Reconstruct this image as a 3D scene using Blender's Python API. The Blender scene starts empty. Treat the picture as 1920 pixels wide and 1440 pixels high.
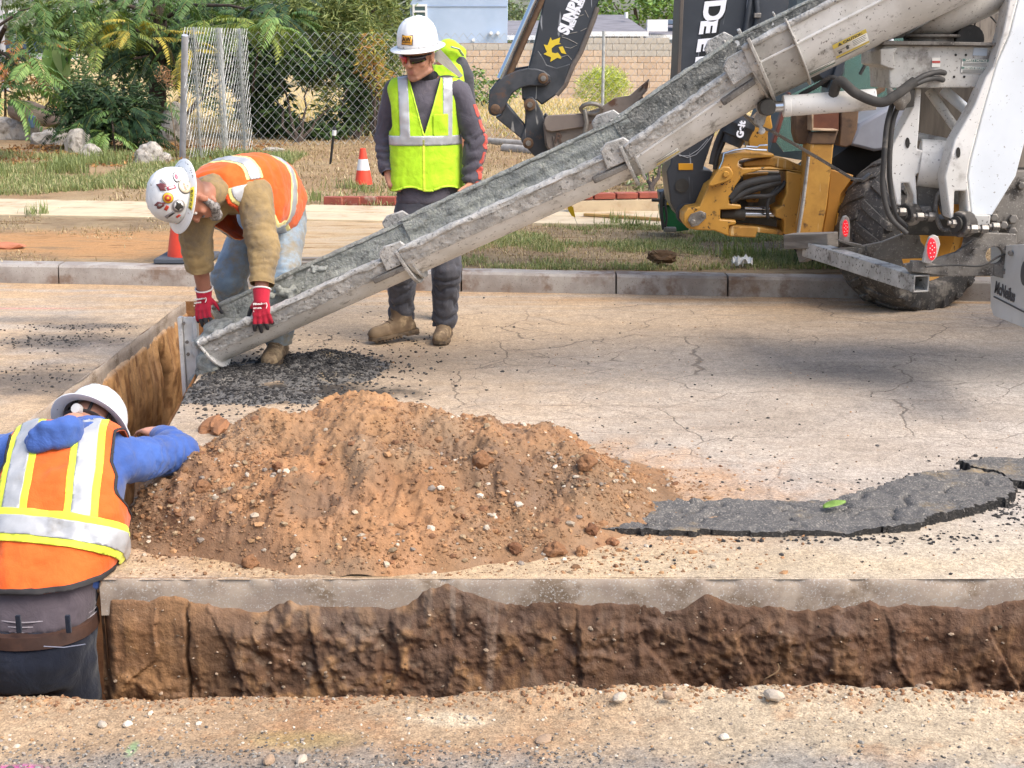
import bpy, math, random
import numpy as np
from mathutils import Vector, Matrix
D = bpy.data
SC = bpy.context.scene
COL = SC.collection
random.seed(7)
R = math.radians

# ------------------------------------------------------------------ camera, sky, sun, exposure
FPX, CAMH, PITCH = 2500.0, 1.65, math.atan(623 / 2500)
cam = D.cameras.new('camera'); cam.sensor_width = 36; cam.lens = FPX / 1920 * 36
cam.clip_start = .05; cam.clip_end = 2000
camo = D.objects.new('camera', cam); COL.objects.link(camo)
camo.location = (0, 0, CAMH); camo.rotation_euler = (math.pi / 2 - PITCH, 0, 0)
SC.camera = camo
SUN_EL, SUN_AZ = R(50), R(120)          # azimuth clockwise from +Y
world = D.worlds.new('World'); SC.world = world; world.use_nodes = True
wn = world.node_tree
sky = wn.nodes.new('ShaderNodeTexSky'); sky.sky_type = 'NISHITA'; sky.sun_disc = False
sky.sun_elevation = SUN_EL; sky.sun_rotation = SUN_AZ
sky.air_density = 1.0; sky.dust_density = 4.0; sky.ozone_density = 1.0
bg = wn.nodes['Background']; bg.inputs['Strength'].default_value = .15
wn.links.new(sky.outputs[0], bg.inputs['Color'])
sl = D.lights.new('sun', 'SUN'); sl.energy = 1.3; sl.angle = R(36); sl.color = (1, .975, .94)
so = D.objects.new('sun', sl); COL.objects.link(so)
sd = Vector((math.sin(SUN_AZ) * math.cos(SUN_EL), math.cos(SUN_AZ) * math.cos(SUN_EL), math.sin(SUN_EL)))
so.rotation_euler = sd.to_track_quat('Z', 'Y').to_euler(); so.location = (6, -4, 12)
SC.view_settings.view_transform = 'Standard'; SC.view_settings.look = 'None'
SC.view_settings.exposure = 1.06; SC.view_settings.gamma = 1; SC.view_settings.use_curve_mapping = False
SC.render.engine = 'CYCLES'

# ------------------------------------------------------------------ picture geometry (to place real things)
CP, SP = math.cos(PITCH), math.sin(PITCH)
def _ray(px, py):
    a = (px - 960) / FPX; b = (720 - py) / FPX
    return Vector((a, CP + b * SP, -SP + b * CP))
def G(px, py, z=0.0):
    d = _ray(px, py); return Vector((0, 0, CAMH)) + d * ((z - CAMH) / d.z)
def P(px, py, Y):
    d = _ray(px, py); return Vector((0, 0, CAMH)) + d * (Y / d.y)
def PX(px, py, X):
    d = _ray(px, py); return Vector((0, 0, CAMH)) + d * (X / d.x)
def V(*a): return Vector(a)
def lin(h):
    h = h.lstrip('#'); o = []
    for i in (0, 2, 4):
        c = int(h[i:i + 2], 16) / 255
        o.append(c / 12.92 if c <= .04045 else ((c + .055) / 1.055) ** 2.4)
    return tuple(o)
def C4(c): return (*(lin(c) if isinstance(c, str) else c), 1.0)

# ------------------------------------------------------------------ noise in numpy
def _hash(ix, iy, iz, s):
    h = (ix * 374761393 + iy * 668265263 + iz * 2147483647 + s * 974634777) & 0xffffffff
    h = ((h ^ (h >> 13)) * 1274126177) & 0xffffffff
    h = ((h ^ (h >> 16)) * 2246822519) & 0xffffffff
    return ((h ^ (h >> 15)) & 0xffff) / 65535.0
def vnoise(x, y, z=0.0, s=0):
    x, y, z = np.broadcast_arrays(np.asarray(x, float), np.asarray(y, float), np.asarray(z, float))
    ix, iy, iz = (np.floor(a).astype(np.int64) for a in (x, y, z))
    fx, fy, fz = x - ix, y - iy, z - iz
    u, v, w = (f * f * f * (f * (f * 6 - 15) + 10) for f in (fx, fy, fz))
    r = 0
    for dx in (0, 1):
        for dy in (0, 1):
            for dz in (0, 1):
                r = r + _hash(ix + dx, iy + dy, iz + dz, s) * (u if dx else 1 - u) * (v if dy else 1 - v) * (w if dz else 1 - w)
    return r * 2 - 1
def fbm(x, y, z=0.0, s=0, o=4, g=.5, ridged=False):
    r = 0; a = 1.0; f = 1.0; t = 0
    for i in range(o):
        n = vnoise(np.asarray(x) * f, np.asarray(y) * f, np.asarray(z) * f, s + i * 17)
        if ridged: n = 1 - 2 * np.abs(n)
        r = r + a * n; t += a; a *= g; f *= 2.03
    return r / t
def sstep(a, b, x):
    t = np.clip((np.asarray(x, float) - a) / (b - a), 0, 1); return t * t * (3 - 2 * t)
def inpoly(x, y, poly):
    x = np.asarray(x); y = np.asarray(y); r = np.zeros(x.shape, bool); n = len(poly)
    for i in range(n):
        x1, y1 = poly[i][0], poly[i][1]; x2, y2 = poly[(i + 1) % n][0], poly[(i + 1) % n][1]
        c = ((y1 > y) != (y2 > y)) & (x < (x2 - x1) * (y - y1) / ((y2 - y1) or 1e-9) + x1)
        r ^= c
    return r

# ------------------------------------------------------------------ objects
def np_mesh(name, Vs, F, mat=None, smooth=True, fmat=None):
    """mesh from arrays: F is (n,3) or (n,4)"""
    Vs = np.asarray(Vs, np.float32); F = np.asarray(F, np.int32)
    me = D.meshes.new(name); k = F.shape[1]
    me.vertices.add(len(Vs)); me.vertices.foreach_set('co', Vs.ravel())
    me.loops.add(F.size); me.loops.foreach_set('vertex_index', F.ravel())
    me.polygons.add(len(F)); me.polygons.foreach_set('loop_start', np.arange(0, F.size, k, dtype=np.int32))
    me.polygons.foreach_set('use_smooth', np.full(len(F), smooth))
    if mat is not None:
        for m in (mat if isinstance(mat, (list, tuple)) else [mat]): me.materials.append(m)
    if fmat is not None: me.polygons.foreach_set('material_index', np.asarray(fmat, np.int32))
    me.update(calc_edges=True); me.validate()
    return me
def col_attr(me, name, cols):
    a = me.attributes.new(name, 'FLOAT_COLOR', 'POINT')
    c = np.ones((len(cols), 4), np.float32); c[:, :3] = cols; a.data.foreach_set('color', c.ravel())
def flt_attr(me, name, vals):
    a = me.attributes.new(name, 'FLOAT', 'POINT'); a.data.foreach_set('value', np.asarray(vals, np.float32).ravel())
def link(name, me, parent=None, loc=None):
    o = D.objects.new(name, me); COL.objects.link(o)
    if parent is not None: o.parent = parent
    if loc is not None: o.location = loc
    return o
def tag(o, label=None, cat=None, group=None, kind=None):
    if label: o['label'] = label
    if cat: o['category'] = cat
    if group: o['group'] = group
    if kind: o['kind'] = kind
    return o
def thing(name, label, cat, loc=(0, 0, 0), group=None):
    o = D.objects.new(name, None); COL.objects.link(o); o.location = loc; o.empty_display_size = .1
    return tag(o, label, cat, group)
def world_loc(o):
    v = Vector((0, 0, 0))
    while o is not None: v += Vector(o.location); o = o.parent
    return v
def put(name, me, parent=None, label=None, cat=None, group=None, kind=None, base=None):
    """link a mesh whose vertices are world coordinates; origin moves to its parent or to base"""
    off = world_loc(parent) if parent is not None else Vector(base if base is not None else (0, 0, 0))
    if off.length > 0: me.transform(Matrix.Translation(-off))
    o = link(name, me, parent, None if parent is not None else off)
    return tag(o, label, cat, group, kind)
def dup(o, parent=None, loc=None, rot=None, scale=None, label=None, group=None):
    c = o.copy(); COL.objects.link(c); c.parent = parent
    if loc is not None: c.location = loc
    if rot is not None: c.rotation_euler = rot
    if scale is not None: c.scale = scale
    if label: c['label'] = label
    if group: c['group'] = group
    for ch in list(o.children): dup(ch, c)
    return c

def perp(t):
    a = V(0, 0, 1) if abs(t.z) < .9 else V(1, 0, 0)
    u = t.cross(a).normalized(); return u, t.cross(u).normalized()

class MB:
    def __init__(s): s.v = []; s.f = []
    def add(s, vs, fs):
        n = len(s.v); s.v += [Vector(v) for v in vs]; s.f += [tuple(i + n for i in f) for f in fs]
    def box(s, c, size, rot=None):
        c = Vector(c); h = [x / 2 for x in size]; vs = []
        for z in (-1, 1):
            for x, y in ((-1, -1), (1, -1), (1, 1), (-1, 1)):
                p = V(x * h[0], y * h[1], z * h[2]); vs.append(c + (rot @ p if rot else p))
        s.add(vs, [(3, 2, 1, 0), (4, 5, 6, 7), (0, 1, 5, 4), (1, 2, 6, 5), (2, 3, 7, 6), (3, 0, 4, 7)])
        return s
    def beam(s, a, b, w, h, up=(0, 0, 1)):
        a, b = Vector(a), Vector(b); t = (b - a).normalized(); up = Vector(up)
        u = t.cross(up).normalized(); n = u.cross(t).normalized(); vs = []
        for p in (a, b):
            for x, y in ((-1, -1), (1, -1), (1, 1), (-1, 1)): vs.append(p + u * x * w / 2 + n * y * h / 2)
        s.add(vs, [(3, 2, 1, 0), (4, 5, 6, 7), (0, 1, 5, 4), (1, 2, 6, 5), (2, 3, 7, 6), (3, 0, 4, 7)])
        return s
    def prism(s, poly, ext):
        """poly: list of 3-D points of a flat outline; ext: extrusion vector"""
        n = len(poly); ext = Vector(ext); poly = [Vector(p) for p in poly]
        vs = poly + [p + ext for p in poly]
        fs = [tuple(range(n)), tuple(range(2 * n - 1, n - 1, -1))]
        fs += [(i, i + n, (i + 1) % n + n, (i + 1) % n) for i in range(n)]
        nrm = Vector((0, 0, 0))
        for i in range(n): nrm += poly[i].cross(poly[(i + 1) % n])
        if nrm.dot(ext) > 0: fs = [f[::-1] for f in fs]
        s.add(vs, [f[::-1] for f in fs]); return s
    def tube(s, pts, r, n=10, caps=True, ry=None):
        pts = [Vector(p) for p in pts]; m = len(pts)
        r = [r] * m if not hasattr(r, '__len__') else r
        t0 = (pts[1] - pts[0]).normalized(); u, w = perp(t0); vs = []; fs = []
        pt = t0
        for i, p in enumerate(pts):
            t = (pts[min(i + 1, m - 1)] - pts[max(i - 1, 0)]).normalized()
            q = pt.rotation_difference(t); u = q @ u; w = q @ w; pt = t
            for k in range(n):
                a = 2 * math.pi * k / n
                vs.append(p + (u * math.cos(a) + w * math.sin(a) * (ry or 1)) * r[i])
        for i in range(m - 1):
            for k in range(n):
                k2 = (k + 1) % n; fs.append((i * n + k, i * n + k2, (i + 1) * n + k2, (i + 1) * n + k))
        if caps: fs += [tuple(range(n - 1, -1, -1)), tuple(range((m - 1) * n, m * n))]
        s.add(vs, fs); return s
    def capsule(s, a, b, ra, rb, n=12):
        a, b = Vector(a), Vector(b); L = (b - a).length
        t = (b - a).normalized() if L > 1e-6 else V(0, 0, 1)
        pts = []; rr = []
        for k in range(5):
            th = math.pi / 2 * (k / 4); pts.append(a - t * ra * math.cos(th)); rr.append(max(ra * math.sin(th), 1e-4))
        for k in range(5):
            th = math.pi / 2 * (k / 4); pts.append(b + t * rb * math.sin(th)); rr.append(max(rb * math.cos(th), 1e-4))
        s.tube(pts, rr, n); return s
    def chain(s, pts, rr, n=12):
        for i in range(len(pts) - 1): s.capsule(pts[i], pts[i + 1], rr[i], rr[i + 1], n)
        return s
    def ball(s, c, r, n=12, m=8, ax=None):
        """ellipsoid; r float or 3 radii along ax (3 vectors)"""
        c = Vector(c); r = (r, r, r) if not hasattr(r, '__len__') else r
        ax = ax or (V(1, 0, 0), V(0, 1, 0), V(0, 0, 1)); vs = []; fs = []
        for j in range(m + 1):
            th = math.pi * j / m
            for k in range(n):
                a = 2 * math.pi * k / n; sx = max(math.sin(th), 1e-3)
                vs.append(c + ax[0] * r[0] * sx * math.cos(a) + ax[1] * r[1] * sx * math.sin(a) + ax[2] * r[2] * math.cos(th))
        for j in range(m):
            for k in range(n):
                k2 = (k + 1) % n; fs.append((j * n + k, (j + 1) * n + k, (j + 1) * n + k2, j * n + k2))
        fs += [tuple(range(n)), tuple(range((m + 1) * n - 1, m * n - 1, -1))]
        s.add(vs, fs); return s
    def loft(s, rings, n=24, pw=2.3):
        """rings: (center, side_vec, front_vec, rs, rf[, rback])"""
        vs = []; fs = []; m = len(rings)
        for rg in rings:
            c, su, fu, rs, rf = rg[:5]; rb = rg[5] if len(rg) > 5 else rf
            c = Vector(c); su = Vector(su).normalized(); fu = Vector(fu).normalized()
            for k in range(n):
                a = 2 * math.pi * k / n; ca, sa = math.cos(a), math.sin(a)
                x = math.copysign(abs(ca) ** (2 / pw), ca) * rs; y = math.copysign(abs(sa) ** (2 / pw), sa) * (rf if sa > 0 else rb)
                vs.append(c + su * x + fu * y)
        for i in range(m - 1):
            for k in range(n):
                k2 = (k + 1) % n; fs.append((i * n + k, i * n + k2, (i + 1) * n + k2, (i + 1) * n + k))
        fs += [tuple(range(n - 1, -1, -1)), tuple(range((m - 1) * n, m * n))]
        s.add(vs, fs); return s
    def lathe(s, prof, o, ax, n=20, caps=True):
        o = Vector(o); ax = Vector(ax).normalized(); u, w = perp(ax); vs = []; fs = []; m = len(prof)
        for r, h in prof:
            for k in range(n):
                a = 2 * math.pi * k / n; vs.append(o + ax * h + (u * math.cos(a) + w * math.sin(a)) * max(r, 1e-4))
        for i in range(m - 1):
            for k in range(n):
                k2 = (k + 1) % n; fs.append((i * n + k, i * n + k2, (i + 1) * n + k2, (i + 1) * n + k))
        if caps: fs += [tuple(range(n - 1, -1, -1)), tuple(range((m - 1) * n, m * n))]
        s.add(vs, fs); return s
    def cyl(s, a, b, r, n=16):
        return s.tube([a, b], r, n)
    def mesh(s, name, mat=None, smooth=True, sharp=35):
        me = D.meshes.new(name); me.from_pydata([tuple(v) for v in s.v], [], s.f)
        if mat is not None:
            for m in (mat if isinstance(mat, (list, tuple)) else [mat]): me.materials.append(m)
        import bmesh
        b = bmesh.new(); b.from_mesh(me); bmesh.ops.recalc_face_normals(b, faces=b.faces); b.to_mesh(me); b.free()
        if smooth:
            me.polygons.foreach_set('use_smooth', [True] * len(me.polygons))
            me.set_sharp_from_angle(angle=R(sharp))
        me.update(); return me
    def build(s, name, mat, parent=None, bevel=0, smooth=True, sharp=35, **kw):
        o = put(name, s.mesh(name, mat, smooth, sharp), parent, **kw)
        if bevel:
            b = o.modifiers.new('edge', 'BEVEL'); b.width = bevel; b.segments = 2; b.limit_method = 'ANGLE'; b.angle_limit = R(40)
            b.harden_normals = False
        return o

def solid_np(mb, voxel, smooth=4, fac=.5):
    """union of closed shells as ONE continuous surface (voxel union, then relaxed); returns verts, quads"""
    me = D.meshes.new('tmp'); me.from_pydata([tuple(v) for v in mb.v], [], mb.f)
    import bmesh
    b = bmesh.new(); b.from_mesh(me); bmesh.ops.recalc_face_normals(b, faces=b.faces); b.to_mesh(me); b.free()
    o = D.objects.new('tmp', me); COL.objects.link(o)
    m = o.modifiers.new('r', 'REMESH'); m.mode = 'VOXEL'; m.voxel_size = voxel
    m2 = o.modifiers.new('s', 'SMOOTH'); m2.factor = fac; m2.iterations = smooth
    dg = bpy.context.evaluated_depsgraph_get(); dg.update()
    em = o.evaluated_get(dg).to_mesh()
    vs = np.zeros(len(em.vertices) * 3, np.float32); em.vertices.foreach_get('co', vs); vs = vs.reshape(-1, 3)
    fs = np.zeros(len(em.loops), np.int32); em.loops.foreach_get('vertex_index', fs)
    ls = np.zeros(len(em.polygons), np.int32); em.polygons.foreach_get('loop_total', ls)
    fs = fs.reshape(-1, 4) if (ls == 4).all() else np.array([p.vertices[:] for p in em.polygons if len(p.vertices) == 4])
    o.evaluated_get(dg).to_mesh_clear(); D.objects.remove(o); D.meshes.remove(me)
    return vs.astype(float), fs
def vnormals(Vs, F):
    a = Vs[F[:, 0]]; n = np.cross(Vs[F[:, 2]] - a, (Vs[F[:, 3]] - Vs[F[:, 1]]) if F.shape[1] == 4 else (a - Vs[F[:, 1]]))
    N = np.zeros_like(Vs)
    for k in range(F.shape[1]): np.add.at(N, F[:, k], n)
    return N / np.maximum(np.linalg.norm(N, axis=1, keepdims=True), 1e-9)
def tris(F): return np.concatenate([F[:, [0, 1, 2]], F[:, [0, 2, 3]]]) if F.shape[1] == 4 else F
def clip(Vs, T, field, keep_below=0.0):
    """cut a triangle mesh along field == keep_below, keeping the lower side"""
    f = np.asarray(field, float) - keep_below; s = f < 0; n = s[T].sum(1)
    out = [T[n == 3]]; nv = list(Vs); cache = {}
    def mid(i, j):
        k = (i, j) if i < j else (j, i)
        if k not in cache:
            t = f[i] / (f[i] - f[j]); nv.append(Vs[i] * (1 - t) + Vs[j] * t); cache[k] = len(nv) - 1
        return cache[k]
    ex = []
    for t in T[(n == 1) | (n == 2)]:
        t = [int(x) for x in t]; poly = []
        for a in range(3):
            i, j = t[a], t[(a + 1) % 3]
            if s[i]: poly.append(i)
            if s[i] != s[j]: poly.append(mid(i, j))
        for k in range(1, len(poly) - 1): ex.append((poly[0], poly[k], poly[k + 1]))
    if ex: out.append(np.array(ex))
    T2 = np.concatenate(out); Vn = np.array(nv); used = np.unique(T2); mp = np.full(len(Vn), -1); mp[used] = np.arange(len(used))
    return Vn[used], mp[T2]

# ------------------------------------------------------------------ materials
class NT:
    def __init__(s, m): s.t = m.node_tree; s.pos = None; s.obj = None
    def n(s, ty, **kw):
        o = s.t.nodes.new(ty)
        for k, v in kw.items(): setattr(o, k, v)
        return o
    def lk(s, a, b):
        if hasattr(a, 'is_linked') or hasattr(a, 'links'): s.t.links.new(a, b)
        else: b.default_value = a
    def P(s):
        if s.pos is None: s.pos = s.n('ShaderNodeNewGeometry').outputs['Position']
        return s.pos
    def O(s):
        if s.obj is None: s.obj = s.n('ShaderNodeTexCoord').outputs['Object']
        return s.obj
    def m(s, op, a, b=0.0, c=None, cl=False):
        o = s.n('ShaderNodeMath', operation=op, use_clamp=cl); s.lk(a, o.inputs[0]); s.lk(b, o.inputs[1])
        if c is not None: s.lk(c, o.inputs[2])
        return o.outputs[0]
    def vm(s, op, a, b):
        o = s.n('ShaderNodeVectorMath', operation=op); s.lk(a, o.inputs[0]); s.lk(b, o.inputs[1]); return o.outputs[0]
    def scl(s, v, k): return s.vm('MULTIPLY', v, tuple(k) if hasattr(k, '__len__') else (k, k, k))
    def noise(s, v, sc=5, det=4, ro=.55, dist=0.0):
        o = s.n('ShaderNodeTexNoise'); s.lk(v, o.inputs['Vector']); o.inputs['Scale'].default_value = sc
        o.inputs['Detail'].default_value = det; o.inputs['Roughness'].default_value = ro; o.inputs['Distortion'].default_value = dist
        return o.outputs['Fac']
    def vor(s, v, sc=5, feat='F1', out='Distance', rnd=1.0):
        o = s.n('ShaderNodeTexVoronoi', feature=feat); s.lk(v, o.inputs['Vector']); o.inputs['Scale'].default_value = sc
        o.inputs['Randomness'].default_value = rnd; return o.outputs[out]
    def st(s, x, a, b, lo=0.0, hi=1.0):
        o = s.n('ShaderNodeMapRange', interpolation_type='SMOOTHSTEP'); s.lk(x, o.inputs[0])
        for i, v in enumerate((a, b, lo, hi)): o.inputs[i + 1].default_value = v
        return o.outputs[0]
    def mix(s, f, a, b, mode='MIX'):
        o = s.n('ShaderNodeMix', data_type='RGBA', blend_type=mode); s.lk(f, o.inputs[0])
        for x, i in ((a, 6), (b, 7)): s.lk(C4(x) if isinstance(x, str) or (isinstance(x, tuple) and len(x) == 3) else x, o.inputs[i])
        return o.outputs[2]
    def blob(s, cx, cy, rx, ry, ang=0, soft=.5, nz=None, amp=.6, P=None):
        """soft-edged patch on the ground, 1 inside"""
        v = s.vm('SUBTRACT', P or s.P(), (cx, cy, 0)); rt = s.n('ShaderNodeVectorRotate', rotation_type='Z_AXIS')
        s.lk(v, rt.inputs[0]); rt.inputs['Angle'].default_value = -ang
        ln = s.n('ShaderNodeVectorMath', operation='LENGTH'); s.lk(s.scl(rt.outputs[0], (1 / rx, 1 / ry, 0)), ln.inputs[0])
        x = ln.outputs['Value']
        if nz is not None: x = s.m('ADD', x, s.m('MULTIPLY', s.m('SUBTRACT', nz, .5), amp * 2))
        return s.st(x, 1 - soft, 1 + soft, 1, 0)
    def bump(s, h, strength=.3, dist=.01, prev=None):
        o = s.n('ShaderNodeBump'); o.inputs['Strength'].default_value = strength; o.inputs['Distance'].default_value = dist
        s.lk(h, o.inputs['Height'])
        if prev is not None: s.t.links.new(prev, o.inputs['Normal'])
        return o.outputs[0]
    def attr(s, name, out='Color'):
        return s.n('ShaderNodeAttribute', attribute_name=name).outputs[out]
def newmat(name, rough=.7, metal=0.0, spec=.5):
    m = D.materials.new(name); m.use_nodes = True; b = m.node_tree.nodes['Principled BSDF']
    b.inputs['Roughness'].default_value = rough; b.inputs['Metallic'].default_value = metal
    b.inputs['Specular IOR Level'].default_value = spec
    return m, NT(m), b
def surf(name, col, col2=None, rough=.6, metal=0.0, sc=6, lo=.4, hi=.65, var=.12, bump=0.0, bsc=90, bdist=.004,
         dirt=None, damt=(.55, .7), dsc=5, speck=None, ssc=60, samt=.12, spec=.5, stretch=None, attr=None, scratch=None):
    """general weathered surface: two tones, value drift, dirt, specks, fine relief"""
    m, t, b = newmat(name, rough, metal, spec)
    v = t.O()
    if stretch: v = t.scl(v, stretch)
    base = C4(col)
    nz = t.noise(v, sc, 5)
    base = t.mix(t.st(nz, lo, hi), col, col2) if col2 else base
    if attr: base = t.mix(1.0, base, t.attr(attr), 'MULTIPLY')
    n2 = t.noise(v, sc * 4.3, 4)
    base = t.mix(1.0, base, t.mix(n2, (1 - var,) * 3, (1 + var,) * 3), 'MULTIPLY')
    if dirt: base = t.mix(t.st(t.noise(v, dsc, 6, .65), damt[0], damt[1]), base, dirt)
    if speck: base = t.mix(t.st(t.noise(v, ssc, 3, .6), 1 - samt - .32, 1 - samt - .27), base, speck)
    if scratch: base = t.mix(t.st(t.noise(t.scl(v, (1, 1, .12)), ssc * 1.5, 3, .5, 1.5), .66, .7), base, scratch)
    t.lk(base, b.inputs['Base Color'])
    rr = t.m('ADD', t.m('MULTIPLY', t.m('SUBTRACT', nz, .5), .3), rough, cl=True); t.lk(rr, b.inputs['Roughness'])
    if bump: t.lk(t.bump(t.noise(v, bsc, 5, .6), bump, bdist), b.inputs['Normal'])
    return m
def flat(name, col, rough=.6, metal=0.0, spec=.5):
    m, t, b = newmat(name, rough, metal, spec); b.inputs['Base Color'].default_value = C4(col); return m

# ------------------------------------------------------------------ scatter of crumbs, stones, blades
_ICO = None
def ico():
    global _ICO
    if _ICO is None:
        p = (1 + 5 ** .5) / 2
        v = np.array([(-1, p, 0), (1, p, 0), (-1, -p, 0), (1, -p, 0), (0, -1, p), (0, 1, p), (0, -1, -p), (0, 1, -p), (p, 0, -1), (p, 0, 1), (-p, 0, -1), (-p, 0, 1)], float)
        f = np.array([(0, 11, 5), (0, 5, 1), (0, 1, 7), (0, 7, 10), (0, 10, 11), (1, 5, 9), (5, 11, 4), (11, 10, 2), (10, 7, 6), (7, 1, 8), (3, 9, 4), (3, 4, 2), (3, 2, 6), (3, 6, 8), (3, 8, 9), (4, 9, 5), (2, 4, 11), (6, 2, 10), (8, 6, 7), (9, 8, 1)])
        _ICO = (v / np.linalg.norm(v[0]), f)
    return _ICO
def rocks_np(pos, size, seed=0, flatn=.7, jit=.25):
    """one angular crumb per point; returns V, F, id per vertex"""
    rg = np.random.default_rng(seed); v, f = ico(); n = len(pos); pos = np.asarray(pos, float)
    q = rg.normal(size=(n, 4)); q /= np.linalg.norm(q, axis=1, keepdims=True); w, x, y, z = q.T
    Rm = np.stack([1 - 2 * (y * y + z * z), 2 * (x * y - z * w), 2 * (x * z + y * w), 2 * (x * y + z * w), 1 - 2 * (x * x + z * z), 2 * (y * z - x * w), 2 * (x * z - y * w), 2 * (y * z + x * w), 1 - 2 * (x * x + y * y)], 1).reshape(n, 3, 3)
    sc = np.asarray(size)[:, None, None] * rg.uniform(.6, 1.25, (n, 1, 3)) * (1 + rg.uniform(-jit, jit, (n, 12, 1)))
    vv = np.einsum('nij,nkj->nki', Rm, v[None] * sc); vv[:, :, 2] *= flatn
    vv += pos[:, None, :]
    F = (f[None] + (np.arange(n) * 12)[:, None, None]).reshape(-1, 3)
    return vv.reshape(-1, 3), F, np.repeat(np.arange(n), 12)
def rocks(name, pos, size, mat, tint=None, seed=0, smooth=False, **kw):
    Vs, F, idx = rocks_np(pos, size, seed); me = np_mesh(name, Vs, F, mat, smooth)
    rg = np.random.default_rng(seed + 1)
    c = (tint if tint is not None else np.ones((len(pos), 3))) * rg.uniform(.75, 1.2, (len(pos), 1))
    col_attr(me, 'Col', c[idx])
    return put(name, me, **kw)
def blades_np(pos, h, w, lean, seed=0):
    rg = np.random.default_rng(seed); n = len(pos); a = rg.uniform(0, 2 * np.pi, n); pos = np.asarray(pos, float)
    d = np.stack([np.cos(a), np.sin(a), 0 * a], 1); s = np.stack([-np.sin(a), np.cos(a), 0 * a], 1)
    h = np.asarray(h)[:, None]; ln = (np.asarray(lean) * np.ones(n))[:, None]; w = (np.asarray(w) * np.ones(n))[:, None]
    up = np.array([[0, 0, 1.0]])
    m = pos + up * h * .6 * np.cos(ln * .6) + d * h * .6 * np.sin(ln * .6); t = m + up * h * .45 * np.cos(ln * 1.5) + d * h * .45 * np.sin(ln * 1.5)
    vs = np.stack([pos - s * w, pos + s * w, m + s * w * .8, m - s * w * .8, t], 1).reshape(-1, 3)
    k = (np.arange(n) * 5)[:, None]
    F = np.concatenate([k + np.array([[0, 1, 2]]), k + np.array([[0, 2, 3]]), k + np.array([[3, 2, 4]])])
    return vs, F, np.repeat(np.arange(n), 5)
def blades(name, pos, h, w, lean, mat, tint, seed=0, **kw):
    vs, F, idx = blades_np(pos, h, w, lean, seed); me = np_mesh(name, vs, F, mat, False)
    col_attr(me, 'Col', np.asarray(tint)[idx]); return put(name, me, **kw)
def grid_np(X, Y, Z):
    a, b = X.shape; Vs = np.stack([X, Y, Z], -1).reshape(-1, 3); i = np.arange(a * b).reshape(a, b)
    F = np.stack([i[:-1, :-1], i[1:, :-1], i[1:, 1:], i[:-1, 1:]], -1).reshape(-1, 4); return Vs, F
def text_into(mb, s, o, u, v, size, depth=.002, bold=0.0, sx=1.0, shear=0.0, align='LEFT'):
    cu = D.curves.new('t', 'FONT'); cu.body = s; cu.size = size; cu.extrude = depth / 2; cu.offset = bold; cu.shear = shear; cu.align_x = align
    ob = D.objects.new('t', cu); COL.objects.link(ob)
    dg = bpy.context.evaluated_depsgraph_get(); dg.update(); me = D.meshes.new_from_object(ob.evaluated_get(dg))
    u = Vector(u).normalized(); v = Vector(v).normalized(); w = u.cross(v); o = Vector(o)
    mb.add([o + u * p.co.x * sx + v * p.co.y + w * p.co.z for p in me.vertices], [tuple(p.vertices) for p in me.polygons])
    D.objects.remove(ob); D.meshes.remove(me); D.curves.remove(cu)
# ------------------------------------------------------------------ STREET, TRENCH, KERB, PAVEMENT, GROUND
def kerb_y(x): return 9.33 - .106 * (np.asarray(x, float) + .23)
def walk_near(x): return 12.03 - .137 * (np.asarray(x, float) - .19)
def walk_far(x): return 13.0 - .17 * (np.asarray(x, float) - .72)
EDGE_R = [(4.02, -1.33), (4.85, -1.45), (5.6, -1.55), (6.98, -1.69), (8.95, -1.74)]
def edge_r(y): return np.interp(y, [a for a, b in EDGE_R], [b for a, b in EDGE_R])
XL, YF, YN, YE = -2.23, 4.02, 3.24, 8.95

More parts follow.
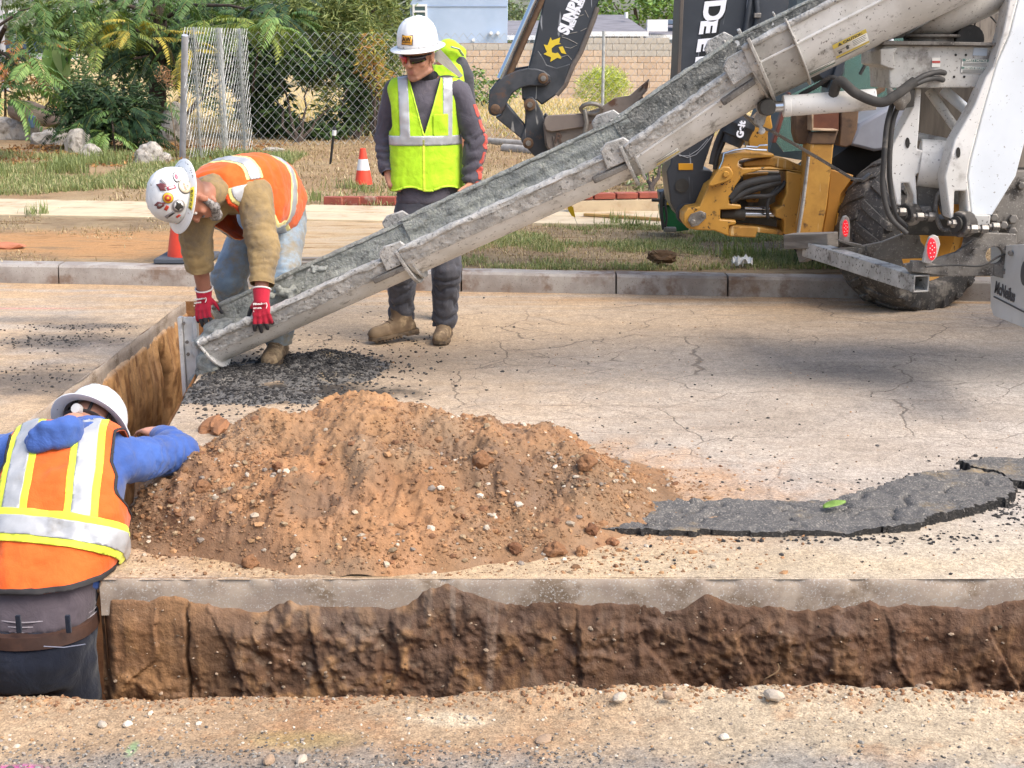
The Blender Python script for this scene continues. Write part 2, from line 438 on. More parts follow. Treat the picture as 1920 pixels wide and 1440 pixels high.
def street_mat():
    m, t, b = newmat('street', .85, 0, .25); p = t.P()
    n1 = t.noise(p, 1.1, 6, .6); n2 = t.noise(p, 5, 6, .65); ns = t.noise(t.scl(p, (.55, 5, 1)), 1.5, 6, .65); nf = t.noise(p, 60, 3, .6)
    ng = t.noise(p, 190, 2, .6)
    base = t.mix(t.st(n1, .3, .7), '#a39b91', '#b8b0a6')
    base = t.mix(t.st(ns, .5, .72, 0, .55), base, '#8a8077')
    def patch(col, k, *a, amp=.6, nz=None, **kw):
        nonlocal base
        base = t.mix(t.m('MULTIPLY', t.blob(*a, nz=nz or n2, amp=amp, **kw), k), base, col)
    sx = t.n('ShaderNodeSeparateXYZ'); t.lk(p, sx.inputs[0]); X, Y = sx.outputs[0], sx.outputs[1]
    kd = t.m('SUBTRACT', t.m('SUBTRACT', 9.33, t.m('MULTIPLY', t.m('ADD', X, .23), .106)), Y)     # metres in front of kerb
    dirt1, dirt2 = '#bb9f7c', '#b48a5c'
    band = t.m('MULTIPLY', t.st(kd, 1.9, .3), t.st(ns, .3, .62))
    base = t.mix(t.m('MULTIPLY', band, .85), base, dirt1)
    band2 = t.m('MULTIPLY', t.st(kd, .7, .05), t.st(ns, .36, .66)); base = t.mix(t.m('MULTIPLY', band2, .75), base, dirt2)
    left = t.m('MULTIPLY', t.st(X, -1.5, -2.1), t.st(t.m('ADD', n1, t.m('MULTIPLY', ns, .5)), .55, .85))
    base = t.mix(t.m('MULTIPLY', left, .8), base, dirt1)
    patch(dirt1, .6, -1.0, 7.0, 1.3, 1.8, soft=.7); patch(dirt1, .25, .6, 6.0, 2.2, 1.2, soft=.9, nz=n1, amp=.9); patch('#b5a186', .4, .2, 8.3, 3.0, .9, soft=.8, nz=ns, amp=.8)
    patch('#b98d61', .85, -.35, 4.75, 1.3, .85, soft=.35, amp=.45)
    patch('#bba27c', .6, .2, 4.13, 1.6, .16, soft=.6)
    patch('#bfae92', .5, 1.2, 4.2, 1.6, .35, soft=.7)
    patch(dirt1, .5, .4, 8.0, 1.8, .7, soft=.8, nz=ns)
    patch('#6b6866', .4, 2.6, 7.0, 1.1, .5, soft=.7, nz=ns)                       # tyre rubber and drips under the truck
    patch('#5a5754', .35, 1.75, 6.85, .8, .2, soft=.8, nz=ns, amp=.9)
    patch('#7c7873', .25, .9, 7.0, 1.5, .5, soft=.9, nz=ns, amp=.9)
    for (a, c, rx, ry, k) in ((110, 640, .33, .22, .8), (170, 612, .3, .1, .7), (60, 715, .5, .3, .75), (190, 735, .25, .12, .6), (90, 600, .35, .12, .5)):
        g = G(a, c); patch('#4f4c4a', k, g.x, g.y, rx, ry, soft=.7, amp=1.1)
    for (a, c, rx, ry, k) in ((530, 735, .62, .2, .95), (430, 742, .3, .14, .9), (620, 690, .3, .25, .9)):
        g = G(a, c); patch('#35322f', k, g.x, g.y, rx, ry, soft=.45, amp=.8)
    # near strip: trodden soil, pale grout and grey gravelly verge
    nearm = t.st(Y, 3.5, 3.4)
    nb = t.mix(t.st(n1, .35, .65), '#9c8062', '#ab9477')
    nb = t.mix(t.st(X, .1, .6, 0, .8), nb, '#b8a88e')
    nb = t.mix(t.m('MULTIPLY', t.st(t.noise(p, 3.2, 6, .7), .5, .62), .55), nb, '#97704e')
    nb = t.mix(t.m('MULTIPLY', t.st(t.m('ADD', t.m('MULTIPLY', n2, .35), t.m('SUBTRACT', Y, 2.96)), .2, .02), .85), nb, '#8d8880')
    base = t.mix(nearm, base, nb)
    for (a, c, rx, ry, k, cl) in ((860, 1350, .1, .03, .55, '#d8c8ab'), (560, 1385, .13, .04, .28, '#a39a5e'), (20, 1440, .08, .02, .8, '#c9539b'), (248, 1400, .012, .03, .6, '#7fae7c')):
        g = G(a, c); patch(cl, k, g.x, g.y, rx, ry, soft=.6, amp=.9)
    g = G(20, 578); patch('#d58d86', .7, g.x, g.y, .45, .02, soft=.9, amp=.5, nz=ns)
    # cracks
    wv = t.vm('ADD', p, t.scl(t.n('ShaderNodeTexNoise').outputs['Color'], .0))
    nzc = t.n('ShaderNodeTexNoise'); t.lk(p, nzc.inputs['Vector']); nzc.inputs['Scale'].default_value = 2.5; nzc.inputs['Detail'].default_value = 6
    wv = t.vm('ADD', p, t.scl(nzc.outputs['Color'], .35))
    e1 = t.vor(t.scl(wv, (.8, 1.5, 0)), 1.0, 'DISTANCE_TO_EDGE'); e2 = t.vor(t.scl(wv, (1, 1.6, 0)), 2.6, 'DISTANCE_TO_EDGE')
    region = t.blob(1.2, 7.0, 2.9, 1.9, soft=.3, nz=n1)
    c1 = t.m('MULTIPLY', t.st(e1, .006, .0015), t.m('ADD', t.m('MULTIPLY', region, .55), .25))
    c2 = t.m('MULTIPLY', t.m('MULTIPLY', t.st(e2, .012, .003), region), t.st(n1, .46, .6, .15, .9))
    crack = t.m('MULTIPLY', t.m('MAXIMUM', c1, c2), t.st(Y, 3.9, 4.1))
    base = t.mix(t.m('MULTIPLY', crack, .7), base, '#50463c')
    nm = t.noise(p, 14, 5, .7); base = t.mix(1.0, base, t.mix(t.st(nm, .3, .7), (.84,) * 3, (1.12,) * 3), 'MULTIPLY'); base = t.mix(1.0, base, t.mix(t.st(t.noise(p, .8, 5, .65), .35, .65), (.86, .86, .87), (1.06, 1.05, 1.04)), 'MULTIPLY')
    base = t.mix(1.0, base, t.mix(t.st(nf, .3, .7), (.78,) * 3, (1.16,) * 3), 'MULTIPLY')
    base = t.mix(1.0, base, t.mix(t.st(ng, .3, .7), (.7,) * 3, (1.25,) * 3), 'MULTIPLY'); base = t.mix(t.st(t.noise(t.scl(p, (1, 3.2, 1)), 2.1, 7, .7), .6, .72, 0, .4), base, '#7b7167')
    base = t.mix(t.st(t.noise(p, 75, 2, .5), .66, .7, 0, .7), base, '#5a5048')
    t.lk(base, b.inputs['Base Color'])
    h = t.m('ADD', t.m('MULTIPLY', nf, .6), t.m('MULTIPLY', ng, .5)); h = t.m('SUBTRACT', h, t.m('MULTIPLY', crack, 1.5))
    t.lk(t.bump(h, .5, .006, t.bump(n2, .4, .02)), b.inputs['Normal'])
    return m
STREET = street_mat()

# road: one sheet with the trench cut out of it
def sheet(us, vs, fx, fy, fz):
    U, W = np.meshgrid(us, vs, indexing='ij'); X = fx(U, W); Y = fy(U, W); return grid_np(X, Y, fz(X, Y))
def road_z(x, y): return .004 * fbm(x * 1.7, y * 1.7, 0, 3, 4)
sx = np.concatenate([np.linspace(0, .35, 160), np.linspace(.36, 1, 40)])
sy = np.linspace(0, 1, 170)
A = sheet(sx, sy, lambda u, w: edge_r(YF + w * 5) + u * 10 + np.where(u > .99, 50, 0), lambda u, w: YF + w * (kerb_y(edge_r(YF + w * 5) + u * 10) - YF), road_z)
def rag(y): return .012 * fbm(y * 3, y * 0, 0, 9, 4)
B = sheet(np.linspace(0, 1, 70), np.linspace(0, 1, 120), lambda u, w: XL - u * 4 - np.where(u > .99, 50, 0) + np.where(u < .001, rag(YN + w * 6.8), 0), lambda u, w: YN + w * (kerb_y(XL - u * 4) - YN), road_z)
Cc = sheet(np.linspace(0, 1, 4), np.linspace(0, 1, 4), lambda u, w: XL + u * (edge_r(YE) - XL), lambda u, w: YE + w * (kerb_y(-2) - YE), road_z)
def near_rag(x): return YN + .035 * fbm(x * 2.2, x * 0, 0, 21, 5) + .012 * fbm(x * 13, x * 0, 0, 22, 3) - .03 * np.exp(-((x + 1.0) / .35) ** 2)
def near_z(x, y):
    e = near_rag(x) - y
    berm = .035 * np.exp(-((x - .15) / .28) ** 2) + .022 * np.exp(-((x - .62) / .3) ** 2) + .03 * np.exp(-((x - 1.1) / .3) ** 2) + .012 * np.exp(-((x + 1.3) / .3) ** 2)
    return .01 * fbm(x * 3, y * 3, 0, 5, 5) + .004 * fbm(x * 25, y * 25, 0, 6, 3) + berm * np.exp(-(e / .1) ** 2) * (1 + .5 * fbm(x * 14, y * 14, 0, 8, 3)) - .05 * sstep(.025, -.002, e)
nx = np.concatenate([[-60, -8, -4, -2.2], np.linspace(-1.9, 1.9, 420), [2.2, 3, 4, 8, 60]])
nw = np.concatenate([[0, .3, .6, .8], np.linspace(.86, 1, 110)])
Dd = sheet(nx, nw, lambda u, w: u, lambda u, w: -3 + w * (near_rag(u) + 3), near_z)
off = 0; VV = []; FF = []
for Vs, F in (A, B, Cc, Dd): VV.append(Vs); FF.append(F + off); off += len(Vs)
put('road', np_mesh('road', np.concatenate(VV), np.concatenate(FF), STREET), kind='structure')

# trench walls
def soil_mat(name):
    m, t, b = newmat(name, .8, 0, .35); p = t.O(); c = t.attr('Col')
    n = t.noise(p, 22, 6, .65); g = t.noise(p, 120, 3, .6)
    c = t.mix(1.0, c, t.mix(n, (.7,) * 3, (1.3,) * 3), 'MULTIPLY'); c = t.mix(1.0, c, t.mix(g, (.82,) * 3, (1.18,) * 3), 'MULTIPLY')
    t.lk(c, b.inputs['Base Color']); t.lk(t.bump(g, .5, .004, t.bump(n, .55, .02)), b.inputs['Normal'])
    t.lk(t.st(t.noise(p, 7, 4), .35, .6, .55, .9), b.inputs['Roughness'])
    return m
SOIL = soil_mat('soil')
def lerpc(a, b, k): k = np.asarray(k)[..., None]; return np.array(lin(a)) * (1 - k) + (np.array(b) if not isinstance(b, str) else np.array(lin(b))) * k
def mixc(A_, b, k): k = np.asarray(k)[..., None]; return A_ * (1 - k) + np.array(lin(b)) * k

xs = np.concatenate([np.linspace(-1.345, 1.85, 560), np.linspace(1.9, 8, 60)]); zs = np.concatenate([np.linspace(0.0, -.62, 112), np.linspace(-.66, -1.3, 14)])
Xg, Zg = np.meshgrid(xs, zs, indexing='ij')
zl = -.088 - .03 * fbm(Xg * 1.7, 0, 0, 31, 3) - .028 * np.clip(fbm(Xg * 6, 0, 0, 32, 4), -.3, 1)
zl = zl + .065 * np.exp(-((Xg - (-.23)) / .1) ** 2) + .025 * np.exp(-((Xg + 1.07) / .05) ** 2) + .02 * np.clip(fbm(Xg * 22, 0, 0, 47, 3), 0, 1) + .035 * np.exp(-((Xg - .62) / .05) ** 2)
below = sstep(.006, -.02, Zg - zl)
rdg = fbm(Xg * 5, Zg * 3.5, 0, 33, 5, .55, True)
lump = fbm(Xg * 3.3, Zg * 5.5, 0, 34, 5)
drip = fbm(Xg * 26, Zg * 2.5, 0, 35, 3)
smear = sstep(.1, .45, fbm(Xg * 1.6 + Zg, Zg * 1.4, 0, 36, 2))
fine = fbm(Xg * 17, Zg * 15, 0, 42, 4, .6); chip = np.clip(fbm(Xg * 8, Zg * 9, 0, 43, 4, .55, True), -.4, .5)
fx = Xg * 4.2 + .9 * fbm(Xg * 2, Zg * 2.5, 0, 49, 3) + .35 * Zg; fi = np.floor(fx); facet = (.026 * (_hash(fi.astype(int), (fi * 0).astype(int), (fi * 0).astype(int), 5) - .5) + .018 * (fx - fi - .5) * np.sign(_hash(fi.astype(int), (fi * 0).astype(int), (fi * 0).astype(int), 6) - .5))
prot = .03 + facet + .02 * lump * (1 - .6 * smear) + .012 * np.clip(rdg, -1, .6) * (1 - smear) + .007 * drip + (.016 * fine + .012 * chip + .008 * fbm(Xg * 45, Zg * 45, 0, 37, 3)) * (1 - .75 * smear)
crackx = -1.05 + .02 * fbm(Zg * 9, 0, 0, 38, 4) + .05 * (Zg + .2)
prot -= .035 * np.exp(-((Xg - crackx) / .005) ** 2) + .018 * np.exp(-((Xg + .93) / .05) ** 2) * sstep(-.12, -.3, Zg)
prot += .06 * np.exp(-((Xg - .02) / .35) ** 2) * sstep(-.1, -.5, Zg)
prot = prot * (.25 + .75 * sstep(0, .1, zl - Zg))
Yg = YF + .012 - (prot + .012) * below
Yg = Yg + .05 * sstep(-1.29, -1.345, Xg) * below
wet = np.clip(sstep(.02, .5, fbm(Xg * 4, Zg * 1.5, 0, 40, 4)) * .8 + np.exp(-((Zg - zl + .04) / .045) ** 2) * .9, 0, 1)
cc = lerpc('#7a5a42', '#594231', sstep(-.35, .4, lump + .3 * rdg))
cc = mixc(cc, '#b78c5e', sstep(.1, .5, fine + .4 * rdg) * .6); cc = mixc(cc, '#5f4f43', wet * .7); cc = mixc(cc, '#463428', sstep(.1, .5, -fine - .3 * chip) * .6); cc = cc * (.8 + .4 * _hash(fi.astype(int), (fi * 0).astype(int), (fi * 0).astype(int), 7))[..., None]; cc = mixc(cc, '#8d7a66', sstep(.3, .55, fbm(Xg * 30, Zg * 30, 0, 58, 2)) * .35)
cc = mixc(cc, '#8a7d70', sstep(.35, .6, drip) * sstep(-.05, .3, fbm(Xg * 2, 0, 0, 41, 2)) * .6)
cc = mixc(cc, '#654834', sstep(-.6, .3, Xg) * .6); cc = mixc(cc, '#9a7048', np.exp(-((Xg + 1.15) / .25) ** 2) * .5); cc = cc * (.85 + .25 * fbm(Xg * 1.3, Zg * 2, 0, 48, 3))[..., None]
Vs, F = grid_np(Xg, Yg, Zg); me = np_mesh('trench_soil', Vs, F, SOIL); col_attr(me, 'Col', cc.reshape(-1, 3))
put('trench_wall', me, kind='structure'); TWALL = (Xg, Yg, Zg, zl)
# sawn edge of the old concrete
CUT = surf('cut_concrete', '#99897a', '#aa9a88', .7, 0, 9, .35, .65, .15, .3, 60, .003, dirt='#75634f', damt=(.5, .68), dsc=5, speck='#b5aea4', ssc=150, samt=.1)
Xe, Ze = np.meshgrid(np.linspace(-1.332, 8, 600), np.array([.0005, -.006, -.03, -.07, -.125]), indexing='ij')
Ye = YF - .002 + .012 * sstep(.2, .5, fbm(Xe * 9, Ze * 9, 0, 46, 3)) * (Ze > -.02) + .004 * fbm(Xe * 6, Ze * 20, 0, 44, 3) + np.where(Ze > -.001, .004, 0) - .0
Vs, F = grid_np(Xe, Ye, Ze); put('concrete_edge', np_mesh('concrete_edge', Vs, F, CUT), kind='structure')
# side trench, left bank
ys = np.concatenate([np.linspace(3.3, 5.4, 50), np.linspace(5.42, 8.95, 330)]); zs = np.linspace(-.07, -1.3, 110)
Yg, Zg = np.meshgrid(ys, zs, indexing='ij')
st_ = fbm(Yg * 14, Zg * 1.6, 0, 51, 4); lp = fbm(Yg * 2.4, Zg * 2.2, 0, 52, 4); rg_ = fbm(Yg * 7, Zg * 4, 0, 53, 4, .5, True)
hole = np.exp(-((Yg - 8.25 - .1 * lp) / .07) ** 2) * sstep(-.1, -.3, Zg)
Xg = XL + .005 + .012 * lp + .014 * st_ + .010 * fbm(Yg * 40, Zg * 6, 0, 55, 3) + .010 * np.clip(rg_, -1, .5) - .09 * hole + .03 * np.exp(-((Zg + .35) / .2) ** 2) - .02 * sstep(-.09, -.07, Zg)
cc = lerpc('#b98f64', '#a2784d', sstep(-.4, .4, st_)); cc = mixc(cc, '#946a42', sstep(.1, .6, st_ + .5 * lp)); cc = mixc(cc, '#7a5434', sstep(.25, .5, fbm(Yg * 45, Zg * 5, 0, 56, 3)) * .7); cc = mixc(cc, '#cfa06a', sstep(.1, .5, rg_) * .5)
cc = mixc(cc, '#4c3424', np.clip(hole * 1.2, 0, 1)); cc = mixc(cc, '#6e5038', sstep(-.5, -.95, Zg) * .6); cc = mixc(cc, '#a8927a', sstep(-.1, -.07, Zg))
cc = mixc(cc, '#6f4a2c', sstep(.2, .5, fbm(Yg * 18, Zg * 14, 0, 54, 3)) * .7)
Vs, F = grid_np(Xg, Yg, Zg); me = np_mesh('trench_bank', Vs, F[:, ::-1], SOIL); col_attr(me, 'Col', cc.reshape(-1, 3)); put('trench_wall', me, kind='structure')
Yg, Zg = np.meshgrid(np.linspace(3.3, 8.95, 200), np.array([.0005, -.004, -.04, -.085, -.11]), indexing='ij')
Vs, F = grid_np(XL + .002 + rag(Yg) + .004 * fbm(Yg * 5, Zg * 9, 0, 45, 3) - np.where(Zg > 0, .006, 0), Yg, Zg)
put('concrete_edge', np_mesh('concrete_edge', Vs, F[:, ::-1], CUT), kind='structure')
mb = MB()                                                                      # remaining banks and the bottom
for i in range(len(EDGE_R) - 1):
    (y1, x1), (y2, x2) = EDGE_R[i], EDGE_R[i + 1]
    mb.add([(x1 + .004, y1, .0), (x2 + .004, y2, .0), (x2 + .01, y2, -1.3), (x1 + .01, y1, -1.3)], [(0, 1, 2, 3)])
mb.add([(XL - .1, YE, 0), (-1.6, YE, 0), (-1.6, YE, -1.3), (XL - .1, YE, -1.3)], [(0, 1, 2, 3)])
PLAINSOIL = surf('bank_soil', '#94683f', '#7a5434', .9, 0, 5, .3, .7, .25, .6, 30, .02)
mb.build('trench_wall', PLAINSOIL, kind='structure')
xs = np.linspace(-5, 8, 260); zs = np.linspace(-.03, -1.3, 20); Xg, Zg = np.meshgrid(xs, zs, indexing='ij')
Vs, F = grid_np(Xg, near_rag(Xg) - .004 + .02 * fbm(Xg * 4, Zg * 4, 0, 61, 3), Zg); put('trench_wall', np_mesh('near_bank', Vs, F[:, ::-1], PLAINSOIL), kind='structure')
Xg, Yg = np.meshgrid(np.linspace(-5, 8, 200), np.linspace(3.1, 9, 120), indexing='ij')
Zg = -1.26 + .05 * fbm(Xg * 3, Yg * 3, 0, 62, 4) + .75 * np.exp(-(((Xg + 1.98) / .22) ** 2 + ((Yg - 3.85) / .3) ** 2))
Vs, F = grid_np(Xg, Yg, Zg); put('trench_floor', np_mesh('trench_floor', Vs, F, PLAINSOIL), kind='structure')

# kerb of separate concrete lengths
KERB = surf('kerb_concrete', '#a59e96', '#90877f', .85, 0, 5, .35, .65, .18, .4, 60, .004, dirt='#7d6a5c', damt=(.52, .66), dsc=4, speck='#746c65', ssc=110, samt=.06)
kerb = tag(D.objects.new('kerb', None), kind='structure'); COL.objects.link(kerb)
jx = [-40, -9, -6.2, -3.32, -.36, .73, 1.5, 2.6, 5.5, 9, 40]
for i in range(len(jx) - 1):
    a, c = jx[i] + .006, jx[i + 1] - .006; n = 24; mb = MB(); vs = []
    prof = [(0, -.05), (-.004, .0), (.012, .118), (.03, .135), (.17, .138), (.17, -.05)]
    for k in range(n + 1):
        x = a + (c - a) * k / n; y0 = float(kerb_y(x)); w = .004 * float(fbm(x * 5, i, 0, 71, 3))
        for dy, dz in prof: vs.append((x, y0 + dy + w, dz + (w if dz > .05 else 0)))
    m_ = len(prof); fs = []
    for k in range(n):
        for j in range(m_ - 1): fs.append((k * m_ + j, (k + 1) * m_ + j, (k + 1) * m_ + j + 1, k * m_ + j + 1))
    fs += [tuple(range(m_)), tuple(range((n + 1) * m_ - 1, n * m_ - 1, -1))]
    mb.add(vs, fs); mb.build('kerb_stone', KERB, kerb)

# parkway between kerb and pavement, pavement slabs, yard
def parkway_mat():
    m, t, b = newmat('parkway_soil', .95, 0, .2); p = t.P()
    n1 = t.noise(p, 2.2, 6, .65); ns = t.noise(t.scl(p, (.6, 4, 1)), 2.4, 6, .7); nf = t.noise(p, 45, 4, .65)
    sx = t.n('ShaderNodeSeparateXYZ'); t.lk(p, sx.inputs[0]); X, Y = sx.outputs[0], sx.outputs[1]
    base = t.mix(t.st(n1, .35, .65), '#a08c6d', '#87735a')
    base = t.mix(t.m('MULTIPLY', t.blob(-3.3, 10.9, 1.7, .75, -.1, soft=.4, nz=n1), t.st(ns, .28, .5)), base, '#b98d60')
    dw = t.m('MULTIPLY', t.st(X, -2.35, -2.15), t.st(X, -.3, -.6)); base = t.mix(t.m('MULTIPLY', dw, .95), base, t.mix(t.st(ns, .4, .65), '#c2ad90', '#bd9e74'))
    base = t.mix(t.st(ns, .57, .64, 0, .75), base, '#735639')
    base = t.mix(1.0, base, t.mix(nf, (.75,) * 3, (1.25,) * 3), 'MULTIPLY')
    t.lk(base, b.inputs['Base Color']); t.lk(t.bump(nf, .7, .015, t.bump(ns, 1.0, .06)), b.inputs['Normal']); return m
def park_z(x, y): return .128 + .012 * fbm(x * 2, y * 2, 0, 81, 4) + .004 * fbm(x * 12, y * 12, 0, 82, 3)
Pk = sheet(np.concatenate([[-60, -10], np.linspace(-5, 4.5, 300), [9, 60]]), np.linspace(0, 1, 90), lambda u, w: u, lambda u, w: kerb_y(u) + .165 + w * (walk_near(u) - kerb_y(u) - .15), park_z)
put('parkway', np_mesh('parkway', *Pk, parkway_mat()), kind='structure')
PAVE = surf('pavement_concrete', '#c9b797', '#b7a58a', .85, 0, 3, .35, .65, .12, .3, 80, .003, dirt='#a98c66', damt=(.52, .68), dsc=3)
walk = tag(D.objects.new('sidewalk', None), kind='structure'); COL.objects.link(walk)
x = -9.6; k = 0
while x < 9:
    w = 1.22; x2 = x + w; sk = -.17
    for r0, r1 in ((0, .5), (.5, 1)):
        q = []
        for xx, rr in ((x + .006, r0), (x2 - .006, r0), (x2 - .006, r1), (x + .006, r1)):
            yy = float(walk_near(xx)) * (1 - rr) + float(walk_far(xx)) * rr + (.006 if rr == r0 else -.006); q.append(V(xx + (yy - 12) * .16, yy, .05))
        dz = .1 + random.uniform(-.004, .006); MB().prism(q, (0, 0, dz)).build('paving_slab', PAVE, walk, bevel=.006)
    x = x2; k += 1
def yard_mat():
    m, t, b = newmat('yard_soil', .95, 0, .2); p = t.P()
    n1 = t.noise(p, .5, 6, .65); n2 = t.noise(p, 3, 6, .7); nf = t.noise(p, 30, 4, .7)
    base = t.mix(t.st(n1, .38, .62), '#a58f6e', '#94795a'); base = t.mix(t.st(n2, .5, .66, 0, .7), base, '#7d6a50')
    sx = t.n('ShaderNodeSeparateXYZ'); t.lk(p, sx.inputs[0])
    base = t.mix(t.m('MULTIPLY', t.st(sx.outputs[1], 27, 34), .8), base, t.mix(n2, '#d3b88c', '#b9a56e'))
    base = t.mix(1.0, base, t.mix(nf, (.65,) * 3, (1.3,) * 3), 'MULTIPLY')
    t.lk(base, b.inputs['Base Color']); t.lk(t.bump(nf, .7, .03, t.bump(n2, .5, .06)), b.inputs['Normal']); return m
def yard_z(x, y): return .12 + .03 * fbm(x * .8, y * .8, 0, 91, 4) + .05 * sstep(15, 20, y)
Yd = sheet(np.concatenate([[-500, -60, -30], np.linspace(-14, 9, 160), [20, 40, 80, 500]]), np.concatenate([np.linspace(0, .02, 60), np.linspace(.021, .1, 60), [.2, .5, 1]]), lambda u, w: u, lambda u, w: walk_far(np.clip(u, -14, 9)) - .03 + w * 900, yard_z)
put('ground', np_mesh('ground', *Yd, yard_mat()), kind='structure')
mb = MB(); mb.add([(-900, -300, -1.6), (900, -300, -1.6), (900, 950, -1.6), (-900, 950, -1.6)], [(0, 1, 2, 3)])
mb.build('terrain', PLAINSOIL, kind='structure')
# ------------------------------------------------------------------ DIRT PILE, CLODS, ASPHALT SLABS, CRUMBS
def pile_h(x, y):
    x = np.asarray(x, float); y = np.asarray(y, float)
    wx = x + .10 * fbm(x * 2.4, y * 2.4, 0, 101, 3); wy = y + .10 * fbm(x * 2.4 + 9, y * 2.4, 0, 102, 3)
    def cone(cx, cy, rl, rr, rn, rf, h, pw=1.0):
        dx = wx - cx; dy = wy - cy
        d = np.sqrt((dx / np.where(dx < 0, rl, rr)) ** 2 + (dy / np.where(dy < 0, rn, rf)) ** 2)
        return h * np.clip(1 - d, 0, None) ** pw
    hs = [cone(-.57, 5.02, .95, .98, .98, .55, .335, 1.05), cone(-.98, 4.95, .5, .6, .8, .4, .24, 1.0), cone(-.28, 4.86, .5, .82, .75, .6, .235, 1.0),
          cone(.12, 5.05, .4, .6, .6, .4, .1, 1.0), cone(-.55, 4.6, .75, .7, .6, .6, .27, 1.0), cone(-1.15, 4.6, .35, .5, .45, .4, .12, 1.0)]
    h = np.log(sum(np.exp(12 * a) for a in hs) - len(hs) + 1) / 12
    m = sstep(.0, .1, h)
    rd = fbm(x * 3.2, y * 3.2, 0, 103, 5, .55, True)
    h = h + m * (.05 * rd + .08 * np.clip(fbm(x * 1.9 + .4 * y, y * 1.3, 0, 108, 3, .5, True), -.5, .6) - .01 + .045 * fbm(x * 7, y * 7, 0, 104, 4) + .012 * fbm(x * 22, y * 22, 0, 105, 3) + .008 * fbm(x * 60, y * 60, 0, 106, 2)) + (1 - m) * .006 * (fbm(x * 18, y * 18, 0, 107, 3))
    return h - .012
PX0, PX1, PY0, PY1 = -1.47, 1.0, 4.04, 5.75
U, W = np.meshgrid(np.linspace(PX0, PX1, 420), np.linspace(PY0, PY1, 300), indexing='ij')
H = pile_h(U, W); H = np.where(U < edge_r(W) + .01, -.03, H)
rdg = fbm(U * 3.2, W * 3.2, 0, 103, 5, .55, True); lo = fbm(U * 1.9, W * 1.9, 0, 111, 4)
cc = lerpc('#9b7350', '#82654a', sstep(-.2, .5, lo)); cc = mixc(cc, '#ae845b', sstep(.2, .42, H) * .75); cc = mixc(cc, '#857059', sstep(-.1, .5, fbm(U * 4, W * 4, 0, 112, 4)) * .6)
cc = mixc(cc, '#7c593c', sstep(.25, .55, fbm(U * 2.7, W * 2.7, 0, 113, 4)) * .7); cc = mixc(cc, '#695443', sstep(.2, .5, fbm(U * 1.6 + 5, W * 2.6, 0, 114, 4)) * .65)
Vs, F = grid_np(U, W, H); keep = (H[:-1, :-1] > -.011) | (H[1:, 1:] > -.011) | (H[1:, :-1] > -.011) | (H[:-1, 1:] > -.011)
me = np_mesh('dirt_pile', Vs, F[keep.reshape(-1)], SOIL); col_attr(me, 'Col', cc.reshape(-1, 3))
pile = put('dirt_pile', me, label='big heap of loose orange brown soil on the road beside the trench', cat='dirt pile', base=(-.4, 4.8, 0))

def stone_mat(name, rough=.85):
    m, t, b = newmat(name, rough, 0, .3); c = t.attr('Col'); n = t.noise(t.O(), 70, 4, .6)
    t.lk(t.mix(1.0, c, t.mix(n, (.7,) * 3, (1.25,) * 3), 'MULTIPLY'), b.inputs['Base Color']); t.lk(t.bump(n, .5, .004), b.inputs['Normal']); return m
STONE = stone_mat('loose_stone')
g = np.random.default_rng(3); a, b, c, d = TWALL; k = (c < d - .03) & (c > -.6) & (a < 1.8); pts = np.stack([a[k], b[k] - .001, c[k]], 1)[g.integers(0, k.sum(), 420)]
rocks('embedded_stones', pts, .0025 + .008 * g.uniform(0, 1, 420) ** 2.5, STONE, np.array([lin(x) for x in ('#8a7a68', '#6d5a48', '#a08c76', '#584838')])[g.integers(0, 4, 420)], 19, kind='stuff')
RT = flat('root_fibre', '#7d6548', .9)
for x0, z0, dx, dz in ((.86, -.27, -.05, -.07),):
    mb = MB(); mb.tube([(x0 + dx * s + .012 * math.sin(s * 7), YF - .055 - .02 * math.sin(s * 3), z0 + dz * s) for s in np.linspace(0, 1, 9)], .0022, 6); mb.build('root', RT, label='thin curled root poking out of the near trench wall', cat='root')
rg = np.random.default_rng(11)
def pile_pts(n, low, seed):
    g = np.random.default_rng(seed); x = g.uniform(PX0, PX1 + .25, n * 4); y = g.uniform(PY0 + .01, PY1, n * 4); h = pile_h(x, y)
    dens = np.where(h > .02, 1 - low * sstep(.05, .4, h), np.where(h > -.02, .25, 0)) * (.3 + .7 * sstep(-.3, .4, fbm(x * 3, y * 3, 0, 121, 3)))
    near = np.exp(-np.clip((np.hypot((x + .35) / 1.35, (y - 4.75) / .95) - .8), 0, None) / .12)
    ok = (g.uniform(0, 1, n * 4) < dens * near) & (x > edge_r(y) + .02)
    x, y, h = x[ok][:n], y[ok][:n], h[ok][:n]; return np.stack([x, y, np.maximum(h, 0.0)], 1)
earth = np.array([lin(c) for c in ('#97704e', '#876548', '#76543c', '#a37d59', '#958065')]); grey = np.array([lin(c) for c in ('#a99a86', '#b8aa97', '#8f8377', '#c3b6a4', '#a8845f')])
def near_col(p): i = np.clip(((p[:, 0] - PX0) / (PX1 - PX0) * 419).astype(int), 0, 419); j = np.clip(((p[:, 1] - PY0) / (PY1 - PY0) * 299).astype(int), 0, 299); return cc[i, j]
p = pile_pts(17000, .3, 1); rocks('soil_crumbs', p, .0025 + .006 * rg.uniform(0, 1, len(p)) ** 3, STONE, near_col(p) * .75 + earth[rg.integers(0, 5, len(p))] * .25, 1, kind='stuff')
p = pile_pts(1900, .9, 2); rocks('gravel', p, .005 + .013 * rg.uniform(0, 1, len(p)) ** 2.2, STONE, np.where((rg.uniform(0, 1, len(p)) < .3)[:, None], grey[rg.integers(0, 5, len(p))], earth[rg.integers(0, 5, len(p))]), 2, kind='stuff')
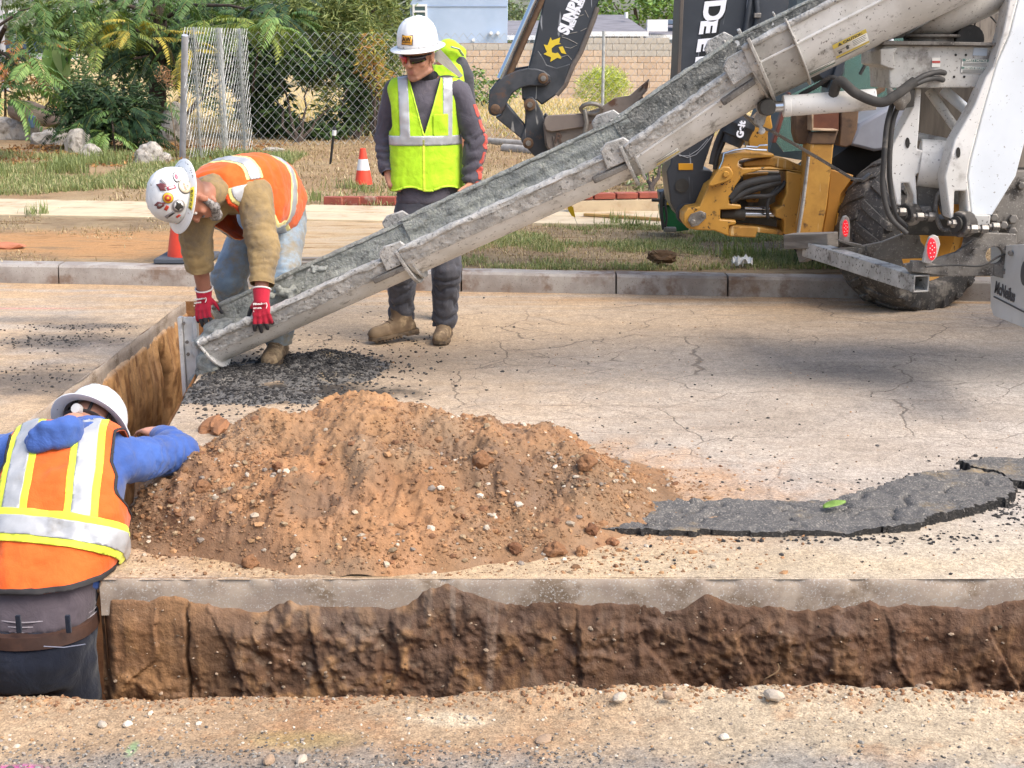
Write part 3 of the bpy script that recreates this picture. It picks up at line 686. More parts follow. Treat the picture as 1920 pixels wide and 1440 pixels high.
# larger clods and stones, one by one
def rock_mesh(name, mat, col, seed, det=2, jit=.18, squash=.75):
    import bmesh
    b = bmesh.new(); bmesh.ops.create_icosphere(b, subdivisions=det, radius=1); me = D.meshes.new(name); b.to_mesh(me); b.free()
    n = len(me.vertices); co = np.zeros(n * 3, np.float32); me.vertices.foreach_get('co', co); co = co.reshape(-1, 3)
    r = 1 + jit * 2.2 * fbm(co[:, 0] * 1.1 + seed, co[:, 1] * 1.1, co[:, 2] * 1.1, seed, 3) + jit * .6 * fbm(co[:, 0] * 3.5, co[:, 1] * 3.5 + seed, co[:, 2] * 3.5, seed + 5, 2)
    co = co * r[:, None] * np.array([1, .85, squash]); me.vertices.foreach_set('co', co.astype(np.float32).ravel())
    me.materials.append(mat); me.polygons.foreach_set('use_smooth', [det > 3] * len(me.polygons)); col_attr(me, 'Col', np.tile(np.array(lin(col)), (n, 1))); me.update(); return me
clods = [rock_mesh('clod', STONE, c, s, 3, .34) for s, c in ((3, '#94694a'), (5, '#856043'), (8, '#78533a'), (12, '#9f7552'))]
pebs = [rock_mesh('pebble', STONE, c, s, 2, .12) for s, c in ((4, '#bcae9c'), (7, '#d2c6b5'), (9, '#a58c74'))]
cpx = [(405, 808, .055), (330, 998, .03), (640, 1008, .03), (560, 1052, .028), (735, 1062, .035), (700, 1040, .03), (870, 1030, .03), (900, 1005, .032), (1062, 1018, .045), (1040, 1040, .035),
       (930, 985, .04), (1000, 970, .03), (310, 1000, .03), (470, 1060, .028), (1110, 1000, .03), (840, 1050, .03), (510, 1030, .025), (770, 1030, .025), (965, 1035, .028), (660, 1060, .028), (815, 1000, .03),
       (590, 985, .028), (450, 1015, .025), (1090, 1040, .022), (1150, 1020, .022), (905, 870, .035), (1030, 880, .03), (860, 800, .035), (690, 830, .03), (380, 920, .03), (520, 880, .025), (1000, 830, .04), (960, 810, .035), (1100, 875, .035)]
for i, (a, c, s) in enumerate(cpx):
    g = G(a, c, 0); z = 0
    for _ in range(12):
        z = max(float(pile_h(g.x, g.y)), 0); g = G(a, c, z)
    o = link('dirt_clod', clods[i % 4], None, (g.x, g.y, z + s * .35)); o.scale = (s * random.uniform(.8, 1.2), s, s); o.rotation_euler = (random.uniform(-.4, .4), random.uniform(-.4, .4), random.uniform(0, 6))
    if i == 0: tag(o, 'largest lump of orange soil at the far left of the dirt pile', 'dirt clod', 'lumps of soil on the dirt pile'); o.scale = (.085, .06, .06)
    else: tag(o, 'lump of dried soil ' + ('on the upper slope of the dirt pile' if c < 900 else 'at the dirt pile foot nearest the sawn concrete edge' if c > 1035 else 'on the left skirt of the dirt pile' if a < 600 else 'on the right hand skirt of the dirt pile'), 'dirt clod', 'lumps of soil on the dirt pile')
def pebble_at(a, c, s, lab, grp, k=0, flatn=1.0, z=None, mesh=None):
    g = G(a, c, 0); zz = float(near_z(np.array(g.x), np.array(g.y))) if g.y < 3.3 else 0.0
    if z is not None: zz = z
    g = G(a, c, zz); o = link('stone', (mesh or pebs)[k % 3], None, (g.x, g.y, zz + s * .4 * flatn)); o.scale = (s * 1.2, s, s * flatn); o.rotation_euler = (0, 0, random.uniform(0, 3)); tag(o, lab, 'stone', grp); return o
pebble_at(1020, 1389, .021, 'flat oval grey pebble on the trodden soil nearest the viewer', 'stones on the near trench lip', 2, .5)
for i, (a, c, s, l) in enumerate(((1162, 1312, .018, 'angular orange tan stone on the soil rim of the near trench lip'), (1285, 1298, .02, 'dark grey stone on the crest of the near trench lip'), (1255, 1308, .014, 'whitish stone standing on the near trench lip beside the dark grey stone'),
        (1450, 1309, .022, 'broad orange brown stone on the crest of the near trench lip'), (1476, 1299, .02, 'pale pointed stone on the near trench lip beside the broad brown stone'), (1730, 1296, .017, 'small tan stone on the far right part of the near trench lip'),
        (192, 1362, .013, 'white pebble with a sharp edge on the dirt at the left'), (240, 1361, .012, 'round white pebble left of the greenish stain'), (505, 1430, .016, 'broken white stone chip at the lower rim of the picture'), (566, 1428, .015, 'upright white chip right of the broken white stone chip'), (1358, 1385, .012, 'rough grey chip half sunk in the pale near strip'))):
    pebble_at(a, c, s, l, 'stones on the near trench lip', i)
# loose fines on the near strip
g = np.random.default_rng(5); n = 9000; x = g.uniform(-1.7, 1.7, n * 2); y = g.uniform(2.6, 3.25, n * 2)
k = (g.uniform(0, 1, n * 2) < .12 + .6 * sstep(3.02, 2.86, y + .05 * fbm(x * 5, y * 5, 0, 131, 3)) * sstep(.9, -.2, x + .5 * fbm(x * 3, y * 3, 0, 132, 2))) & (y < near_rag(x) - .01)
x, y = x[k], y[k]; dk = g.uniform(0, 1, len(x)) < sstep(3.05, 2.9, y) * .8 + .12
tn = np.where(dk[:, None], np.array([lin(c) for c in ('#57534f', '#6f6a64', '#8a857d')])[g.integers(0, 3, len(x))], grey[g.integers(0, 5, len(x))])
rocks('gravel', np.stack([x, y, near_z(x, y) + .001], 1), g.uniform(.0016, .0055, len(x)) * (1 + .8 * (g.uniform(0, 1, len(x)) > .95)), STONE, tn, 6, kind='stuff')
n = 1600; x = g.uniform(-1.6, 1.6, n); y = near_rag(x) - np.abs(g.normal(0, .045, n)) - .004
rocks('soil_crumbs', np.stack([x, y, near_z(x, y)], 1), g.uniform(.002, .008, n), STONE, earth[g.integers(0, 5, n)], 8, kind='stuff')

# black asphalt
ASPH = surf('fresh_asphalt', '#504e4c', '#625f5b', .8, 0, 30, .35, .65, .25, .9, 150, .006, dirt='#94805f', damt=(.54, .7), dsc=4, speck='#8b857c', ssc=140, samt=.12)
ASPB = surf('broken_asphalt_face', '#272625', '#363432', .85, 0, 30, .35, .65, .3, 1, 150, .008, speck='#5b5752', ssc=110, samt=.1)
def slab(name, poly, hfun, res, label, seed):
    xs = np.arange(min(p[0] for p in poly) - .05, max(p[0] for p in poly) + .05, res); ys = np.arange(min(p[1] for p in poly) - .05, max(p[1] for p in poly) + .05, res)
    Xc, Yc = np.meshgrid(xs[:-1] + res / 2, ys[:-1] + res / 2, indexing='ij')
    wx = Xc + .018 * fbm(Xc * 9, Yc * 9, 0, seed + 5, 2) + .016 * fbm(Xc * 26, Yc * 26, 0, seed, 4); wy = Yc + .012 * fbm(Xc * 8, Yc * 8, 0, seed + 6, 3, .5, True) + .016 * fbm(Xc * 22, Yc * 22, 0, seed + 1, 4)
    ins = inpoly(wx, wy, poly); Xv, Yv = np.meshgrid(xs, ys, indexing='ij'); Zt = hfun(Xv, Yv)
    a, b = Xv.shape; idx = np.arange(a * b).reshape(a, b); top = np.stack([Xv, Yv, Zt], -1).reshape(-1, 3)
    bot = np.stack([Xv + .006 * fbm(Xv * 60, Yv * 60, 0, seed + 3, 2), Yv + .006 * fbm(Xv * 60, Yv * 60, 4, seed + 3, 2), np.maximum(Zt - .06, .001)], -1).reshape(-1, 3); N = a * b
    F = [np.stack([idx[:-1, :-1], idx[1:, :-1], idx[1:, 1:], idx[:-1, 1:]], -1)[ins]]
    pad = np.pad(ins, 1); 
    for (di, dj, e) in ((-1, 0, (0, 0, 0, 1)), (1, 0, (1, 1, 1, 0)), (0, -1, (1, 0, 0, 0)), (0, 1, (0, 1, 1, 1))):
        m = ins & ~pad[1 + di:pad.shape[0] - 1 + di, 1 + dj:pad.shape[1] - 1 + dj]; i, j = np.nonzero(m)
        p_, q_ = idx[i + e[0], j + e[1]], idx[i + e[2], j + e[3]]; F.append(np.stack([p_, q_, q_ + N, p_ + N], -1))
    ft = np.concatenate([np.full(len(f_), int(k_ > 0)) for k_, f_ in enumerate(F)]); F = np.concatenate(F); VV = np.concatenate([top, bot]); u = np.unique(F); mp = np.full(len(VV), -1); mp[u] = np.arange(len(u))
    me = np_mesh(name, VV[u], mp[F], [ASPH, ASPB], True, ft); me.set_sharp_from_angle(angle=R(50))
    return put(name, me, label=label, cat='asphalt slab', base=(poly[0][0], poly[0][1], 0))
q = lambda *pts: [tuple(G(a, b)[:2]) for a, b in pts]
long_poly = q((1080, 1000), (1200, 1003), (1450, 1006), (1600, 1005), (1690, 998), (1790, 974), (1880, 950), (1905, 925), (1880, 905), (1830, 895), (1750, 900), (1705, 908), (1640, 925), (1560, 945), (1400, 948), (1290, 944), (1180, 955), (1090, 970))
def long_h(x, y): return .02 + .018 * sstep(1.1, 1.7, x) + .008 * fbm(x * 5, y * 5, 0, 141, 3) + .007 * fbm(x * 40, y * 40, 0, 142, 3) - .02 * np.clip(.05 - np.abs(fbm(x * 2.6, y * 4.5, 0, 148, 4)), 0, 1) / .05 - .03 * np.exp(-(((x - 1.62) - .3 * (y - 4.5) + .02 * fbm(y * 12, 0, 0, 143, 2)) / .012) ** 2) * (y < 4.55) - .03 * np.exp(-(((x - 1.5) + .2 * (y - 4.5)) / .01) ** 2) * (y < 4.5)
slab('asphalt_slab', long_poly, long_h, .011, 'long curved strip of broken black asphalt running out of the dirt pile', 150)
r_poly = q((1795, 882), (1850, 876), (2300, 880), (2300, 930), (1960, 925), (1905, 915), (1860, 900))
slab('asphalt_slab', r_poly, lambda x, y: .04 + .01 * fbm(x * 5, y * 5, 0, 145, 3) + .005 * fbm(x * 40, y * 40, 0, 146, 3), .011, 'second broken piece of black asphalt at the right rim behind the long strip', 160)
def crumbs(name, n, fn, s0, s1, seed, tint=('#2e2c2b', '#3a3836', '#4d4a47'), z=None):
    g = np.random.default_rng(seed); x, y = fn(g, n); zz = z(x, y) if z else 0 * x
    t = np.array([lin(c) for c in tint])[g.integers(0, len(tint), len(x))]
    return rocks(name, np.stack([x, y, zz + .001], 1), g.uniform(s0, s1, len(x)) * g.uniform(.5, 1, len(x)), STONE, t, seed, kind='stuff')
def around(cx, cy, sx_, sy_, rot=0):
    c, s = math.cos(rot), math.sin(rot); o = G(cx, cy)
    def f(g, n):
        a = g.normal(0, sx_, n); b = g.normal(0, sy_, n); return o.x + a * c - b * s, o.y + a * s + b * c
    return f
def mound_h(x, y):
    o = G(600, 690); p_ = G(480, 745)
    h = .075 * np.exp(-(((x - o.x) / .28) ** 2 + ((y - o.y) / .3) ** 2)) + .035 * np.exp(-(((x - p_.x) / .5) ** 2 + ((y - p_.y) / .16) ** 2)) + .03 * np.exp(-(((x + 1.5) / .18) ** 2 + ((y - 6.75) / .3) ** 2))
    return np.maximum(h * (1 + .8 * fbm(x * 9, y * 9, 0, 171, 4)) - .014, -.01)
U, W = np.meshgrid(np.linspace(-1.62, -.45, 120), np.linspace(5.95, 7.8, 150), indexing='ij'); Hm = mound_h(U, W) + .004 * fbm(U * 50, W * 50, 0, 172, 2); Hm = np.where(U < edge_r(W) + .015, -.02, Hm)
Vs, F = grid_np(U, W, Hm); kp = (Hm[:-1, :-1] > -.003) | (Hm[1:, 1:] > -.003)
put('asphalt_rubble', np_mesh('asphalt_rubble', Vs, F[kp.reshape(-1)], ASPH), label='low heap of crumbled black asphalt by the mouth of the concrete chute', cat='rubble', base=(-1, 6.8, 0))
def on_mound(g, n):
    x = g.uniform(-1.62, -.4, n * 6); y = g.uniform(5.9, 7.9, n * 6); k = (g.uniform(0, 1, n * 6) < .03 + sstep(-.012, .03, mound_h(x, y)) * .9) & (x > edge_r(y) + .02); return x[k][:n], y[k][:n]
crumbs('asphalt_crumbs', 5200, on_mound, .004, .014, 21, z=lambda x, y: np.maximum(mound_h(x, y), 0))
for i, (a, c, sx_, sy_, n) in enumerate(((110, 640, .2, .12, 220), (170, 615, .25, .07, 150), (60, 715, .35, .18, 220), (1740, 1000, .2, .12, 70), (1890, 950, .1, .1, 250), (1500, 800, 1.0, 1.2, 90), (1200, 870, .5, .4, 90), (700, 640, .8, .8, 160), (1400, 1030, .8, .12, 50), (1830, 870, .12, .08, 30), (1600, 905, .4, .05, 60), (1600, 1010, .3, .02, 90))):
    fn = around(a, c, sx_, sy_)
    def f2(g, n, fn=fn):
        x, y = fn(g, n); k = (x > np.where(x > -1.9, edge_r(y) + .03, -99)) & ((x < XL - .05) | (x > -1.9)) & (y > YF + .03); return x[k], y[k]
    crumbs('asphalt_crumbs', n, f2, .004, .012, 30 + i)
n = 700
crumbs('soil_crumbs', 900, lambda g, n: (lambda x, y: (x[(x > edge_r(y) + .03)], y[(x > edge_r(y) + .03)]))(g.uniform(-1.4, 2.2, n), g.uniform(4.05, 9.0, n)), .002, .006, 77, ('#8d6a4a', '#6a5a4c', '#b18a62'))
# fresh leaf fallen on the asphalt strip
LEAF = surf('fresh_leaf', '#6d8a3c', '#7c9a48', .5, sc=30)
g = G(1565, 950, .036); mb = MB(); u = V(.9, .42, 0).normalized(); w = V(-.42, .9, 0).normalized(); vs = []; fs = []
for i in range(9):
    s = i / 8; wd = .021 * math.sin(math.pi * min(s * .9 + .08, 1)) ** .8; c = g + u * (s - .5) * .1; z = .004 * math.sin(s * 3) + .006 * s
    vs += [c - w * wd + V(0, 0, z + .004), c + V(0, 0, z), c + w * wd + V(0, 0, z + .009)]
for i in range(8):
    for j in (0, 1): a = i * 3 + j; fs.append((a, a + 3, a + 4, a + 1))
mb.add(vs, fs); lf = mb.build('fallen_leaf', LEAF, label='fresh green leaf lying on the long black asphalt strip', cat='leaf', base=g)
lf.modifiers.new('t', 'SOLIDIFY').thickness = .0015
# ------------------------------------------------------------------ MACHINE MATERIALS
WHITE = surf('white_paint_worn', '#d9d7d2', '#cbc8c1', .45, 0, 4, .4, .65, .06, .06, 40, .003, dirt='#98928a', damt=(.55, .72), dsc=5, speck='#77726b', ssc=70, samt=.04)
WHITE2 = surf('white_paint', '#d5dade', '#cdd2d6', .35, 0, 2.5, .4, .65, .04, .03, 30, .003, dirt='#a9a7a2', damt=(.62, .78), dsc=4, speck='#9a9894', ssc=60, samt=.02)
WHITE3 = surf('dusty_white_metal', '#b9b6af', '#a5a199', .6, 0, 5, .4, .65, .1, .15, 50, .003, dirt='#77716a', damt=(.52, .68), dsc=6, speck='#6a655f', ssc=80, samt=.06)
CHUTEW = surf('chute_paint', '#d6d4cf', '#c4c1ba', .5, 0, 5, .38, .62, .08, .12, 45, .003, dirt='#8f8b84', damt=(.56, .68), dsc=8, speck='#6f6b66', ssc=60, samt=.05)
CRUST = surf('concrete_crust', '#bdbab4', '#a09e99', .9, 0, 14, .35, .62, .2, .9, 60, .012, dirt='#75746f', damt=(.56, .64), dsc=40)
WETC = surf('wet_concrete', '#83857e', '#98998f', .6, 0, 9, .35, .65, .2, .9, 70, .012, dirt='#64655f', damt=(.52, .64), dsc=22, speck='#8a8b86', ssc=60, samt=.14, spec=.6)
GREY = surf('greasy_frame_metal', '#6b665f', '#7d7871', .75, .1, 6, .35, .65, .2, .5, 60, .004, dirt='#46413c', damt=(.5, .64), dsc=9, speck='#8f8a83', ssc=110, samt=.09)
DKGREY = surf('dark_frame_metal', '#35332f', '#4a4742', .7, .1, 6, .4, .65, .2, .4, 60, .004, dirt='#625d56', damt=(.55, .7), dsc=8)
BLACKP = surf('black_paint', '#31353b', '#3a3e44', .42, 0, 4, .4, .65, .08, .08, 40, .003, dirt='#55514b', damt=(.62, .78), dsc=4, scratch='#8d9094', ssc=9)
BLACKW = surf('black_paint_worn', '#33363a', '#44464a', .5, .1, 7, .4, .65, .15, .2, 50, .003, dirt='#5d4638', damt=(.56, .7), dsc=8, scratch='#8f8d89', ssc=10)
RUSTG = surf('worn_bucket_steel', '#6d645c', '#7b7067', .65, .25, 8, .4, .65, .15, .25, 60, .003, dirt='#5b4030', damt=(.56, .68), dsc=9)
YEL = surf('yellow_paint', '#bb8a38', '#ab7d33', .45, 0, 4, .4, .65, .08, .1, 40, .003, dirt='#4d3c22', damt=(.64, .72), dsc=8, speck='#3b2c1a', ssc=30, samt=.05)
YELW = surf('yellow_paint_scuffed', '#b98a3c', '#a87a34', .6, 0, 7, .4, .62, .12, .25, 60, .003, dirt='#5b4025', damt=(.55, .66), dsc=10, scratch='#d2b683', ssc=12)
BROWN = surf('rusty_brown_steel', '#5e4836', '#6f563f', .75, .1, 9, .4, .65, .15, .35, 60, .003, dirt='#3d3028', damt=(.52, .68), dsc=8)
RUBBER = surf('black_rubber', '#2b2a29', '#393735', .65, 0, 8, .4, .65, .12, .25, 70, .003, dirt='#6a645c', damt=(.58, .72), dsc=7)
TYRE = surf('dusty_tyre_rubber', '#3a3836', '#4b4844', .8, 0, 6, .35, .65, .15, .45, 60, .004, dirt='#8a8378', damt=(.55, .7), dsc=7, speck='#77716a', ssc=60, samt=.09)
CHROME = surf('chrome_rod', '#c9cbcd', None, .16, 1.0, 6, var=.05, dirt='#6b6660', damt=(.68, .8), dsc=9)
STEEL = surf('bolt_steel', '#8f8a83', '#75706a', .5, .7, 20, bump=.1)
ALU = surf('aluminium', '#dad8d3', '#c6c3bd', .45, .05, 9, .4, .65, .1, .15, 60, .002, dirt='#75695c', damt=(.56, .7), dsc=10)
WETD = surf('dark_wet_concrete', '#5d5e59', '#706f69', .6, 0, 9, .35, .65, .2, .9, 70, .012, dirt='#474743', damt=(.5, .62), dsc=22, speck='#85847d', ssc=60, samt=.12)
WOODG = surf('weathered_wood', '#8d857b', '#6f685f', .9, 0, 6, .35, .65, .2, .6, 70, .004, stretch=(.3, 1, 4))
def plate(name, pts, Y, depth, mat, parent, bevel=.004, conv=None, mb=None, build=True):
    pts = [conv(*p) if conv else p for p in pts]; o = mb or MB()
    o.prism([P(a, b, Y) for a, b in pts], (0, depth, 0))
    return o.build(name, mat, parent, bevel) if build else o
def crop(x0, y0, k): return lambda a, b: (x0 + k * a, y0 + k * b)
q4 = crop(860, 0, .22917); q6 = crop(1620, 0, .20833); q7 = crop(1620, 290, .22918); q8 = crop(1220, 180, .22913); q9 = crop(1560, 380, .11458); q2 = crop(980, 0, .08333); q3 = crop(1220, 0, .36458)
def circ(a, b, r, n=18, ry=None): return [(a + r * math.cos(2 * math.pi * k / n), b + (ry or r) * math.sin(2 * math.pi * k / n)) for k in range(n)]
def holed(outer, hole):
    """one outline with a hole, joined by a slit at the closest pair of points"""
    i, j = min(((i, j) for i in range(len(outer)) for j in range(len(hole))), key=lambda t: (outer[t[0]][0] - hole[t[1]][0]) ** 2 + (outer[t[0]][1] - hole[t[1]][1]) ** 2)
    area = lambda p: sum(p[k][0] * p[(k + 1) % len(p)][1] - p[(k + 1) % len(p)][0] * p[k][1] for k in range(len(p)))
    if area(outer) * area(hole) > 0: hole = hole[::-1]; j = len(hole) - 1 - j
    return outer[:i + 1] + hole[j:] + hole[:j + 1] + outer[i:]
def hexbolt(mb, c, ax, r, h):
    mb.lathe([(r, 0), (r, h * .8), (r * .85, h)], c, ax, 6)

# ------------------------------------------------------------------ CONCRETE CHUTE
chute = thing('concrete_chute', 'long white steel chute full of wet grey concrete sloping from the mixer to the trench', 'chute', P(385, 612, 6.95))
def frame(a, b):
    t = (b - a).normalized(); s = V(0, -1, 0); s = (s - t * s.dot(t)).normalized(); u = s.cross(t); u = u if u.z > 0 else -u
    return t, s, u
class Sec:
    def __init__(z, p0, y0, r0, f0, p1, y1, r1, f1):
        z.a = P(*p0, y0); z.b = P(*p1, y1); z.r0, z.r1, z.f0, z.f1 = r0, r1, R(f0), R(f1); z.t, z.s, z.u = frame(z.a, z.b); z.L = (z.b - z.a).length
    def pt(z, w, ang, dr=0.0):
        """w 0..1 along, ang 0 near rim .. pi far rim"""
        f = z.f0 + (z.f1 - z.f0) * w; r = z.r0 + (z.r1 - z.r0) * w + dr
        S = z.s * math.cos(f) - z.u * math.sin(f); U = z.u * math.cos(f) + z.s * math.sin(f)
        return z.a + (z.b - z.a) * w + S * (r * math.cos(ang)) - U * (r * math.sin(ang) * 1.04)
    def SU(z, w):
        f = z.f0 + (z.f1 - z.f0) * w; return z.s * math.cos(f) - z.u * math.sin(f), z.u * math.cos(f) + z.s * math.sin(f)
    def shell(z, w0=0.0, w1=1.0, dr=0.0, th=.008, n=26, m=14, a0=0.0, a1=math.pi):
        mb = MB(); vs = []; fs = []
        for i in range(m + 1):
            w = w0 + (w1 - w0) * i / m
            for k in range(n + 1): vs.append(z.pt(w, a0 + (a1 - a0) * k / n, dr))
            for k in range(n + 1): vs.append(z.pt(w, a1 - (a1 - a0) * k / n, dr - th))
        q_ = 2 * (n + 1)
        for i in range(m):
            for k in range(q_): k2 = (k + 1) % q_; fs.append((i * q_ + k, i * q_ + k2, (i + 1) * q_ + k2, (i + 1) * q_ + k))
        for e in (0, m):
            for k in range(n): fs.append((e * q_ + k, e * q_ + k + 1, e * q_ + q_ - 2 - k, e * q_ + q_ - 1 - k))
        mb.add(vs, fs); return mb
S1 = Sec((387, 612), 6.95, .2, 15, (778, 435), 6.87, .2, 14)
S2 = Sec((752, 443), 6.85, .208, 14, (1186, 243), 6.76, .212, 14)
S3 = Sec((1160, 254), 6.75, .225, 13, (1404, 84), 6.7, .27, 7)
S4 = Sec((1384, 84), 6.68, .285, 2, (1800, -128), 6.55, .30, 0)
def crust_rim(z, ang, name, mat, r=.02, w0=0.0, w1=1.0, seed=0, parent=None):
    mb = MB(); n = 60; vs = []; fs = []; m = 10; S, U = z.SU(0)
    for i in range(n + 1):
        w = w0 + (w1 - w0) * i / n; c = z.pt(w, ang); S, U = z.SU(w)
        for k in range(m):
            a = 2 * math.pi * k / m; nz = float(fbm(i * .45, k * .8, seed, 5, 3)); rr = r * (1 + .45 * nz) * (1 if 0 < i < n else .7)
            vs.append(c + (S * math.cos(a) * 1.15 + U * math.sin(a) * .85) * rr + U * .006)
    for i in range(n):
        for k in range(m): k2 = (k + 1) % m; fs.append((i * m + k, i * m + k2, (i + 1) * m + k2, (i + 1) * m + k))
    fs += [tuple(range(m)), tuple(range((n + 1) * m - 1, n * m - 1, -1))]
    mb.add(vs, fs); return mb.build(name, mat, parent, sharp=60)
def wet(z, parent, w0, w1, seed, th=.02, a0=.9, a1=3.13):
    nu, nv = int(z.L * (w1 - w0) / .012), 46; Ws = np.linspace(w0, w1, nu); As = np.linspace(a0, a1, nv); vs = np.zeros((nu, nv, 3))
    nz = fbm(np.arange(nu)[:, None] * .16, np.arange(nv)[None] * .25, seed, 201, 5, .6); nb = fbm(np.arange(nu)[:, None] * .02, np.arange(nv)[None] * .3, seed, 202, 3)
    for i, w in enumerate(Ws):
        S, U = z.SU(w); c = z.a + (z.b - z.a) * w; r = z.r0 + (z.r1 - z.r0) * w - .009
        for k, a in enumerate(As):
            q_ = r - th * max(0, .55 + .5 * nb[i, k]) * max(math.sin(a), 0) ** .5 - .014 * nz[i, k] - .002
            vs[i, k] = c + S * (q_ * math.cos(a)) - U * (q_ * math.sin(a) * 1.04)
    Vs, F = grid_np(vs[..., 0], vs[..., 1], vs[..., 2]); return put('wet_concrete', np_mesh('wet_concrete', Vs, F, WETD if seed > 11 else WETC), parent)
for i, (z, nm) in enumerate(((S1, 'chute_section'), (S2, 'chute_section'), (S3, 'chute_section'), (S4, 'main_chute'))):
    sh = z.shell(th=.009).build(nm, CHUTEW, chute, sharp=40)
    for ang, sd_ in ((0.0, 1), (math.pi, 2)): crust_rim(z, ang, 'rim', CRUST if ang == 0 else WETC, (.02 if i < 3 else .019) * (1 if ang == 0 else .75), 0, 1, sd_ + i * 7, sh)
    wet(z, sh, 0.0, 1.0, 10 + i, .03 if i else .045)
    if i < 3:
        b = z.shell(.0, .9, .012, .02, 10, 90, -.06, .36 if i < 2 else .2); t_, s_, u_ = frame(z.a, z.b)
        for k, v in enumerate(b.v): v += (s_ - u_ * .3) * (.007 * float(fbm(v.x * 28, v.y * 28, v.z * 28, i, 4)) + (.004 * float(fbm(v.x * 90, v.y * 90, v.z * 90, i, 2))))
        b.build('crust_band', CRUST, sh, sharp=60)
    # pressed stiffening ridge along the near side
    mb = MB(); mb.tube([z.pt(w, .3, .003) for w in np.linspace(.02, .98, 12)], .008, 8); mb.build('ridge', CHUTEW, sh)
def ring(z, w0, w1, dr0, dr1, name='flange', mat=CRUST):
    z2 = Sec.__new__(Sec); z2.__dict__.update(z.__dict__)
    mb = z.shell(w0, w1, dr1, dr1 - dr0, 30, 2, -.12, math.pi + .12); return mb.build(name, mat, chute, .003)
ring(S1, -.004, .006, -.02, .03, 'end_lip', CHUTEW); ring(S1, .925, .94, -.01, .042); ring(S1, .955, .965, -.01, .03)
ring(S2, .93, .943, -.01, .045); ring(S2, .965, .975, -.01, .035); ring(S3, .90, .915, -.005, .03, mat=WHITE3); ring(S4, .03, .045, -.005, .035, mat=WHITE3); ring(S4, .2, .208, -.005, .028, mat=WHITE3)
# grouted sleeve round the joint with the main chute
S4.shell(.045, .2, .008, .014).build('collar', surf('splashed_collar', '#aaa69e', '#98948c', .8, 0, 10, .35, .6, .1, .35, 40, .006, speck='#77736d', ssc=30, samt=.1), chute)
for z, w in ((S1, .915), (S2, .915), (S3, .86)):            # hinge lugs on both rims
    for ang in (0.0, math.pi):
        S, U = z.SU(w); c = z.pt(w, ang, .012 if ang == 0 else -.0); t = z.t; o = []
        for a, b in ((-.075, -.05), (.075, -.05), (.085, .02), (.06, .065), (-.03, .075), (-.07, .05)): o.append(c + t * a + U * b)
        mb = MB().prism(o, S * (.016 if ang == 0 else -.016)); mb.build('hinge_lug', CRUST, chute, .005)
    c = z.pt(w, .32, .02); mb = MB(); mb.beam(c - z.t * .16 - z.u * .0, c + z.t * .02, .04, .03, z.SU(w)[1]); mb.build('latch_bar', GREY, chute, .006)
mb = MB(); c = S1.pt(.02, 0, .0); mb.tube([S1.pt(w, -.05, .01) for w in np.linspace(.0, .3, 14)], [.02 + .007 * math.sin(i * 2.1) for i in range(14)], 10); mb.build('splash_lump', CRUST, chute)
# hardened lump hanging at the joint and the flat safety strap
def lumps(name, c, r, n, mat, parent, seed, voxel=.012):
    g = random.Random(seed); mb = MB()
    for i in range(n): mb.ball(Vector(c) + V(g.uniform(-1, 1) * r[0], g.uniform(-1, 1) * r[1], g.uniform(-1, 1) * r[2]), g.uniform(.35, .7) * min(r), 10, 7)
    mb.ball(c, [x * .8 for x in r], 12, 8); Vs, F = solid_np(mb, voxel, 2); Vs += .006 * fbm(Vs[:, 0] * 30, Vs[:, 1] * 30, Vs[:, 2] * 30, seed, 3)[:, None] * vnormals(Vs, F)
    return put(name, np_mesh(name, Vs, F, mat), parent)
lumps('splash_lump', P(1425, 222, 6.62), (.035, .03, .06), 8, CRUST, chute, 3, .008)
lumps('splash_lump', P(600, 505, 6.98), (.05, .03, .02), 6, WETC, chute, 4, .008)
lumps('wet_concrete', P(540, 548, 7.05), (.09, .04, .03), 10, WETC, chute, 5, .008)
mb = MB(); pts = [P(a, b, 7.0) for a, b in ((1394, 214), (1420, 236), (1449, 247), (1530, 294), (1600, 336), (1618, 338), (1632, 326))]
for i in range(len(pts) - 1): mb.beam(pts[i] - (pts[i + 1] - pts[i]) * .03, pts[i + 1], .06, .014, (0, 0, 1))
mb.build('strap', GREY, chute, .003)
# concrete falling from the lip into the trench
mb = MB(); g = random.Random(5)
for i in range(40):
    s = i / 39; c = P(402, 668, 6.9).lerp(P(362, 752, 6.95) - V(0, 0, .5 * max(0, s - .5)), s) + V(g.uniform(-.04, .04), g.uniform(-.05, .05), g.uniform(-.03, .03)); mb.ball(c, g.uniform(.025, .05), 9, 6)
Vs, F = solid_np(mb, .012, 1); Vs += .01 * fbm(Vs[:, 0] * 25, Vs[:, 1] * 25, Vs[:, 2] * 25, 6, 3)[:, None] * vnormals(Vs, F)
put('poured_concrete', np_mesh('poured_concrete', Vs, F, WETC), label='wet grey concrete dropping off the chute lip into the trench', cat='concrete', base=P(380, 720, 6.9))
mb = MB(); mb.ball(P(400, 640, 6.99), (.1, .16, .05), 16, 10); mb.ball(P(430, 615, 7.0), (.14, .13, .05), 16, 10); Vs, F = solid_np(mb, .012, 2); Vs += .012 * fbm(Vs[:, 0] * 22, Vs[:, 1] * 22, Vs[:, 2] * 22, 7, 4)[:, None] * vnormals(Vs, F)
put('wet_concrete', np_mesh('wet_concrete', Vs, F, WETC), chute)
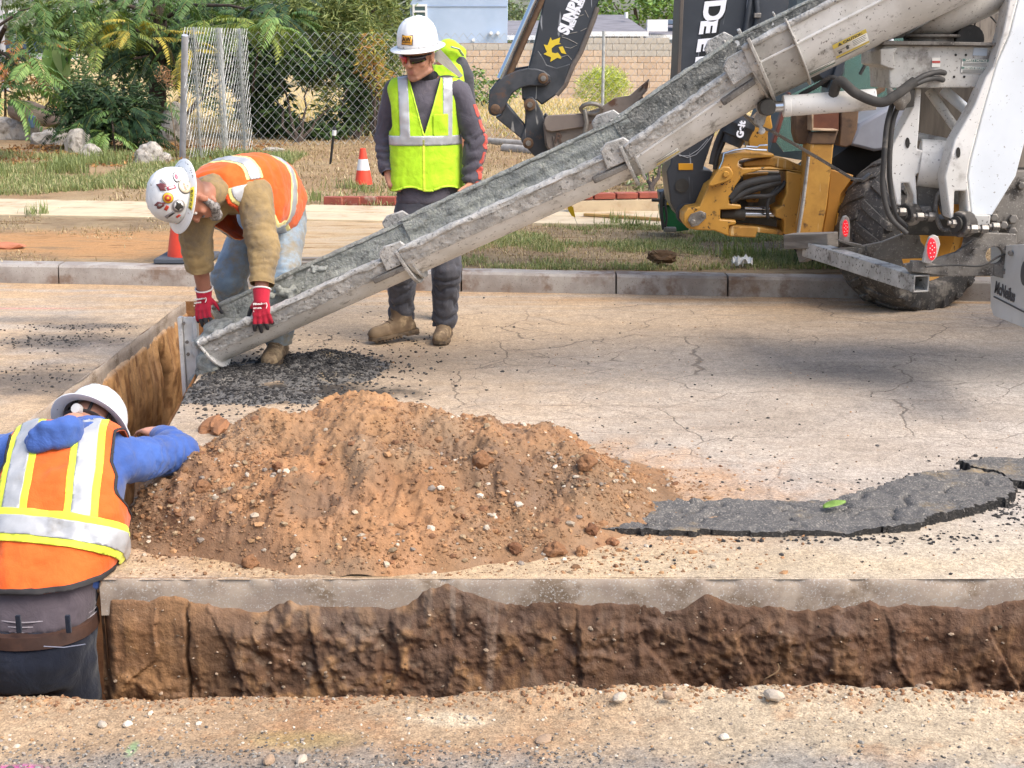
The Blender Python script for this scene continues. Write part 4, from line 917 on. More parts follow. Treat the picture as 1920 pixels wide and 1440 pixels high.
# stickers
def sticker(z, w, a, wd, ht, parent, base, bars, texts=(), da=0.0):
    """flat printed label on the outside of the chute: base patch and raised print"""
    S, U = z.SU(w); r = z.r0 + (z.r1 - z.r0) * w; n = 8; aa = ht / r
    def patch(w0, w1, a0, a1, dr): 
        mb = MB(); vs = []
        for k in range(n + 1): vs += [z.pt(w0, a0 + (a1 - a0) * k / n, dr), z.pt(w1, a0 + (a1 - a0) * k / n, dr)]
        mb.add(vs, [(2 * k, 2 * k + 1, 2 * k + 3, 2 * k + 2) for k in range(n)]); return mb
    wl = wd / z.L
    st = patch(w, w + wl, a, a + aa, .0025).build('sticker', base, parent); st.modifiers.new('t', 'SOLIDIFY').thickness = .001
    for (x0, x1, y0, y1, mt) in bars:
        o = patch(w + wl * x0, w + wl * x1, a + aa * y0, a + aa * y1, .004).build('print', mt, st)
    for (tx, x0, yy, sz, mt) in texts:
        mb = MB(); ang = a + aa * yy; o = z.pt(w + wl * x0, ang, .0052); o2 = z.pt(w + wl * x0, ang - .05, .0052); text_into(mb, tx, o, z.t, (o2 - o), sz, .001, .0008); mb.build('lettering', mt, st, smooth=False)
STW, STY, STK, STG = flat('sticker_white', '#d9d6cc', .4), flat('sticker_yellow', '#d3bd55', .4), flat('print_dark', '#4b4a48', .5), flat('sticker_green', '#5d7a70', .4)
sticker(S4, .335, .62, .165, .115, chute, STW, [(0, 1, 0, .22, STY), (0, 1, .72, .86, STY), (.55, .95, .28, .31, STK), (.55, .93, .37, .4, STK), (.55, .95, .46, .49, STK), (.55, .9, .55, .58, STK), (.08, .46, .42, .45, STK), (.1, .2, .5, .64, STK), (.34, .42, .36, .6, STK), (.1, .9, .9, .94, STK)], [('\u25b2 CAUTION', .14, .18, .021, STK)])
sticker(S4, .175, .98, .17, .06, chute, STW, [(0, 1, .35, .6, STG), (.05, .9, .1, .16, STK), (.05, .8, .22, .28, STK), (.05, .95, .72, .77, STK), (.05, .85, .86, .9, STK)])
sticker(S3, .1, .75, .13, .07, chute, STW, [(0, 1, .4, .62, STY), (.05, .95, .1, .15, STK), (.05, .9, .22, .27, STK), (.05, .95, .74, .78, STK)])
# aluminium form post standing in the trench at the lip
post = thing('form_post', 'upright aluminium post with bolts standing in the trench at the chute mouth', 'post', P(352, 740, 7.12))
t0, b0 = P(352, 594, 7.12), P(366, 790, 7.12) - V(0, 0, .6); mb = MB(); ax = (b0 - t0).normalized(); sd_ = V(1, 0, 0)
for dx, w, d in ((-.04, .022, .05), (.0, .05, .012), (.04, .022, .05)): mb.beam(t0 + sd_ * dx, b0 + sd_ * dx, w, d, (0, 1, 0))
mb.build('channel', ALU, post, .003)
mb = MB()
for a, b in ((339, 606), (345, 641), (347, 664)): hexbolt(mb, P(a + 6, b, 7.09), (0, -1, 0), .01, .012)
mb.build('bolts', STEEL, post)
plate('bracket', ((358, 640), (384, 634), (392, 648), (372, 668), (360, 668)), 7.1, .02, ALU, post, .003)
# ------------------------------------------------------------------ CONCRETE MIXER TRUCK (its rear end)
truck = thing('mixer_truck', 'rear of a white concrete mixer truck with pedestal, turntable and grey bumper bar', 'truck', G(1850, 640))
plate('pedestal_panel', ((1918, -30), (2010, -30), (2010, 60), (1935, 215), (1905, 330), (1860, 404), (1822, 404), (1815, 331), (1820, 300), (1843, 212), (1870, 118), (1893, 65)), 6.5, .03, WHITE2, truck, .006)
fl = plate('pedestal_leg', ((1899, -30), (1917, -30), (1892, 65), (1869, 118), (1842, 212), (1819, 300), (1814, 331), (1822, 409), (1813, 412), (1811, 358), (1790, 358), (1788, 412), (1781, 409), (1771, 331), (1790, 262), (1828, 196), (1848, 145), (1862, 125), (1881, 60)), 6.47, .12, WHITE, truck, .007)
plate('pedestal_leg', ((1716, 165), (1728, 166), (1723, 246), (1720, 279), (1737, 285), (1737, 320), (1717, 327), (1719, 358), (1721, 402), (1714, 402), (1713, 366), (1704, 343), (1690, 343), (1690, 386), (1681, 384), (1671, 333), (1667, 298), (1674, 270), (1712, 200)), 6.62, .12, WHITE, truck, .007)
mb = MB(); mb.cyl(P(1722, 305, 6.72), P(1832, 314, 6.66), .118, 28); mb.build('cross_tube', WHITE, truck, .004)
for a, b in ((1702, 268), (1797, 286)):
    mb = MB(); mb.prism([P(x, y, 6.465 if a > 1750 else 6.615) for x, y in circ(a, b, 4, 12, 10)], (0, .01, 0)); mb.build('slot', flat('slot_dark', '#2a2724', .8) if 'slot_dark' not in D.materials else D.materials['slot_dark'], truck)
beam = plate('turntable_beam', ((1660, 84), (1882, 87), (1847, 164), (1668, 166), (1666, 126), (1650, 121), (1650, 95)), 6.56, .36, WHITE3, truck, .006)
plate('beam_cheek', ((1651, 92), (1683, 90), (1676, 100), (1679, 130), (1665, 127), (1651, 121)), 6.53, .03, WHITE3, truck, .004)
plate('beam_edge', ((1658, 76), (1885, 80), (1884, 86), (1655, 84)), 6.52, .44, GREY, truck, .003)
for a, b in ((1792, 103), (1811, 103), (1789, 144), (1808, 144)): mb = MB(); mb.cyl(P(a, b, 6.557), P(a, b, 6.565), .006, 12); mb.build('bolt_hole', D.materials['slot_dark'], beam)
def panel_print(par, pts, Y, mat): 
    mb = MB(); mb.prism([P(*p, Y) for p in pts], (0, .002, 0)); return mb.build('print', mat, par, smooth=False)
panel_print(beam, ((1804, 110), (1858, 112), (1853, 139), (1802, 136)), 6.556, STW); panel_print(beam, ((1805, 110), (1858, 112), (1858, 117), (1805, 115)), 6.554, STG); panel_print(beam, ((1803, 125), (1856, 127), (1855, 131), (1803, 129)), 6.554, STG)
for k in range(3): panel_print(beam, ((1806, 117.5 + k * 2.4), (1850, 119 + k * 2.4), (1850, 119.8 + k * 2.4), (1806, 118.3 + k * 2.4)), 6.554, STK); panel_print(beam, ((1805, 131 + k * 2), (1846, 132.5 + k * 2), (1846, 133.2 + k * 2), (1805, 131.7 + k * 2)), 6.554, STK)
panel_print(beam, ((1826, 89), (1852, 90), (1850, 105), (1824, 104)), 6.556, flat('sticker_blue_grey', '#a8b2bb', .4))
panel_print(beam, ((1748, 108), (1763, 108), (1763, 126), (1747, 126)), 6.556, STW); panel_print(beam, ((1748, 114), (1763, 114), (1763, 118), (1748, 118)), 6.554, flat('sticker_red', '#b0453f', .4))
for tx, a, b, sz in (('SAFETY NOTICE', 1810, 114.6, .0145), ('AVISO DE SEGURIDAD', 1808, 128.8, .011)):
    mb = MB(); text_into(mb, tx, P(a, b, 6.552), (1, 0, -.03), (0, 0, 1), sz, .001, .0003); mb.build('lettering', STW, beam, smooth=False)
mb = MB(); c = P(1742, 68, 6.72); mb.lathe([(.0, -.03), (.12, -.03), (.12, -.008), (.145, -.006), (.15, .002), (.145, .008), (0, .008)], c, (0, 0, 1), 36); mb.build('turntable', GREY, truck, .002)
mb = MB(); mb.cyl(P(1800, 75, 6.8) - V(0, .15, 0), P(1800, 75, 6.8) + V(0, .15, 0), .07, 20); mb.build('slew_gear', DKGREY, truck, .004)
# hopper underside above the turntable, and mud streaked guard behind it
mb = MB(); A0, B0 = P(1700, 62, 6.72), P(1850, -40, 6.7); t, s_, u_ = frame(A0, B0); vs = []; n = 14
for c, r in ((A0, .06), (A0.lerp(B0, .35), .15), (B0, .22)):
    for k in range(n + 1): a = math.pi * k / n; vs.append(c + s_ * r * math.cos(a) - u_ * r * math.sin(a) * .8)
mb.add(vs, [(i * (n + 1) + k, i * (n + 1) + k + 1, (i + 1) * (n + 1) + k + 1, (i + 1) * (n + 1) + k) for i in range(2) for k in range(n)]); h = mb.build('hopper', WHITE3, truck); h.modifiers.new('t', 'SOLIDIFY').thickness = .012
plate('hopper_dark_inner', q6_ := [q6(*p) for p in ((270, 350), (480, 140), (690, 0), (760, 0), (500, 180), (350, 340))], 6.6, .04, DKGREY, truck, .003)  # dark plate drawn for the dark inner side of the hopper
GUARD = surf('mud_streaked_panel', '#8d8377', '#6f665c', .85, 0, 3, .35, .65, .2, .2, 40, .004, stretch=(6, 6, .7), dirt='#57504a', damt=(.5, .66), dsc=6)
plate('mud_guard', ((1755, -30), (1902, -30), (1875, 85), (1740, 85)), 7.05, .03, GUARD, truck, .003)
plate('mud_guard', ((1722, 80), (1850, 80), (1830, 290), (1715, 290)), 7.15, .03, surf('dark_streaked_panel', '#5d564e', '#453f39', .85, 0, 3, .35, .65, .2, .2, 40, .004, stretch=(6, 6, .7)), truck, .003)
for a, b, c, d, r, mt in ((1741, 169, 1799, 250, .022, WHITE3), (1768, 168, 1824, 216, .026, WHITE2), (1722, 256, 1786, 269, .02, WHITE3)):
    mb = MB(); mb.cyl(P(a, b, 6.8), P(c, d, 6.72), r, 14); mb.build('brace', mt, truck)
plate('hanger', ((1718, 330), (1768, 345), (1750, 416), (1722, 414)), 6.68, .06, GREY, truck, .005)
plate('frame_plate', ((1862, 335), (1900, 320), (2010, 320), (2010, 466), (1906, 466), (1902, 440), (1862, 412), (1850, 405)), 6.6, .06, GREY, truck, .005)
plate('frame_rail', ((1700, 410), (2010, 410), (2010, 452), (1700, 440)), 7.05, .2, DKGREY, truck, .006)
plate('tank', ((1898, 215), (2010, 120), (2010, 330), (1880, 330)), 6.75, .3, GUARD, truck, .01)
# mounts with rubber rings
for a, b, r, Y in ((1705, 402, .056, 6.62), (1806, 420, .064, 6.47)):
    ax = V(-.86, -.5, .05).normalized(); c = P(a, b, Y); mb = MB(); mb.lathe([(0, 0), (r * .5, 0), (r * .55, .01), (r * .9, .012), (r, .03), (r, .075), (r * .9, .09), (0, .09)], c - ax * .05, ax, 24); mt = mb.build('rubber_mount', surf('mount_rubber_%d' % a, '#3b3733', '#8c857c', .8, 0, 12, .45, .6, .15, .3), truck, .003)
    mb = MB(); mb.lathe([(r * .6, 0), (r * .6, .012), (0, .014)], c + ax * .045, ax, 20); mb.build('cap', DKGREY, mt)
for a, b, Y in ((1678, 396, 6.55), (1711, 405, 6.5), (1733, 404, 6.55), (1777, 418, 6.45), (1812, 428, 6.4), (1832, 428, 6.4), (1853, 424, 6.42)):
    mb = MB(); mb.cyl(P(a, b, Y), P(a + 8, b + 1, Y), .012, 10); hexbolt(mb, P(a + 7, b + 1, Y), (1, 0, 0), .023, .035); mb.build('pin', STEEL, truck, .002)
for a, b, r in ((1863, 407, 8), (1881, 421, 8), (1899, 410, 9), (1897, 433, 9), (1863, 434, 8), (1914, 347, 7), (1894, 474, 5)):
    mb = MB(); hexbolt(mb, P(a, b, 6.42 if b > 440 else 6.6), (-.2, -1, 0), r / 370, .03); mb.build('bolt', STEEL, truck, .002)
plate('clevis', ((1727, 388), (1746, 386), (1748, 414), (1722, 416)), 6.6, .06, GREY, truck, .004); plate('clevis', ((1828, 404), (1858, 404), (1854, 436), (1826, 436)), 6.44, .06, WHITE3, truck, .004)
# bumper brackets, hollow bar, lamps
plate('bumper_bracket', [q9(*p) for p in ((0, 760), (480, 710), (830, 640), (1290, 455), (1390, 450), (1440, 540), (1460, 640), (1510, 700), (1560, 910), (600, 935), (0, 815))], 7.3, .03, GREY, truck, .004)
plate('bumper_bracket', holed([q7(*p) for p in ((330, 900), (600, 850), (760, 800), (900, 700), (950, 690), (990, 640), (1250, 650), (1248, 960), (1200, 1020), (1130, 1010), (1060, 992), (550, 1000), (390, 985))], circ(1865, 479, 16.5, 22)), 6.5, .035, GREY, truck, .004)
for a, b, Y in ((q9(1380, 540) + (7.29,)), (q9(450, 790) + (7.29,)), (q9(600, 750) + (7.29,)), (q7(910, 790) + (6.49,)), (q7(1160, 955) + (6.49,)), (q7(1205, 800) + (6.49,))): mb = MB(); mb.lathe([(.016, 0), (.014, .008), (0, .009)], P(a, b, Y), (0, -1, 0), 14); mb.build('rivet', GREY, truck)
a_, b_ = P(1517, 466, 7.62), P(1728, 532, 6.47); d_ = (b_ - a_).normalized(); n_ = V(0, 0, 1); s_ = d_.cross(n_).normalized(); n_ = s_.cross(d_); hw = .043; vs = []; fs = []
for c in (a_, b_):
    for h in (hw, hw - .008):
        for x, y in ((-1, -1), (1, -1), (1, 1), (-1, 1)): vs.append(c + s_ * x * h + n_ * y * h)
for k in range(4):
    k2 = (k + 1) % 4; fs += [(k, k2, 8 + k2, 8 + k), (4 + k, 12 + k, 12 + k2, 4 + k2), (8 + k, 8 + k2, 12 + k2, 12 + k), (k, 4 + k, 4 + k2, k2)]
mb = MB(); mb.add(vs, fs); bar = mb.build('bumper_bar', surf('galvanised_bar', '#b9b8b4', '#9d9b96', .55, .2, 8, .35, .65, .12, .3, 60, .003, dirt='#6f6a64', damt=(.55, .66), dsc=10, speck='#55514c', ssc=50, samt=.08), truck, .004)
mb = MB(); mb.beam(a_ + d_ * .3, b_ - d_ * .12, .05, .05); mb.build('bar_dark_core', D.materials['slot_dark'], bar)  # dark core stands in for the shade inside the hollow bar
mb = MB(); mb.beam(P(1480, 452, 7.7), P(1562, 450, 7.5), .12, .085); mb.build('wood_block', WOODG, truck, .006)
mb = MB(); mb.beam(P(1503, 478, 7.68), P(1520, 470, 7.62), .07, .09); mb.build('bar_stub', GREY, truck, .004)
LENS, _t, _b = newmat('red_lens', .2); _b.inputs['Base Color'].default_value = C4('#d5242f'); _b.inputs['Emission Color'].default_value = C4('#ff2a36'); _b.inputs['Emission Strength'].default_value = .35
LED = flat('led_dot', '#ffd9d9', .3)
for fr, cx, cy, rx, ry, Y in (([q9(*p) for p in ((135, 620), (145, 330), (190, 230), (240, 215), (285, 255), (300, 400), (285, 690), (200, 650))], 1586, 428.5, 5.5, 16, 7.35), ([q9(*p) for p in ((1490, 980), (1555, 700), (1600, 570), (1680, 530), (1740, 555), (1775, 680), (1720, 880), (1610, 1010))], 1748, 467.5, 8.3, 21, 6.42)):
    f_ = plate('lamp_bracket', fr, Y, .03, WHITE3, truck, .004); c = P(cx, cy, Y - .006)
    mb = MB(); mb.prism([P(a, b, Y - .014) for a, b in circ(cx, cy, rx, 22, ry)], (0, .016, 0)); ln = mb.build('lens', LENS, f_, .004)
    mb = MB()
    for u_, v_ in ((-.35, .55), (.35, .6), (-.5, .1), (.5, .15), (0, -.05), (-.45, -.35), (.45, -.3), (-.3, -.7), (.3, -.65), (0, .3)): mb.ball(P(cx + u_ * rx, cy - v_ * ry, Y - .015), .0032, 6, 4)
    mb.build('led_dots', LED, ln)['kind'] = 'stuff'
plate('lamp_shelf', [q9(*p) for p in ((120, 610), (300, 650), (510, 700), (370, 730), (120, 640))], 7.3, .05, GREY, truck, .003); plate('lamp_shelf', [q9(*p) for p in ((1320, 960), (1480, 965), (1900, 1060), (1900, 1200), (1300, 1130))], 6.46, .05, GREY, truck, .003)
# mud flap, square to the truck
FX = 2.42; poly = [PX(1857, 462, FX), PX(1857, 575, FX), PX(1863, 592, FX), PX(2000, 647, FX), PX(2000, 452, FX)]
flap = MB().prism(poly, (.012, 0, 0)).build('mud_flap', surf('white_mud_flap', '#c9c9c6', '#bdbdb9', .5, 0, 3, .4, .65, .05, .1, dirt='#97938c', damt=(.6, .75), dsc=5), truck, .003)
mb = MB(); o = PX(1864, 548, FX - .003); text_into(mb, 'McNeilus', o, (0, -1, 0), (0, 0, 1), .085, .002, .002, .85, .18); mb.build('lettering', flat('flap_print', '#4a4a4c', .6), flap, smooth=False)
mb = MB(); mb.beam(o + V(0, .0, -.022), o + V(0, -.42, -.022), .003, .007); mb.build('underline', D.materials['flap_print'], flap)
mb = MB(); mb.ball(PX(1921, 512, FX - .004), (.004, .05, .06), 14, 8); mb.build('flap_emblem', D.materials['flap_print'], flap)
# chute cylinder
mb = MB(); mb.cyl(P(1470, 199, 6.55), P(1642, 186, 6.5), .05, 24); mb.cyl(P(1468, 199, 6.55), P(1482, 198, 6.548), .053, 24); cy = mb.build('hydraulic_cylinder', WHITE, truck, .004)
mb = MB(); mb.cyl(P(1440, 201, 6.56), P(1472, 199, 6.55), .026, 20); mb.build('piston_rod', CHROME, cy)
mb = MB(); mb.cyl(P(1437, 201, 6.56) - V(0, .04, 0), P(1437, 201, 6.56) + V(0, .04, 0), .04, 16); mb.build('rod_eye', DKGREY, cy, .004)
lumps('cylinder_mount', P(1690, 184, 6.52), (.06, .045, .045), 8, GREY, truck, 9, .01); plate('mount_bracket', ((1686, 168), (1716, 166), (1714, 200), (1690, 204)), 6.57, .05, DKGREY, truck, .004)
def hose(name, pts, r, parent, mat=RUBBER, n=10):
    """smooth run through (px, py, Y) points"""
    p = [P(*q_) for q_ in pts]; out = []
    p = [p[0] * 2 - p[1]] + p + [p[-1] * 2 - p[-2]]
    for i in range(1, len(p) - 2):
        for k in range(8):
            t_ = k / 8; a, b, c, d = p[i - 1], p[i], p[i + 1], p[i + 2]
            out.append(.5 * ((2 * b) + (c - a) * t_ + (2 * a - 5 * b + 4 * c - d) * t_ ** 2 + (3 * b - a - 3 * c + d) * t_ ** 3))
    out.append(p[-2]); mb = MB(); mb.tube(out, r, n); return mb.build(name, mat, parent, sharp=50)
hose('hose', ((1562, 178, 6.5), (1575, 152, 6.45), (1605, 175, 6.42), (1650, 192, 6.4), (1680, 178, 6.4), (1715, 152, 6.42)), .024, truck, surf('hose_sleeve', '#3c3a37', '#4a4743', .9, 0, 20, bump=.4, bsc=60))
hose('hose', ((1500, 178, 6.6), (1530, 162, 6.55), (1558, 145, 6.5), (1580, 155, 6.48)), .011, truck)
hose('hose', ((1710, 155, 6.43), (1735, 141, 6.45), (1760, 135, 6.5), (1771, 137, 6.55)), .013, truck); hose('hose', ((1712, 160, 6.43), (1735, 150, 6.45), (1755, 147, 6.5), (1768, 150, 6.55)), .013, truck)
hose('hose', ((1674, 192, 6.55), (1663, 235, 6.52), (1658, 290, 6.5), (1655, 350, 6.5), (1668, 405, 6.5), (1700, 438, 6.5)), .013, truck); hose('hose', ((1684, 198, 6.58), (1672, 240, 6.56), (1668, 330, 6.55), (1680, 400, 6.55), (1700, 425, 6.55)), .013, truck)
hose('hose', ((1770, 350, 6.6), (1757, 370, 6.6), (1755, 400, 6.6), (1765, 428, 6.58), (1785, 432, 6.55)), .011, truck, GREY); hose('hose', ((1776, 352, 6.62), (1764, 375, 6.62), (1770, 400, 6.6), (1782, 412, 6.6)), .013, truck, GREY)
hose('cable', ((1815, 0, 6.8), (1830, 15, 6.75), (1850, 25, 6.75), (1870, 45, 6.75), (1885, 70, 6.7)), .004, truck); hose('cable', ((1812, 65, 6.8), (1818, 40, 6.78), (1832, 15, 6.75), (1828, 45, 6.78), (1814, 68, 6.8)), .004, truck)
hose('cable', ((1735, 500, 6.4), (1790, 497, 6.44), (1840, 498, 6.46), (1880, 478, 6.5), (1925, 472, 6.5)), .005, truck)
# drum, rails and wheels out of view, added to cast the truck's shadow
mb = MB(); mb.lathe([(.35, 0), (.5, .1), (1.05, 1.9), (1.15, 2.6), (1.15, 3.4), (.85, 4.6), (.3, 5.0)], (4.0, 7.3, 2.6), (.985, 0, -.17), 40); mb.build('drum', WHITE2, truck)
for y in (6.75, 7.65): mb = MB(); mb.box((6, y, .95), (7, .12, .28)); mb.build('chassis_rail', DKGREY, truck)
for x, y in ((3.9, 6.15), (3.9, 8.05), (5.2, 6.15), (5.2, 8.05)):
    mb = MB(); mb.lathe([(.28, -.25), (.48, -.25), (.52, -.2), (.52, .2), (.48, .25), (.28, .25)], (x, y, .52), (0, 1, 0), 32); w = mb.build('wheel', TYRE, truck, .01)
    mb = MB(); mb.lathe([(0, -.1), (.27, -.2), (.28, .2), (0, .1)], (x, y, .52), (0, 1, 0), 24); mb.build('rim', WHITE2, w)
# ------------------------------------------------------------------ BACKHOE LOADER behind the truck
hoe = thing('backhoe', 'yellow and black backhoe digger parked on the kerb behind the mixer truck', 'backhoe', (2.4, 9.6, .1))
YB = 9.0
boom = plate('boom', ((1283, -80), (1490, -80), (1478, 15), (1400, 112), (1346, 233), (1321, 308), (1318, 318), (1332, 318), (1341, 327), (1328, 345), (1318, 368), (1312, 384), (1296, 402), (1282, 411), (1270, 404), (1257, 380), (1252, 340), (1250, 322), (1257, 308), (1262, 270), (1272, 140)), YB, .34, BLACKP, hoe, .01)
plate('boom_edge', ((1279, -80), (1286, -80), (1276, 140), (1268, 215), (1263, 215), (1270, 130)), YB - .015, .37, surf('edge_strip', '#4b4742', '#5a5048', .6), hoe, .003)
LETW = flat('white_lettering', '#e4e5ea', .5); LETB = flat('lettering_outline', '#0f1113', .6); LOGOY = flat('logo_yellow', '#d6b92f', .5)
mb = MB(); mb.prism([P(a, b, YB - .003) for a, b in ((1320, -60), (1364, -60), (1363, 15), (1357, 33), (1351, 38), (1346, 75), (1341, 130), (1308, 128), (1314, 75), (1318, 38), (1322, 25))], (0, .004, 0)); lb = mb.build('lettering_ground', LETB, boom, smooth=False)
for ch, a, b, sz, sx_ in (('D', 1324, 1, .186, 1.0), ('E', 1316.5, 39, .142, 1.15), ('E', 1311.5, 72.5, .142, 1.15), ('R', 1307, 106, .142, 1.0), ('E', 1303, 140, .142, 1.15)):
    mb = MB(); text_into(mb, ch, P(a, b, YB - .006), (-.13, 0, -1), (1, 0, .09), sz, .003, .008, sx_); mb.build('lettering', LETW, lb, smooth=False)
plate('marker_plate', [q8(*p) for p in ((228, 552), (347, 552), (347, 606), (228, 606))], YB - .006, .01, flat('amber_marker', '#c98f1c', .4), hoe, .002)
mb = MB(); mb.lathe([(.03, 0), (.044, .004), (.046, .012), (.0, .012)], P(*q8(255, 730), YB), (0, -1, 0), 28); mb.build('pin_cover', DKGREY, hoe); mb = MB(); mb.lathe([(.07, 0), (.066, .006), (0, .007)], P(*q8(290, 962), YB), (0, -1, 0), 28); mb.build('pin_cover', BLACKP, hoe)
for pts in (((190, 420), (230, 480), (300, 505), (370, 480), (430, 420), (500, 330)), ((200, 440), (240, 490), (310, 490), (390, 440), (470, 350))):
    mb = MB(); mb.tube([P(*q8(*p), YB - .002) for p in pts], .003, 6); mb.build('weld_line', surf('scuff', '#8b8d90') if 'scuff' not in D.materials else D.materials['scuff'], boom)
hose('pipe', ((1408, -20, YB - .02), (1402, 30, YB - .02), (1398, 60, YB - .02)), .018, hoe, BLACKP); hose('pipe', ((1416, -20, YB - .02), (1420, 25, YB - .02), (1416, 55, YB - .02)), .018, hoe, BLACKP)
mb = MB(); mb.box(P(1420, 29, YB - .04), (.045, .03, .03)); mb.build('pipe_clamp', STEEL, hoe, .003)
# dipper arm
YD = 9.35
dip = plate('dipper_arm', [q4(*p) for p in ((745, -200), (1250, -200), (1150, 0), (1125, 70), (1100, 160), (1060, 265), (1000, 420), (920, 540), (870, 690), (800, 775), (680, 862), (640, 820), (520, 820), (515, 710), (570, 560), (600, 440))], YD, .26, BLACKP, hoe, .01)
plate('wear_plate', [q4(*p) for p in ((575, 555), (600, 470), (650, 412), (690, 470), (720, 530), (800, 555), (915, 520), (905, 560), (860, 710), (800, 770), (680, 855), (640, 815), (522, 812), (520, 712))], YD - .014, .288, BLACKW, hoe, .006)
mb = MB(); ed = ((1135, 60), (1100, 170), (1060, 270), (1000, 425), (935, 535), (872, 690), (800, 778)); mb.tube([P(*q4(*p), YD + .0) for p in ed], .018, 8); mb.build('scraped_edge', RUSTG, hoe)
for tx, a, b, sz, bd in (('SUNBELT', 1064, 66, .105, .006), ('RENTALS', 1073, 57, .047, .003)):
    mb = MB(); text_into(mb, tx, P(a, b, YD - .003), (.385, 0, .92), (-.92, 0, .385), sz, .003, bd, .82 if sz > .08 else 1.12); mb.build('lettering', LETW, dip, smooth=False)
mb = MB(); mb.prism([P(*q2(*p), YD - .004) for p in ((630, 840), (660, 910), (845, 845), (820, 970), (870, 985), (740, 1015), (650, 1090), (660, 1180), (740, 1200), (790, 1180), (870, 1280), (860, 1325), (780, 1300), (620, 1390), (640, 1290), (470, 1215), (545, 1170), (475, 1000), (560, 1020))], (0, .004, 0)); mb.prism([P(*q2(*p), YD - .004) for p in ((810, 1060), (900, 1040), (985, 1220), (870, 1190))], (0, .004, 0)); mb.build('emblem', LOGOY, dip, smooth=False)
for pts in (((880, 800), (1000, 770), (1150, 735), (1230, 720)), ((880, 830), (1050, 890), (1230, 985)), ((950, 1060), (1080, 1085), (1230, 1010)), ((1180, 410), (1280, 360), (1370, 330)), ((1400, 230), (1480, 390)), ((860, 1290), (1010, 1240), (1100, 1340)), ((1300, 700), (1450, 630))): mb = MB(); mb.tube([P(*q2(*p), YD - .001) for p in pts], .0026, 6); mb.build('scratch', D.materials.get('bare_scratch') or surf('bare_scratch', '#77746e', '#8f8b84', .6, sc=30), dip)
ram = MB(); ram.cyl(P(1012, -20, YD - .03), P(938, 148, YD - .03), .026, 18); ram.build('piston_rod', CHROME, hoe); mb = MB(); mb.cyl(P(1022, -12, YD + .02), P(950, 150, YD + .02), .022, 14); mb.build('rod_guard', BROWN, hoe)
plate('bucket_link', [q4(*p) for p in ((250, 760), (290, 700), (340, 650), (400, 610), (480, 575), (560, 557), (640, 562), (700, 580), (750, 620), (755, 665), (720, 700), (660, 705), (580, 702), (500, 722), (440, 765), (400, 830), (375, 890), (345, 935), (290, 952), (250, 930), (240, 890))], YD - .06, .05, BLACKW, hoe, .008)
plate('bucket_link', [q4(*p) for p in ((250, 745), (330, 640), (440, 560), (570, 538), (600, 560), (440, 620), (300, 760))], YD + .27, .05, BLACKW, hoe, .006)
plate('tipping_lever', [q4(*p) for p in ((300, 962), (345, 940), (392, 850), (545, 1030), (545, 1090), (530, 1150))], YD - .03, .3, BLACKW, hoe, .008)
plate('bucket_ear', [q4(*p) for p in ((535, 830), (560, 795), (600, 790), (640, 830), (690, 930), (720, 1100), (760, 1260), (690, 1290), (650, 1310), (560, 1215), (510, 1155), (515, 1110), (545, 1030), (548, 930))], YD - .045, .35, BLACKW, hoe, .008)
bk = MB(); side = [q4(*p) for p in ((695, 1000), (720, 950), (1000, 928), (1160, 880), (1280, 800), (1405, 780), (1470, 720), (1560, 645), (1545, 740), (1500, 790), (1400, 905), (1200, 985), (1010, 1140), (760, 1270), (720, 1180))]
bk.prism([P(a, b, YD - .16) for a, b in side], (0, .02, 0)); bk.prism([P(a, b, YD + .42) for a, b in side], (0, .02, 0))
prof = [q4(*p) for p in ((740, 960), (710, 1010), (725, 1180), (770, 1260), (1010, 1135), (1200, 980), (1400, 900), (1500, 785))]
for i in range(len(prof) - 1): a, b = P(*prof[i], YD - .14), P(*prof[i + 1], YD - .14); nn = V(0, 1, 0).cross((b - a).normalized()) * .015; bk.prism([a, b, b + nn, a + nn], (0, .56, 0))
bucket = bk.build('bucket', RUSTG, hoe, .004)
plate('side_cutter', [q4(*p) for p in ((695, 1010), (705, 965), (740, 942), (1000, 928), (1035, 955), (1060, 1005), (1040, 1038), (760, 1080), (715, 1065))], YD - .185, .025, surf('smooth_steel', '#7b7068', '#857a70', .55, .3, 5, bump=.1), hoe, .006)
for k in range(4): plate('bucket_tooth', [q4(*p) for p in ((1400, 900), (1470, 735), (1555, 650), (1548, 720), (1500, 785), (1440, 850))], YD - .16 + k * .185, .05, RUSTG, hoe, .004)
mb = MB(); c = P(*q4(1085, 890), YD - .2); mb.tube([c + V(.07 * math.cos(a), -.02 * math.sin(a), .035 * math.sin(a)) for a in np.linspace(0, 6.28, 18)], .014, 10, False); mb.tube([c + V(-.045, 0, -.005), c + V(-.03, -.01, -.09), c + V(-.05, 0, -.19)], .016, 8); mb.build('lifting_shackle', STEEL, hoe)
for a, b, r in ((690, 640, 42), (580, 855, 48), (568, 1170, 44), (300, 892, 40)):
    c = P(*q4(a, b), YD - .05); mb = MB(); mb.lathe([(r * .00085, 0), (r * .00085, .03), (r * .0006, .034)], c, (0, -1, 0), 24); pins = mb.build('pin', BROWN, hoe, .002)
    if r > 40: mb = MB(); mb.lathe([(.02, 0), (.018, .022), (0, .023)], P(*q4(a + 2, b + 2), YD - .08), (0, -1, 0), 16); mb.build('pin_head', STEEL, pins)
mb = MB(); text_into(mb, 'R', P(*q4(780, 1160), YD - .178), (1, 0, -.2), (.2, 0, 1), .09, .003, .003); mb.build('lettering', flat('cast_mark', '#4b3a30', .7), bucket, smooth=False)
plate('cast_tag', [q4(*p) for p in ((770, 1115), (825, 1108), (850, 1200), (790, 1230))], YD - .172, .012, RUSTG, bucket, .002)
